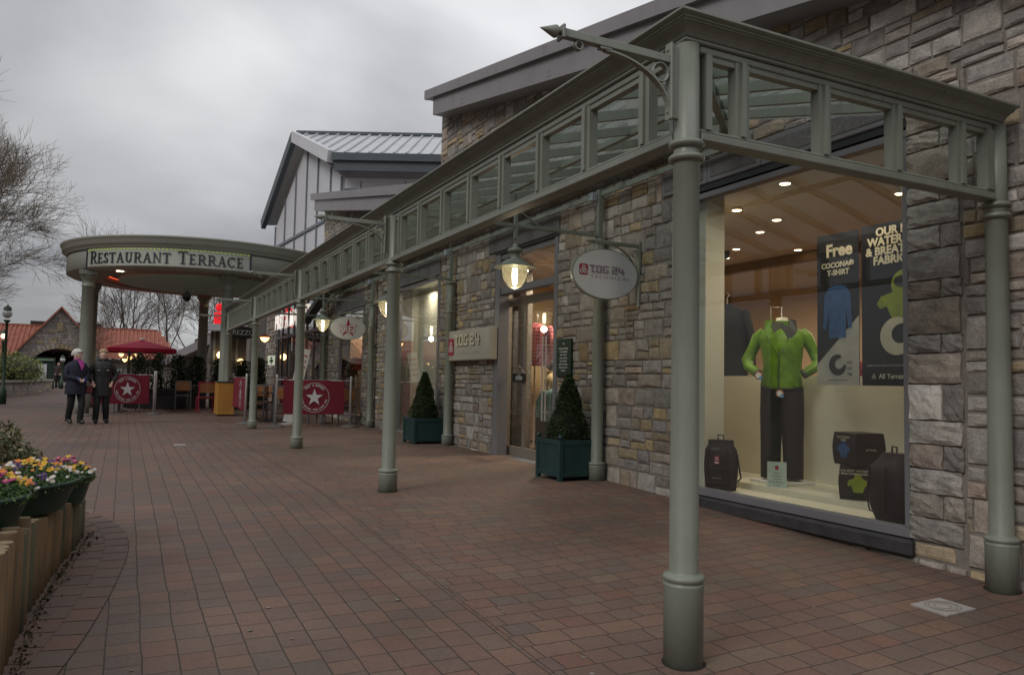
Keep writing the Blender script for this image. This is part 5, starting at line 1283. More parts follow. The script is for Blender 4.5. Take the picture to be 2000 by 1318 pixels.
for i, (x, y, r_, lab) in enumerate(((3.05, 20.4, 1.2, 'slatted chair between the third and second outer columns'), (3.62, 19.9, -.2, 'slatted chair just left of the screen pole'), (3.3, 21.3, 2.6, 'slatted chair behind the edge-on screen'), (4.95, 19.1, 0.1, 'slatted chair beside the right-hand screen pole'), (4.2, 19.2, 1.8, 'slatted chair mostly hidden behind the star screen'), (.2, 24.9, .2, 'slatted chair behind the left star screen, right of the women'), (-.35, 24.8, 2.9, 'slatted chair behind the women'))):
    copy_tree(ch0, (x, y, G(x, y)), r_, label=lab)
def make_table(label):
    t = thing('cafe_table', (0, 0, 0), label, 'table', 'small cafe tables')
    MB().lathe([(0, .71), (.34, .71), (.345, .72), (.34, .735), (0, .735)], (0, 0, 0), 28).build('tabletop', mat('dark_tabletop', (.05, .05, .055), .35), t, world=False)
    MB().lathe([(0, 0), (.22, 0), (.22, .02), (.03, .04), (.025, .7), (0, .7)], (0, 0, 0), 20).build('pedestal', CHFR, t, world=False)
    return t
tb0 = make_table('round dark table behind the left star screen'); tb0.location = (-.05, 25.4, G(0, 25.4))
for x, y, lab in ((3.5, 20.7, 'round dark table among chairs behind the tall banner'), (4.55, 19.7, 'round dark table behind the right star screen'), (1.9, 27.1, 'round dark table between the grey chair and the red chair')): copy_tree(tb0, (x, y, G(x, y)), label=lab)
# small signs, far restaurant front
t = thing('oval_name_sign', (4.28, 32, 2.4), 'black oval sign reading PREZZO beyond the end of the canopy', 'sign')
v = [(3.98+.55*cos(2*pi*k/36), yy, 2.93+.25*sin(2*pi*k/36)) for yy in (31.0, 31.04) for k in range(36)]
v = [(a*1.0, c_, d_-.05) for a, c_, d_ in v]
MB().add(v, [tuple(range(36))[::-1], tuple(range(36, 72))]+[(k, (k+1) % 36, 36+(k+1) % 36, 36+k) for k in range(36)]).build('board', BLACKP, t)
b = MB(); b.text('PREZZO', .26, mXZ(3.98, 30.995, 2.88), wid=.9, ext=.003); b.build('lettering', TEXTW, t)
MB().bar((3.4, 31.02, 3.2), (4.6, 31.02, 3.2), .03, .04).bar((3.98, 31.02, 3.2), (3.98, 31.02, 3.1), .02, .02).build('bracket', PAINT, t)
t = thing('icon_sign', (4.6, 27.5, 2.0), 'small lit white square sign with a dark figure icon past the fourth outer column', 'sign')
MB().bbox(4.42, 4.66, 27.5, 27.55, 1.62, 1.95, .004).build('panel', mat('lit_white_panel', (.7, .75, .65), .5, emit=(.8, .9, .7), estr=.35), t)
b = MB(); m = mXZ(4.54, 27.495, 1.78); annulus(b, m, 0, .035, n=14, c=(0, .08)); flat(b, [(-.05, .03), (.05, .03), (.07, -.08), (.02, -.03), (.02, -.12), (-.02, -.12), (-.02, -.03), (-.07, -.08)], m, .001); b.build('icon', TEXTD, t)
# ------------------------------------------------------------------ far arch building
arch = thing('arch_gatehouse', (-3.9, 60, .3), 'stone gatehouse with a wide arch and steep orange tiled gable in the distance', 'building')
YB = 60; zg = .3; XC0 = -3.87
def archwall():
    b = MB(); n = 20; z1 = 2.62; hw = 1.72; spring = 1.15+zg; rise = 1.42
    # outline pieces: left pier, right pier, spandrels fan over the arch up to the gable
    L_ = [(-6.42, 2.5), (XC0, 5.58), (-1.32, 2.6)]
    top = lambda x: L_[0][1]+(L_[1][1]-L_[0][1])*(x-L_[0][0])/(L_[1][0]-L_[0][0]) if x < XC0 else L_[1][1]+(L_[2][1]-L_[1][1])*(x-L_[1][0])/(L_[2][0]-L_[1][0])
    ar = lambda x: spring+rise*sqrt(max(0, 1-((x-XC0)/hw)**2))
    xs = [-6.42]+[XC0-hw+2*hw*k/n for k in range(n+1)]+[-1.32]
    def pz(x, lo, x2, lo2):
        v = [(x, YB, lo), (x2, YB, lo2), (x2, YB, top(x2)), (x, YB, top(x))]; b.poly(v, (0, .6, 0), 0, (.35, .5, .5))
    pz(-6.42, zg-.1, XC0-hw, zg-.1); pz(XC0+hw, zg-.1, -1.32, zg-.1)
    for k in range(n): x, x2 = XC0-hw+2*hw*k/n, XC0-hw+2*hw*(k+1)/n; pz(x, ar(x), x2, ar(x2))
    return b, top, ar, hw
b, top, ar, hw = archwall()
GM = stonemat('gatehouse_stone', gain=1.35)
def inside_arch(x, z): return abs(x-XC0) < hw+.02 and z < ar(x)+.03
rr = random.Random(3); z = zg
while z < 5.6:
    h = rr.uniform(.14, .24); x = -6.42
    while x < -1.34:
        w = rr.uniform(.25, .5)
        if z+h < min(top(x), top(x+w)) and not inside_arch(x, z) and not inside_arch(x+w, z) and not inside_arch(x+w/2, z):
            b.box(x+.01, x+w-.01, YB-.04, YB, z+.01, z+h-.01, 0, (rr.random()*.8, rr.random(), .5))
        x += w
    z += h
b.build('gable_wall', GM, arch)
b = MB()
for k in range(22):
    a0, a1 = pi*k/22+.01, pi*(k+1)/22-.01
    P_ = [(XC0+(hw+r_)*cos(a), YB-.07, 1.15+zg+(1.42+r_)*sin(a)) for a, r_ in ((a0, 0), (a1, 0), (a1, .32), (a0, .32))]
    b.poly(P_, (0, .1, 0), 0, (rr.uniform(.6, .8), rr.random(), .5))
b.build('arch_stones', GM, arch)
MB().bbox(-4.1, -3.72, YB-.08, YB+.1, 4.0, 4.6, .01).build('vent_slot', mat('vent_buff', (.25, .2, .12), .8), arch)
b = MB()
for s0, s1 in (((-6.75, 2.2), (XC0, 5.72)), ((-.98, 2.3), (XC0, 5.72))): b.add([(s0[0], YB-.25, s0[1]), (s1[0], YB-.25, s1[1]), (s1[0], YB+6, s1[1]), (s0[0], YB+6, s0[1]), (s0[0], YB-.25, s0[1]-.14), (s1[0], YB-.25, s1[1]-.14), (s1[0], YB+6, s1[1]-.14), (s0[0], YB+6, s0[1]-.14)], [(0, 1, 2, 3), (4, 7, 6, 5), (0, 4, 5, 1), (3, 2, 6, 7), (0, 3, 7, 4)])
b.build('roof', TILE_O, arch)
MB().box(XC0-hw-.6, XC0+hw+.5, YB+5.9, YB+6, 1.9, 5).build('rear_wall', mat('dim_timber', (.05, .03, .02), .8), arch)
MB().box(XC0-hw-.6, XC0+hw+.5, YB+.6, YB+5.9, 2.75, 2.85).build('arch_ceiling', mat('dim_timber_ceiling', (.07, .03, .02), .8), arch)
MB().box(XC0-hw-.6, XC0-hw-.02, YB+.6, YB+5.9, .3, 2.75).box(XC0+hw+.02, XC0+hw+.3, YB+.6, YB+5.9, .3, 2.75).build('side_wall', mat('pale_render', (.3, .25, .2), .8), arch)
def tiled(b, x0, x1, yf, yb, ze, zr, hipr=0):
    n = int((x1-x0)/.28)
    for k in range(n):
        xa, xb = x0+(x1-x0)*k/n, x0+(x1-x0)*(k+1)/n; cut = 1.0
        if hipr and xa > x1-hipr: cut = max(0.02, (x1-xa)/hipr)
        b.add([(xa, yf, ze), (xb, yf, ze), (xb, yf+(yb-yf)*cut, ze+(zr-ze)*cut), (xa, yf+(yb-yf)*cut, ze+(zr-ze)*cut)], [(0, 1, 2, 3)])
        b.bar((xa, yf-.02, ze+.02), (xa, yf+(yb-yf)*cut, ze+(zr-ze)*cut+.03), .12, .06)
    b.add([(x0, yf, ze-.05), (x1, yf, ze-.05), (x1, yb, ze-.05), (x0, yb, ze-.05)], [(0, 1, 2, 3)])
def wing(x0, x1, label, hipr, ze=2.3, zr=4.55):
    t = thing('tiled_wing', ((x0+x1)/2, 61, .3), label, 'building', 'orange tiled wings beside the gatehouse')
    b = MB(); tiled(b, x0, x1, 60.6, 64.5, ze, zr, hipr); b.build('roof', TILE_O, t)
    b = MB(); b.box(x0+.1, x1-.1, 61.1, 67, .2, ze-.06); b.build('wall', mat('rendered_wall', (.3, .27, .22), .8), t)
    b = MB(); b.box(x0, x1, 60.55, 60.65, ze-.16, ze-.02); b.build('gutter', DARKFR, t)
    b = MB(); b.bar((x0, 64.5, zr+.05), (x1-hipr, 64.5, zr+.05), .2, .12); b.build('ridge_tiles', TILE_O, t)
    for x in [x0+1.5+2.2*k for k in range(int((x1-x0-2)/2.2))]:
        w = MB().box(x, x+.9, 61.06, 61.12, .9, 1.7).build('window', DARKFR, t); MB().box(x+.06, x+.84, 61.04, 61.055, .96, 1.64).build('pane', PANE, w)
    return t
wing(-16, -5.2, 'long orange tiled wing running left from the gatehouse', 0)
wing(-2.4, 3.6, 'orange tiled wing with a hipped end right of the gatehouse', 1.4)
# far restaurant, sloping grey canopy and red figure sign behind the pavilion
t = thing('far_restaurant', (6, 48, .3), 'low glazed restaurant with a rising grey canopy edge beyond the pavilion', 'building')
b = MB(); b.add([(1.6, 44, 2.0), (4.9, 36, 3.9), (4.9, 36, 3.45), (1.6, 44, 1.6), (3, 46, 2.0), (6.4, 38, 3.9), (6.4, 38, 3.45), (3, 46, 1.6)], [(0, 1, 2, 3), (0, 4, 5, 1), (3, 2, 6, 7), (1, 5, 6, 2), (0, 3, 7, 4), (4, 7, 6, 5)]); b.build('canopy_edge', GREY, t)
b = MB(); b.box(3.6, 9, 38.5, 48, .2, 3.3); b.build('wall', mat('dim_restaurant_wall', (.12, .1, .09), .7, var=.4, scale=1), t)
b = MB(); b.box(3.2, 9.5, 37.6, 38.5, 3.301, 3.6); b.build('roof_edge', mat('pale_edge', (.5, .52, .55), .5), t)
b = MB(); [b.box(x, x+.08, 38.35, 38.45, .3, 3.3) for x in (3.7, 4.7, 5.7, 6.7)]; b.build('mullions', PAINT, t)
for i, (x, z, e) in enumerate(((4.0, 2.2, 3), (4.9, 1.9, 1.5), (5.9, 2.1, 2))):
    MB().ball((x, 38.2, z), .16, 12, 8).build('globe_lamp', mat('lit_globe_%s' % 'abc'[i], (1, .8, .5), .5, emit=(1, .62, .28), estr=e), t)
t = thing('red_rooftop_sign', (3.55, 37.9, 3.6), 'bright red rounded rooftop sign beyond the pavilion column', 'sign')
MB().bbox(3.62, 4.05, 37.85, 37.95, 3.62, 4.15, .08).ball((3.86, 37.9, 4.38), .19, 12, 8, (1, .3, 1)).build('sign_body', mat('lit_red_sign', (.8, .01, .02), .5, emit=(1, .02, .03), estr=.35), t)
# ------------------------------------------------------------------ bare trees
def bare_tree(x, y, h, spread, label, seed, levels=5, r0=.16, lean=(0, 0), kids=3, bare=.3, mt=TWIG, grp='bare winter trees', minr=.004):
    rr = random.Random(seed); z = G(x, y)-.05
    t = thing('bare_tree', (x, y, z), label, 'tree', grp); tr = MB(); cr = MB()
    def grow(p, d, ln, r, lv):
        pts = [p]; rs = [r]; q = p.copy(); dd = d.copy(); n = 4 if lv > 1 else 3
        for i in range(n):
            dd = (dd+Vector((rr.gauss(0, .09), rr.gauss(0, .09), rr.gauss(.03, .06)))).normalized(); q = q+dd*ln/n; pts.append(q.copy()); rs.append(r*(1-.5*(i+1)/n))
        (tr if lv >= levels-1 else cr).tube(pts, rs, 8 if lv >= levels-1 else 4 if lv > 1 else 3, cap=False, smooth=lv > 1)
        if lv == 0: return
        m = kids+(1 if rr.random() < .6 else 0)+(1 if lv <= 2 else 0)
        for k in range(m):
            u = bare+(1-bare)*(k+.6+rr.uniform(-.3, .3))/m if lv == levels else .25+.75*(k+rr.random())/m
            i = min(n-1, int(u*n)); f = u*n-i; s = pts[i].lerp(pts[i+1], min(1, max(0, f)))
            az = rr.uniform(0, 2*pi); ax = dd.orthogonal().normalized(); ax = Matrix.Rotation(az, 3, dd) @ ax
            an = radians(rr.uniform(28, 58) if lv > 2 else rr.uniform(22, 50))
            nd = (Matrix.Rotation(an, 3, ax) @ dd); nd = (nd+Vector((0, 0, .12 if lv > 1 else .02))).normalized()
            grow(s, nd, ln*rr.uniform(.55, .8)*(spread if lv == levels else 1), max(minr, rs[i]*rr.uniform(.42, .6)), lv-1)
        if lv > 1: grow(pts[-1], dd, ln*.6, max(minr, rs[-1]*.9), lv-1)
    grow(Vector((x, y, z)), Vector((lean[0], lean[1], 1)).normalized(), h*.42, r0, levels)
    tk = tr.build('trunk', BARK, t); cr.build('crown', mt, t)
    return t
GTW = mat('greenish_twigs', (.19, .155, .115), .9, var=.35, scale=2)
bare_tree(-5.05, 27, 8.0, 1.35, 'big bare tree at the left edge with fine twigs', 5, levels=6, r0=.19, lean=(.03, 0), kids=3, mt=GTW, minr=.0055)
for i, (x, y, h, lab) in enumerate(((1.3, 78, 12, 'tall thin bare tree seen through the pavilion, left of the security camera'), (3.4, 80, 13, 'tall bare tree rising behind the hipped tiled roof'), (6.0, 76, 12, 'spreading bare tree between the pavilion columns on the right'), (-1.2, 82, 10.5, 'small bare tree behind the pavilion left columns'), (9.5, 84, 14.5, 'bare tree whose top shows above the pavilion near the hall'), (-1.6, 56.5, 5.4, 'slim young bare tree in front of the tiled wing'), (.2, 90, 17.5, 'bare tree whose tips show just above the pavilion roof'))):
    bare_tree(x, y, h, 1.0, lab, 40+i, levels=4, r0=.17 if h > 8 else .05, kids=3, minr=.014 if h > 8 else .006)
bare_tree(-7.2, 34, 7.5, 1.1, 'lower bare tree with drooping twigs behind the lamp post on the left', 91, levels=5, r0=.09, kids=4, mt=GTW, minr=.006)
# ------------------------------------------------------------------ left garden wall, hedge, spiky plant
t = thing('garden_wall', (-5, 36, .2), 'low pale stone garden wall below the hedge on the far left', 'wall')
WP = [(-12, 27.5), (-7.5, 29.5), (-4.9, 33.5), (-4.0, 40), (-3.5, 49)]
b = MB()
for (xa, ya), (xb, yb) in zip(WP, WP[1:]):
    ln = sqrt((xb-xa)**2+(yb-ya)**2); ux, uy = (xb-xa)/ln, (yb-ya)/ln
    rubble(b, 0, ln, .1, .78, lambda u, v, d, xa=xa, ya=ya, ux=ux, uy=uy: (xa+ux*u+uy*d, ya+uy*u-ux*d, v), detail=False, seed=int(ya), prot=.02, big=1.1)
    b.poly([(xa, ya, .0), (xb, yb, .0), (xb, yb, .78), (xa, ya, .78)], (-uy*.3, ux*.3, 0), 1)
b.build('wall_stones', [stonemat('pale_wall_stone', gain=1.8), MORTAR], t)
b = MB()
for (xa, ya), (xb, yb) in zip(WP, WP[1:]): b.bar((xa-.1, ya+.1, .83), (xb-.1, yb+.1, .83), .45, .1)
b.build('coping', mat('pale_coping', (.33, .31, .27), .8, var=.2), t)
def bushmass(b, c, r, n, s, rr, zmin=0):
    for _ in range(n):
        d = Vector((rr.gauss(0, 1), rr.gauss(0, 1), rr.gauss(0, 1))).normalized(); k = rr.random()**.3
        k *= 1+.18*sin(6*d.x+3*c[0])*cos(5*d.z+c[1])
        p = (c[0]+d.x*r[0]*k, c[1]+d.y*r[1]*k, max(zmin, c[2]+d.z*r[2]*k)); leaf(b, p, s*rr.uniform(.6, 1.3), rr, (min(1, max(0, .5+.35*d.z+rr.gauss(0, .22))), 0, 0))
rr = random.Random(77)
for i, (c, r, lab) in enumerate((((-4.55, 43, 1.3), (1.1, 7, .85), 'yellow-green clipped hedge behind the garden wall, its right end by the arch'), ((-6.4, 34.5, 1.3), (1.9, 2.6, .8), 'yellow-green hedge behind the garden wall at the left edge'))):
    t = thing('hedge', (c[0], c[1], .3), lab, 'hedge', 'clipped hedges'); b = MB(); bushmass(b, c, r, 6000, .06, rr, .4); b.build('foliage', LEAFH, t)
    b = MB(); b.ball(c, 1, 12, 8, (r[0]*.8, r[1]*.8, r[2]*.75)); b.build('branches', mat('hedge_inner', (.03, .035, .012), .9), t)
t = thing('spiky_plant', (-4.6, 31.6, .8), 'spiky strap-leaved plant at the left edge above the garden wall', 'plant')
b = MB()
for k in range(70):
    a = rr.uniform(0, 2*pi); el = rr.uniform(.15, 1.3); ln = rr.uniform(.7, 1.3); p0 = Vector((-4.75, 31.6, .8))
    d = Vector((cos(a)*cos(el), sin(a)*cos(el), sin(el))); sd = d.cross(Vector((0, 0, 1))).normalized()*.035
    m1 = p0+d*ln*.6+Vector((0, 0, .05)); e1 = p0+d*ln+Vector((0, 0, -.12*ln)); tn = (rr.random(), 0, 0)
    b.add([p0-sd, p0+sd, m1+sd*.9, m1-sd*.9, e1], [(0, 1, 2, 3), (3, 2, 4)], 0, tn)
b.build('leaves', LEAFH, t); MB().lathe([(.12, .4), (.1, .85), (0, .95)], (-4.75, 31.6, 0), 10).build('stem', BARK, t)
# lamp posts, notice board under the arch
def lamppost(x, y, h, label, lit=False, gr_=.145):
    t = thing('lamp_post', (x, y, G(x, y)), label, 'street lamp', 'green globe lamp posts'); z = G(x, y)
    MB().lathe([(0, z), (.11, z), (.1, z+.5), (.05, z+.55), (.04, z+h-.5), (.09, z+h-.45), (.1, z+h-.4), (0, z+h-.4)], (x, y, 0), 14).build('post', mat('lamp_green', (.02, .05, .025), .5), t)
    MB().ball((x, y, z+h-.2), gr_, 16, 10).build('globe', mat('lit_globe_warm', (1, .9, .7), .4, emit=(1, .8, .5), estr=1.6) if lit else mat('clear_globe', (.5, .52, .52), .15, var=.1), t)
    MB().lathe([(.13, z+h-.08), (.1, z+h+.02), (.03, z+h+.06), (0, z+h+.14)], (x, y, 0), 14).build('cap', mat('lamp_cap_green', (.02, .05, .025), .5), t)
lamppost(-3.47, 30, 3.15, 'green post with a pale globe at the left edge, nearest lamp post')
lamppost(-4.72, 40, 2.75, 'smaller lamp post with a lit globe in front of the left tiled roof', True, .11)
lamppost(-3.3, 54, 1.95, 'short lamp post with a pale globe standing in the archway')
t = thing('map_board', (-4.5, 52, .25), 'dark green framed notice board with a pale map by the archway', 'sign')
MB().bbox(-4.85, -4.75, 52, 52.1, .2, 2.0, .01).bbox(-3.65, -3.55, 52, 52.1, .2, 2.0, .01).bbox(-4.85, -3.55, 51.98, 52.12, 1.85, 2.1, .02).bbox(-4.74, -3.66, 52.02, 52.08, .7, 1.82, .01).build('frame', mat('board_dark_green', (.015, .03, .02), .5), t)
MB().box(-4.5, -3.95, 51.99, 52.015, .85, 1.72).build('map_sheet', mat('pale_map', (.5, .52, .55), .5), t)
b = MB(); [b.box(-4.45+.07*k, -4.4+.07*k, 51.97, 51.979, 1.94, 2.01) for k in range(12)]; b.build('small_lettering', mat('pale_green_letters', (.3, .5, .3), .5), t)
b = MB(); rr = random.Random(31)
for _ in range(9000):
    x = rr.uniform(-45, 40); leaf(b, (x, 100+rr.uniform(-1.5, 1.5), .3+rr.random()**.7*(3.2+.8*sin(x*.7)+.6*sin(x*1.9))), .32*rr.uniform(.6, 1.3), rr, (rr.random()*.5, 0, 0))
b.box(-45, 40, 100.5, 101, .2, 2.9, 0, (.1, 0, 0))
tag(b.build('far_treeline', leafmat('far_scrub', [(.02, .022, .015), (.05, .045, .032), (.07, .06, .045)])), 'dark line of scrub and hedge far behind the tiled roofs', 'treeline', kind='stuff')
# parasol and four-armed lamp
t = thing('parasol', (.56, 30, G(.5, 30)), 'red square parasol open behind the left star screen', 'parasol')
b = MB(); v = [(.56, 30, 2.42)]+[(.56+dx, 30+dy, 2.1+.0) for dx, dy in ((-1.05, -1), (0, -1.08), (1.05, -1), (1.12, 0), (1.05, 1), (0, 1.08), (-1.05, 1), (-1.12, 0))]
b.add(v, [(0, i, i % 8+1) for i in range(1, 9)]); v2 = [(x, y, z) for x, y, z in v[1:]]+[(x, y, z-.13) for x, y, z in v[1:]]
b.add(v2, [(i, (i+1) % 8, 8+(i+1) % 8, 8+i) for i in range(8)]); b.build('canopy_cloth', mat('cherry_canvas', (.55, .015, .07), .75, var=.08), t)
MB().lathe([(0, 2.5), (.07, 2.48), (.1, 2.43)], (.56, 30, 0), 12).build('cap', WHITE, t); MB().lathe([(.025, .2), (.025, 2.4)], (.56, 30, 0), 10).build('pole', STEEL, t)
t = thing('cluster_lamp', (.15, 28, G(0, 28)), 'black post with four glowing lanterns in front of the red parasol', 'street lamp')
MB().lathe([(0, .15), (.1, .15), (.08, .4), (.045, .45), (.035, 1.85), (.06, 1.9), (.0, 2.02)], (.15, 28, 0), 12).build('post', BLACKP, t)
for (dx, dy, dz) in ((-.23, -.02, 0), (.23, .02, 0), (.02, .23, -.09), (-.12, -.2, -.17)):
    a_ = MB().tube([(.15, 28, 1.82+dz), (.15+dx*.6, 28+dy*.6, 1.93+dz), (.15+dx, 28+dy, 1.9+dz)], .012, 6).lathe([(0, .04), (.07, .02), (.09, -.005)], (.15+dx, 28+dy, 1.88+dz), 12).build('lamp_arm', BLACKP, t)
    MB().lathe([(.08, 0), (.055, -.07), (0, -.11)], (.15+dx, 28+dy, 1.87+dz), 12).build('lantern', mat('lit_lantern_amber', (1, .8, .5), .5, emit=(1, .6, .22), estr=2.4), a_)
# bamboo troughs behind the seats
def bamboo(x, y, w, h, label, seed):
    z = G(x, y); rr = random.Random(seed); t = thing('trough_plant', (x, y, z), label, 'plant', 'dark bushy plants in black troughs')
    MB().bbox(x-w/2, x+w/2, y-.2, y+.2, z, z+.62, .012).build('trough', BLACKP, t)
    st = MB(); b = MB()
    for k in range(12):
        px = x+rr.uniform(-w/2+.05, w/2-.05); py = y+rr.uniform(-.12, .12); hh = h*rr.uniform(.8, 1.04); lx = rr.gauss(0, .06)
        st.tube([(px, py, z+.55), (px+lx*.4, py, z+hh*.6), (px+lx, py, z+hh)], [.012, .009, .004], 5)
    for _ in range(1500):
        u = rr.random(); px = x+rr.gauss(0, w*.27)*(1-.25*u); py = y+rr.gauss(0, .13); leaf(b, (px, py, z+.62+(h-.6)*u*(1-.12*abs(px-x)/w)), .06*rr.uniform(.6, 1.3), rr, (min(1, max(0, .15+.35*u+rr.gauss(0, .2))), 0, 0), .3)
    b.build('foliage', LEAFD, t); st.build('stems', BARK, t)
for i, (x, y, w, h, lab) in enumerate(((.45, 27.6, .62, 1.72, 'bushy trough plant just right of the lantern post'), (1.02, 27.7, .62, 1.78, 'bushy trough plant, second from the lantern post'), (1.62, 27.8, .62, 1.72, 'bushy trough plant behind the grey-framed chair'), (2.2, 27.9, .62, 1.70, 'bushy trough plant left of the dark far column'), (2.95, 28.0, .62, 1.62, 'bushy trough plant right of the dark far column'), (3.55, 27.2, .62, 1.6, 'bushy trough plant left of the fourth outer column, beyond the edge-on screen'), (4.1, 27.3, .55, 1.7, 'bushy trough plant directly behind the fourth outer column'))): bamboo(x, y, w, h, lab, 60+i)
for x, y, lab in ((.7, 26.9, 'low black trough behind the left screen pole'),):
    t = thing('black_trough', (x, y, G(x, y)), lab, 'planter'); z = G(x, y)
    MB().bbox(x-.12, x+.85, y-.2, y+.2, z, z+.45, .015).build('trough_box', BLACKP, t); MB().box(x-.1, x+.83, y-.18, y+.18, z+.451, z+.46).build('soil', SOIL, t)

# ------------------------------------------------------------------ log-edged flower bed in the foreground
bed = thing('log_edging', (-.6, 5.2, -.15), 'palisade of upright round timber logs edging the flower bed', 'edging')
LOGM = mat('weathered_log', (.17, .11, .058), .85, var=.45, scale=5, bump=.6, bscale=30, stretch=(1.5, 1.5, .35)); LOGG = mat('mossy_log', (.09, .088, .055), .9, var=.4, scale=6, bump=.6, bscale=30, stretch=(1.5, 1.5, .35)); LOGB = mat('brown_log', (.13, .085, .045), .9, var=.4, scale=6, bump=.6, bscale=30, stretch=(1.5, 1.5, .35)); LOGT = mat('log_end_grain', (.22, .17, .10), .9, var=.3, scale=14, bump=.4)
path = [(-.30, 2.2), (-.40, 2.9), (-.455, 3.6), (-.47, 4.3), (-.455, 5.0), (-.41, 5.6), (-.35, 6.15), (-.29, 6.6), (-.26, 6.95), (-.33, 7.25), (-.55, 7.45), (-.9, 7.55), (-1.5, 7.6), (-2.3, 7.55), (-3.2, 7.4)]
def walk(path, step):
    out = []; acc = 0
    for (xa, ya), (xb, yb) in zip(path, path[1:]):
        ln = sqrt((xb-xa)**2+(yb-ya)**2)
        while acc < ln: out.append((xa+(xb-xa)*acc/ln, ya+(yb-ya)*acc/ln)); acc += step
        acc -= ln
    return out
rr = random.Random(8)
def bedtop(y): return lerp_tab(y, [2, 4.3, 5.6, 6.3, 7.0], [.42, .41, .33, .26, .20])
for (x, y) in walk(path, .113):
    z0 = G(x, y)-.05; z1 = bedtop(y)+rr.uniform(-.035, .025); r_ = .052*rr.uniform(.86, 1.06); x += rr.uniform(-.006, .006)
    b = MB().lathe([(0, z0), (r_, z0), (r_*1.01, (z0+z1)/2), (r_, z1-.008), (r_-.006, z1)], (x, y, 0), 14)
    l = b.build('log', rr.choice([LOGM, LOGM, LOGG, LOGB]), bed)
    MB().lathe([(r_-.006, z1), (0, z1+.003)], (x, y, 0), 14).build('end_grain', LOGT, l)
so_ = MB(); ys_ = [2.2+.35*k for k in range(15)]
def pathx(y):
    for (xa, ya), (xb, yb) in zip(path[:9], path[1:9]):
        if ya <= y <= yb: return xa+(xb-xa)*(y-ya)/(yb-ya)
    return path[0][0] if y < path[0][1] else path[8][0]
vs = []; xsn = [0, .3, .7, 1.2, 2, 3]
for y in ys_:
    for k, dx in enumerate(xsn): vs.append((pathx(y)-.05-dx, y, bedtop(y)-.06+.03*sin(5*y+3*dx)))
n = len(xsn); so_.add(vs, [(j*n+i, (j+1)*n+i, (j+1)*n+i+1, j*n+i+1) for j in range(len(ys_)-1) for i in range(n-1)], smooth=True)
o_ = so_.build('bed_soil', SOIL); tag(o_, 'dark soil and bark chippings inside the log edging', 'soil', kind='stuff')
# strip of dirt and leaf litter at the foot of the logs
b = MB(); rr = random.Random(12)
for (x, y) in walk(path[:9], .02):
    for _ in range(2): leaf(b, (x+.07+abs(rr.gauss(0, .035)), y, G(x, y)+.008+rr.random()*.01), rr.uniform(.006, .018), rr, (rr.random(), 0, 0), .8)
tag(b.build('leaf_litter', leafmat('litter', [(.02, .012, .008), (.05, .03, .018), (.09, .075, .055), (.03, .02, .014)])), 'dead leaves and grit along the foot of the logs', 'litter', kind='stuff')
# curved double course of pavers round the bed
b = MB()
def chaikin(p, n=3):
    for _ in range(n):
        q = [p[0]]
        for a, c in zip(p, p[1:]): q += [(a[0]*.75+c[0]*.25, a[1]*.75+c[1]*.25), (a[0]*.25+c[0]*.75, a[1]*.25+c[1]*.75)]
        p = q+[p[-1]]
    return p
spath = chaikin([(-1.6, 1.0), (-.75, 2.4), (-.40, 3.3), (-.189, 4.17), (-.036, 5.03), (.085, 6.1), (.10, 6.6), (.06, 7.0), (-.04, 7.42), (-.21, 7.79), (-.5, 8.15), (-.95, 8.4), (-1.8, 8.5), (-3.2, 8.5)])
for off in (-.315, -.158):
    pp = []
    for (xa, ya), (xb, yb) in zip(spath, spath[1:]):
        ln = sqrt((xb-xa)**2+(yb-ya)**2); nx_, ny_ = (yb-ya)/ln, -(xb-xa)/ln; pp.append((xa+nx_*off*1.0, ya+ny_*off, nx_, ny_))
    w_ = walk([(p[0], p[1]) for p in pp], .205)
    for (xa, ya), (xb, yb) in zip(w_, w_[1:]):
        ln = sqrt((xb-xa)**2+(yb-ya)**2)
        if ln > .3 or ln < .05: continue
        ux, uy = (xb-xa)/ln, (yb-ya)/ln; nx_, ny_ = uy, -ux; g_ = .004; w2_ = .155
        pts = [(xa+ux*g_, ya+uy*g_), (xb-ux*g_, yb-uy*g_), (xb-ux*g_+nx_*w2_, yb-uy*g_+ny_*w2_), (xa+ux*g_+nx_*w2_, ya+uy*g_+ny_*w2_)]
        b.add([(x, y, G(x, y)+.006) for x, y in pts], [(0, 1, 2, 3)], 0, (rr.random(), rr.random(), 0))
        b.add([(x+dx_, y+dy_, G(x, y)+.003) for (x, y), (dx_, dy_) in zip(pts, ((-.005*nx_, -.005*ny_), (-.005*nx_, -.005*ny_), (.005*nx_, .005*ny_), (.005*nx_, .005*ny_)))], [(0, 1, 2, 3)], 1)
PV = leafmat('border_paver', [(.155, .10, .082), (.135, .10, .088), (.165, .10, .08), (.13, .098, .088), (.17, .118, .09)], .8)
o_ = b.build('paving_border', [PV, mat('sand_joint', (.05, .042, .036), .9)]); o_['kind'] = 'structure'
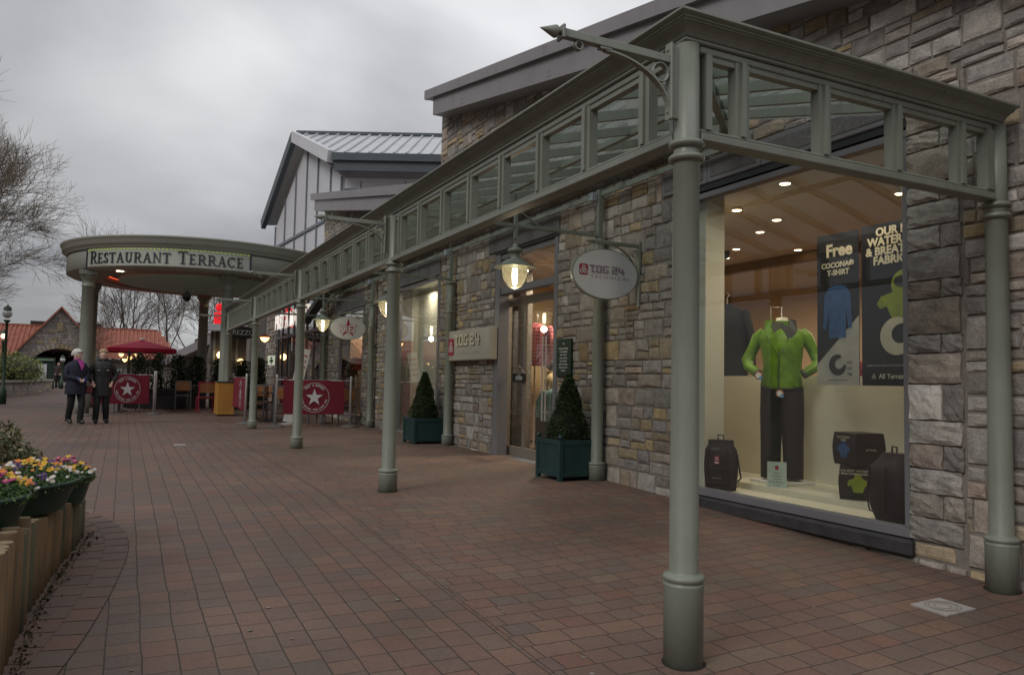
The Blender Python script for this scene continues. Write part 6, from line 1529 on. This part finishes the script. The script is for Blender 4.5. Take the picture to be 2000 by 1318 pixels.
# flower tubs
PET = {'white': mat('white_petal', (.62, .6, .58), .6, var=.05), 'yellow': mat('yellow_petal', (.6, .36, .02), .6, var=.15, scale=30), 'purple': mat('purple_petal', (.06, .015, .13), .6, var=.3, scale=30), 'pink': mat('pink_petal', (.42, .05, .2), .6, var=.25, scale=30), 'orange': mat('orange_petal', (.55, .16, .02), .6, var=.2, scale=30)}
def tub(cx_, cy_, rx, ry_, z, ang_, label, seed, nf=70, hh=.16):
    rr = random.Random(seed); t = thing('flower_tub', (cx_, cy_, z), label, 'planter', 'green tubs of spring flowers')
    R = Matrix.Rotation(ang_, 3, 'Z')
    def ringpts(f, zz): return [Vector((cx_, cy_, zz))+R @ Vector((rx*f*cos(2*pi*k/32), ry_*f*sin(2*pi*k/32), 0)) for k in range(32)]
    b = MB(); rows = [ringpts(.68, z), ringpts(.72, z+.01), ringpts(.93, z+hh), ringpts(1.0, z+hh+.004), ringpts(1.02, z+hh+.018), ringpts(.99, z+hh+.026), ringpts(.93, z+hh+.01), ringpts(.85, z+hh-.03)]
    vs = [p for r_ in rows for p in r_]; b.add(vs, [(i*32+k, i*32+(k+1) % 32, (i+1)*32+(k+1) % 32, (i+1)*32+k) for i in range(7) for k in range(32)], smooth=True)
    b.add(rows[0], [tuple(range(32))[::-1]]); b.build('tub_bowl', GREENT, t)
    MB().add(ringpts(.86, z+hh-.03), [tuple(range(32))]).build('soil', SOIL, t)
    lf = MB()
    for _ in range(2200):
        a = rr.uniform(0, 2*pi); k = sqrt(rr.random())*1.02; p = Vector((cx_, cy_, 0))+R @ Vector((rx*k*cos(a), ry_*k*sin(a), 0)); dome = .09*(1-k*k)
        leaf(lf, (p.x, p.y, z+hh-.02+rr.random()*(.05+dome*1.15)), rr.uniform(.009, .02), rr, (rr.random(), 0, 0), .5)
    lf.build('leaves', leafmat('bedding_leaf', [(.03, .07, .02), (.07, .13, .035), (.12, .18, .06)]), t)
    fl = {c: MB() for c in PET}; ce = MB()
    cols = list(PET)
    for _ in range(nf):
        a = rr.uniform(0, 2*pi); k = sqrt(rr.random())*1.02; p = Vector((cx_, cy_, 0))+R @ Vector((rx*k*cos(a), ry_*k*sin(a), 0)); dome = .1*(1-k*k)
        zz = z+hh+.03+dome+rr.random()*.03
        sec = int((sin(p.x*13+seed*2)+sin(p.y*9.5+seed)+2)*1.25+rr.gauss(0, .45)) % 5; c = ['yellow', 'purple', 'white', 'yellow', 'pink'][sec]
        if rr.random() < .12: c = 'orange'
        nrm = Vector((rr.gauss(-.1, .35), rr.gauss(-.45, .35), 1)).normalized(); q = nrm.to_track_quat('Z', 'Y').to_matrix(); r_ = rr.uniform(.011, .022)
        if c in ('white', 'pink'):   # domed daisies
            fl[c].lathe([(r_*.3, .006), (r_*.8, .003), (r_, -.003), (r_*.6, -.008)], (p.x, p.y, zz), 9, ax=q); ce.lathe([(0, .009), (r_*.3, .007)], (p.x, p.y, zz), 6, ax=q)
        else:                        # flat five-petalled pansies
            for m_ in range(5):
                an = 2*pi*m_/5; d1 = Vector((cos(an), sin(an), .1)); d2 = Vector((-sin(an), cos(an), 0)); o0 = Vector((p.x, p.y, zz))
                fl[c].add([o0, o0+q @ (d1*r_*.6+d2*r_*.6), o0+q @ (d1*r_*1.15), o0+q @ (d1*r_*.6-d2*r_*.6)], [(0, 1, 2, 3)])
            ce.lathe([(0, .004), (r_*.25, .003)], (p.x, p.y, zz), 6, ax=q)
    for c in PET:
        if fl[c].v: o_ = fl[c].build('%s_flowers' % c, PET[c], t); o_['kind'] = 'stuff'
    o_ = ce.build('flower_centres', PET['yellow'], t); o_['kind'] = 'stuff'
    return t
tub(-.66, 4.72, .36, .26, .375, radians(70), 'dark green tub of daisies and pansies nearest the camera on the log bed', 1, 130)
tub(-.50, 5.62, .42, .27, .335, radians(72), 'middle dark green tub, crowded with yellow pansies and white daisies', 2, 165)
tub(-.36, 6.42, .27, .2, .26, radians(75), 'farthest dark green tub at the tip of the log bed', 3, 60, hh=.17)
t = thing('variegated_shrub', (-1.3, 6.6, .25), 'variegated cream and green shrub behind the flower tubs', 'shrub')
b = MB(); rr = random.Random(5)
for c, r in (((-.80, 6.6, .52), (.29, .4, .27)), ((-1.08, 6.3, .62), (.46, .5, .33)), ((-.64, 6.9, .40), (.2, .3, .18)), ((-.95, 7.0, .5), (.3, .3, .28))):
    for _ in range(4500):
        d = Vector((rr.gauss(0, 1), rr.gauss(0, 1), rr.gauss(0, 1))).normalized(); k = rr.random()**.35*(1+.15*sin(7*d.x)+.1*sin(9*d.z+4*d.y))
        leaf(b, (c[0]+d.x*r[0]*k, c[1]+d.y*r[1]*k, max(.2, c[2]+d.z*r[2]*k)), rr.uniform(.013, .026), rr, (rr.random(), 0, 0), .55)
b.build('foliage', LEAFV, t)
b = MB()
for _ in range(60):
    a = rr.uniform(0, 2*pi); p = (-1.2+.1*cos(a), 6.6+.1*sin(a), .25); b.tube([p, (p[0]+cos(a)*.2, p[1]+sin(a)*.2, .55), (p[0]+cos(a)*.4, p[1]+sin(a)*.4, .6+.22*rr.random())], [.008, .006, .002], 4)
b.build('stems', BARK, t)
# covers in the paving
def cover(x0, y0, x1, y1, label, mt):
    z = max(G(x0, y0), G(x1, y0), G(x0, y1), G(x1, y1))+.012; cx_, cy_ = (x0+x1)/2, (y0+y1)/2
    t = thing('drain_cover', (cx_, cy_, z), label, 'drain cover', 'metal covers in the paving')
    b = MB(); vs = [(x, y, G(x, y)+d) for d in (.001, .014) for x, y in ((x0, y0), (x1, y0), (x1, y1), (x0, y1))]
    b.add(vs, [(3, 2, 1, 0), (4, 5, 6, 7), (0, 1, 5, 4), (1, 2, 6, 5), (2, 3, 7, 6), (3, 0, 4, 7)]); b.build('plate', mt, t)
    b = MB(); zc = G(cx_, cy_)+.0165
    sx_ = (G(x1, cy_)-G(x0, cy_))/(x1-x0); sy_ = (G(cx_, y1)-G(cx_, y0))/(y1-y0)
    for r_ in (.05, .08, .1):
        vs = []
        for k in range(33):
            a = 2*pi*k/32
            for q in (r_-.004, r_+.002): vs.append((cx_+q*cos(a), cy_+q*sin(a), zc+sx_*q*cos(a)+sy_*q*sin(a)))
        b.add(vs, [(2*k, 2*k+1, 2*k+3, 2*k+2) for k in range(32)])
    b.build('raised_pattern', mat('worn_pattern', (.2, .18, .17), .6), t)
cover(4.45, 3.02, 4.725, 3.26, 'pale square metal cover in the paving at bottom right', mat('worn_metal_cover', (.36, .33, .32), .5, var=.12, scale=20))
cover(.80, 13.86, .98, 14.1, 'small pale cover in the open paving left of the columns', mat('worn_metal_cover_far', (.4, .37, .36), .5))
b = MB(); rr = random.Random(99)
for _ in range(150):
    x, y = rr.uniform(-.1, 5.0), rr.uniform(3.2, 17); r_ = rr.uniform(.008, .017)
    b.lathe([(r_, 0), (r_*.7, .0015), (0, .002)], (x, y, G(x, y)+.006), 7)
tag(b.build('gum_spots', mat('trodden_gum', (.2, .18, .165), .8, var=.4, scale=3)), 'small pale trodden gum spots on the paving', 'gum', kind='stuff')
# building across the way (seen only in the window reflections)
opp = thing('opposite_building', (-16, 6, -.4), 'long dark roofed building across the walk', 'building')
MB().box(-18, -16, -14, 16, -.6, 3.2).build('wall', mat('opposite_render', (.3, .28, .25), .8), opp)
b = MB(); b.add([(-15.6, -14.5, 3.1), (-15.6, 16.5, 3.1), (-20, 16.5, 6), (-20, -14.5, 6)], [(0, 1, 2, 3)]); b.build('roof', mat('opposite_dark_tiles', (.06, .05, .05), .8), opp)
for y in (-11, -7, -3, 1, 5, 9, 13): MB().box(-16.02, -15.95, y, y+2, .4, 2.6).build('window', DARKFR, opp)
# ------------------------------------------------------------------ people
HAIRW = mat('white_hair', (.62, .60, .56), .8, var=.1, scale=40, bump=.5, bscale=60); HAIRB = mat('fair_hair', (.36, .25, .15), .8, var=.2, scale=40, bump=.5, bscale=60); HAIRD = mat('dark_hair', (.02, .015, .012), .6, var=.2)
NAVY = mat('navy_coat', (.010, .012, .026), .8, var=.2, scale=6, bump=.3, bscale=30); BLKC = mat('black_quilted_coat', (.010, .010, .012), .55, var=.3, scale=9, bump=.5, bscale=14)
TROU = mat('black_trousers', (.008, .008, .010), .8, var=.2); SHOE = mat('black_shoes', (.012, .010, .010), .4); LIPS = mat('lips', (.3, .08, .07), .5); EYE = mat('dark_eye', (.03, .02, .02), .3)
SCARF = mat('magenta_scarf', (.5, .07, .36), .8, var=.2); BAGR = mat('burgundy_bag', (.10, .015, .02), .5); BLUEC = mat('blue_cuff', (.04, .06, .25), .8)
def skin_mesh(nodes, edges, root='pelvis', sub=2):
    names = list(nodes); me = bpy.data.meshes.new('s'); me.from_pydata([nodes[n][0] for n in names], [(names.index(a), names.index(c)) for a, c in edges], [])
    ob = bpy.data.objects.new('s', me); COL.objects.link(ob); ob.modifiers.new('k', 'SKIN')
    for i, n in enumerate(names):
        r = nodes[n][1]; me.skin_vertices[0].data[i].radius = r if isinstance(r, tuple) else (r, r)
        me.skin_vertices[0].data[i].use_root = n == root
    sb = ob.modifiers.new('u', 'SUBSURF'); sb.levels = sub; sb.render_levels = sub
    dg = bpy.context.evaluated_depsgraph_get(); m2 = bpy.data.meshes.new_from_object(ob.evaluated_get(dg))
    vs = [v.co.copy() for v in m2.vertices]; fs = [tuple(p.vertices) for p in m2.polygons]
    bpy.data.meshes.remove(m2); bpy.data.objects.remove(ob); bpy.data.meshes.remove(me)
    return vs, fs
def person(loc, rz, H, label, J, coat, coat_mat, hem, hair_mat, hair, girth=1.0, headturn=0.0, extra=None, group=None, quilt=0, trou=TROU, fingers=('L', 'R'), coatw=(.19, .14, .21, .155)):
    """local frame: the figure faces -Y; J overrides joint positions (for a 1.64 m figure)"""
    t = thing('person', loc, label, 'person', group, rz=rz); k = H/1.64
    j = {'pelvis': (0, 0, .88), 'waist': (0, 0, 1.02), 'chest': (0, 0, 1.2), 'uchest': (0, .01, 1.32), 'neck': (0, .01, 1.395), 'head0': (0, -.005, 1.455), 'head1': (0, -.008, 1.53), 'head2': (0, 0, 1.595),
         'shR': (-.155, .01, 1.30), 'shL': (.155, .01, 1.30), 'elR': (-.22, .03, 1.08), 'elL': (.22, .03, 1.08), 'wrR': (-.17, -.12, .93), 'wrL': (.17, -.12, .93), 'haR': (-.15, -.17, .88), 'haL': (.15, -.17, .88),
         'hiR': (-.085, 0, .85), 'hiL': (.085, 0, .85), 'knR': (-.09, -.02, .47), 'knL': (.09, -.02, .47), 'anR': (-.09, .01, .085), 'anL': (.09, .01, .085), 'toR': (-.1, -.12, .035), 'toL': (.1, -.12, .035)}
    j.update(J); g = girth
    r = {'pelvis': (.135*g, .1*g), 'waist': (.115*g, .09*g), 'chest': (.13*g, .1*g), 'uchest': (.115, .08), 'neck': .05, 'head0': (.060, .068), 'head1': (.090, .102), 'head2': (.070, .08),
         'shR': .045, 'shL': .045, 'elR': .04, 'elL': .04, 'wrR': .025, 'wrL': .025, 'haR': (.035, .018), 'haL': (.035, .018), 'hiR': .085*g, 'hiL': .085*g, 'knR': .055, 'knL': .055, 'anR': .036, 'anL': .036, 'toR': (.038, .025), 'toL': (.038, .025)}
    V = lambda n: Vector(j[n])*k
    nodes = {n: (V(n), tuple(x*k for x in r[n]) if isinstance(r[n], tuple) else r[n]*k) for n in j}
    ed = [('pelvis', 'waist'), ('waist', 'chest'), ('chest', 'uchest'), ('uchest', 'neck'), ('neck', 'head0'), ('head0', 'head1'), ('head1', 'head2')]
    for s in 'RL': ed += [('uchest', 'sh'+s), ('sh'+s, 'el'+s), ('el'+s, 'wr'+s), ('wr'+s, 'ha'+s), ('pelvis', 'hi'+s), ('hi'+s, 'kn'+s), ('kn'+s, 'an'+s), ('an'+s, 'to'+s)]
    vs, fs = skin_mesh(nodes, ed); b = MB(); b.add(vs, fs, smooth=True)
    # fingers and thumb, each its own bent chain rooted in the palm
    for s in fingers:
        p = V('ha'+s); d = (V('ha'+s)-V('wr'+s)).normalized(); side = d.cross(Vector((0, -.3, 1))).normalized(); curl = side.cross(d).normalized()
        if curl.z > 0: curl = -curl
        for i, ln in enumerate((.06, .068, .063, .05)):
            o_ = p+side*(.024-.016*i)*k; b.tube([o_, o_+d*ln*.5*k+curl*.006, o_+d*ln*.85*k+curl*.022*k, o_+d*ln*.9*k+curl*.04*k], [.0095*k, .009*k, .008*k, .006*k], 7)
        o_ = p-d*.02*k+side*.03*k; b.tube([o_, o_+side*.02*k+d*.02*k, o_+side*.018*k+d*.045*k+curl*.012], [.011*k, .0095*k, .007*k], 7)
    HT = Matrix.Rotation(headturn, 3, 'Z'); hc = V('head1')
    def hp(x, y, z): return hc+HT @ (Vector((x, y, z))*k)
    # nose, brow and ears grow out of the same skin
    b.tube([hp(0, -.09, .022), hp(0, -.108, -.002), hp(0, -.114, -.018), hp(0, -.096, -.03)], [.007*k, .011*k, .014*k, .008*k], 8)
    for sx in (-1, 1): b.ball(hp(sx*.088, .0, -.005), .022*k, 8, 6, (.35, .7, 1.1))
    b.ball(hp(0, -.066, -.065), .028*k, 8, 6, (1, .8, .7))
    body = b.build('body', SKIN, t, world=False)
    fa = MB()
    for sx in (-1, 1): fa.ball(hp(sx*.032, -.094, .010), .009*k, 8, 6, (1.3, .5, .6))
    fa.build('eyes', EYE, t, world=False)
    MB().tube([hp(-.022, -.094, -.046), hp(0, -.102, -.048), hp(.022, -.094, -.046)], [.003*k, .0055*k, .003*k], 6).build('mouth', LIPS, t, world=False)
    # hair
    hb = MB(); n = 26; m_ = 14; vs = []; rr = random.Random(int(H*1000))
    for i in range(m_+1):
        th = pi*.86*i/m_
        for q in range(n):
            ph = 2*pi*q/n; x, y, z = sin(th)*cos(ph), sin(th)*sin(ph), cos(th)
            front = max(0, -y)**.8; lim = hair['low']*(1-front)+hair['front']*front
            zz_ = max(z, lim); f = (1+hair['vol']*(1+.5*rr.random())) if z > lim else .78; blow = hair.get('blow', 0)
            p = hp(x*.090*f+blow*max(0, -x)*(1-z)*.5, y*.102*f*(1 if y > 0 else .93)+.008, zz_*.095*f+.030); vs.append(p)
    hb.add(vs, [(i*n+q, (i+1)*n+q, (i+1)*n+(q+1) % n, i*n+(q+1) % n) for i in range(m_) for q in range(n)], smooth=True)
    hb.build('hair', hair_mat, t, world=False)
    # legs of the trousers, shoes
    for s in 'RL':
        MB().tube([V('hi'+s)+Vector((0, 0, .02)), V('hi'+s).lerp(V('kn'+s), .5), V('kn'+s), V('kn'+s).lerp(V('an'+s), .5), V('an'+s)+Vector((0, 0, .0))], [.098*g*k, .088*k, .073*k, .068*k, .062*k], 16).build('trouser_leg', trou, t, world=False)
        a, c = V('an'+s), V('to'+s); dd = (c-a); dd.z = 0; dd.normalize()
        sh = MB(); sh.tube([a+Vector((0, 0, .02))-dd*.02, a-dd*.035+Vector((0, 0, -.03)), a+dd*.04+Vector((0, 0, -.025)), c+Vector((0, 0, .01)), c+dd*.05*k], [.045*k, .05*k, .048*k, .045*k, .02*k], 12)
        sh.build('shoe', SHOE, t, world=False)
    # coat: elliptical sections from hem to collar, plus sleeves
    cb = MB(); n = 32; cw = coatw; ch = Vector(j['chest'])
    secs = [(hem, cw[0]*1.03, cw[1]*1.08), (hem+.02, cw[0]*1.05, cw[1]*1.1), ((hem+.88)/2, cw[0]*1.02, cw[1]*1.05), (.95, cw[0], cw[1]), (1.03, cw[0]*.95, cw[1]*.95), (1.15, cw[0]*1.0, cw[1]*1.0), (1.25, cw[0]*1.02, cw[1]*.98), (1.32, cw[0]*1.0, cw[1]*.85), (1.36, cw[0]*.86, cw[1]*.70), (1.385, cw[0]*.62, cw[1]*.62), (1.395, .085, .085), (1.43, .078, .085)]
    if quilt:
        ns_ = []
        for (h0, a0, c0), (h1, a1, c1) in zip(secs, secs[1:]):
            for q in range(4): u = q/4; bu = 1+.022*abs(sin(pi*(h0+(h1-h0)*u)/.075)); ns_.append((h0+(h1-h0)*u, (a0+(a1-a0)*u)*bu, (c0+(c1-c0)*u)*bu))
        secs = ns_+[secs[-1]]
    vs = []
    for (h, ra, rb) in secs:
        ox, oy = 0, 0
        if h > 1.1: u = min(1, (h-1.1)/.2); ox, oy = j['uchest'][0]*u, j['uchest'][1]*u
        for q in range(n):
            a = 2*pi*q/n; fo = 1+(.02*sin(7*a+h*11) if h < 1.1 else .008*sin(5*a+h*9)); vs.append(Vector((ox+ra*cos(a)*fo, oy+rb*sin(a)*fo, h))*k)
    m_ = len(secs); cb.add(vs, [(i*n+q, i*n+(q+1) % n, (i+1)*n+(q+1) % n, (i+1)*n+q) for i in range(m_-1) for q in range(n)], smooth=True); cb.add(vs[:n], [tuple(range(n))[::-1]])
    cb.build('coat', coat_mat, t, world=False)
    for s in 'RL':
        sg = -1 if s == 'R' else 1; p0 = V('sh'+s)+Vector((-sg*.02, 0, .01))
        MB().tube([p0, V('sh'+s).lerp(V('el'+s), .18)+Vector((sg*.01, 0, 0)), V('sh'+s).lerp(V('el'+s), .6), V('el'+s), V('el'+s).lerp(V('wr'+s), .55), V('wr'+s)+(V('wr'+s)-V('el'+s)).normalized()*.01], [.06*k, .073*k, .066*k, .062*k, .055*k, .047*k], 14).build('sleeve', coat_mat, t, world=False)
    if extra: extra(t, V, hp, k)
    return t
def ex1(t, V, hp, k):
    b = MB(); b.lathe([(.062, 1.38*k), (.078, 1.41*k), (.07, 1.455*k)], (0, 0, 0), 16)
    b.add([Vector(p)*k for p in ((-.06, -.145, 1.42), (.07, -.135, 1.42), (.075, -.165, 1.3), (.02, -.185, 1.19), (-.02, -.178, 1.3))], [(0, 1, 2, 3, 4)]); b.build('scarf', SCARF, t, world=False)
    for s in 'RL':
        d = (V('wr'+s)-V('el'+s)).normalized(); MB().tube([V('wr'+s)-d*.0, V('wr'+s)+d*.03], [.046*k, .05*k], 12).build('cuff', BLUEC, t, world=False)
    b = MB()
    for i in range(4): b.ball((-.01*k, -.172*k-.004*i, (1.12-.11*i)*k), .011, 8, 6)
    b.build('buttons', SHOE, t, world=False)
    b = MB(); b.bbox(.16*k, .30*k, -.17*k, -.09*k, .68*k, .86*k, .02); b.tube([(.2*k, -.13*k, .86*k), (.19*k, -.15*k, .97*k), (.26*k, -.13*k, .86*k)], .007, 6); b.build('handbag', BAGR, t, world=False)
person((-.93, 19.85, G(-.93, 19.85)+.002), radians(28), 1.64, 'woman with white hair, navy coat and magenta scarf, walking with hands joined', {
    'wrR': (-.06, -.20, 1.0), 'haR': (-.0, -.225, .985), 'elR': (-.24, -.01, 1.06), 'elL': (.23, -.03, 1.06), 'wrL': (.09, -.20, .98), 'haL': (.03, -.235, .975),
    'knL': (.085, -.13, .47), 'anL': (.075, -.10, .09), 'toL': (.08, -.22, .04), 'knR': (-.08, .02, .47), 'anR': (-.06, .16, .12), 'toR': (-.06, .05, .035)},
    True, NAVY, .66, HAIRW, {'low': -.4, 'front': .28, 'vol': .2, 'blow': .06}, girth=1.18, headturn=radians(38), extra=ex1, coatw=(.212, .168, 0, 0), group='two women walking')
def ex2(t, V, hp, k):
    b = MB(); b.lathe([(.088, 1.37*k), (.105, 1.41*k), (.10, 1.46*k), (.085, 1.45*k)], (0, .01, 0), 20, a0=radians(-60), a1=radians(240)); b.build('hood_collar', BLKC, t, world=False)
    b = MB(); b.tube([Vector((0, -.165, .66))*k, Vector((0, -.168, 1.0))*k, Vector((0, -.16, 1.3))*k, Vector((0, -.1, 1.40))*k], .006, 6); b.build('zip', SHOE, t, world=False)
    b = MB(); [b.bbox((sx-.025)*k, (sx+.025)*k, -.166*k, -.155*k, 1.18*k, 1.192*k, .002) for sx in (-.09, .09)]; b.build('toggles', STEEL, t, world=False)
person((-.42, 20.02, G(-.42, 20.02)+.002), radians(6), 1.67, 'woman with short fair hair in a long black coat, hands in pockets', {
    'elR': (-.28, .05, 1.07), 'elL': (.28, .05, 1.07), 'wrR': (-.20, -.10, .93), 'wrL': (.20, -.10, .93), 'haR': (-.17, -.13, .87), 'haL': (.17, -.13, .87),
    'knR': (-.09, -.08, .46), 'anR': (-.1, .0, .085), 'toR': (-.1, -.13, .035), 'knL': (.09, -.05, .46), 'anL': (.115, .08, .10), 'toL': (.13, -.04, .035)},
    True, BLKC, .60, HAIRB, {'low': -.1, 'front': .3, 'vol': .1}, girth=1.1, headturn=radians(-6), extra=ex2, quilt=1, coatw=(.195, .15, 0, 0), group='two women walking')
person((-3.62, 56, .29), radians(-10), 1.62, 'distant person in a dark brown coat walking through the archway', {}, True, mat('brown_coat', (.035, .022, .018), .8), .78, HAIRD, {'low': -.2, 'front': .4, 'vol': .06}, coatw=(.2, .15, 0, 0))
person((6.62, 11.62, -.08), radians(70), 1.68, 'person in a cream jumper reaching forward inside the shop doorway', {'elL': (.25, -.08, 1.1), 'wrL': (.2, -.3, 1.02), 'haL': (.19, -.37, 1.03), 'elR': (-.24, -.04, 1.1), 'wrR': (-.17, -.28, 1.03), 'haR': (-.15, -.35, 1.03)}, True, mat('cream_jumper', (.45, .34, .18), .85, bump=.3), .95, HAIRD, {'low': -.95, 'front': .35, 'vol': .16}, coatw=(.18, .13, 0, 0), trou=mat('teal_plaid_skirt', (.06, .12, .12), .8, var=.5, scale=20))
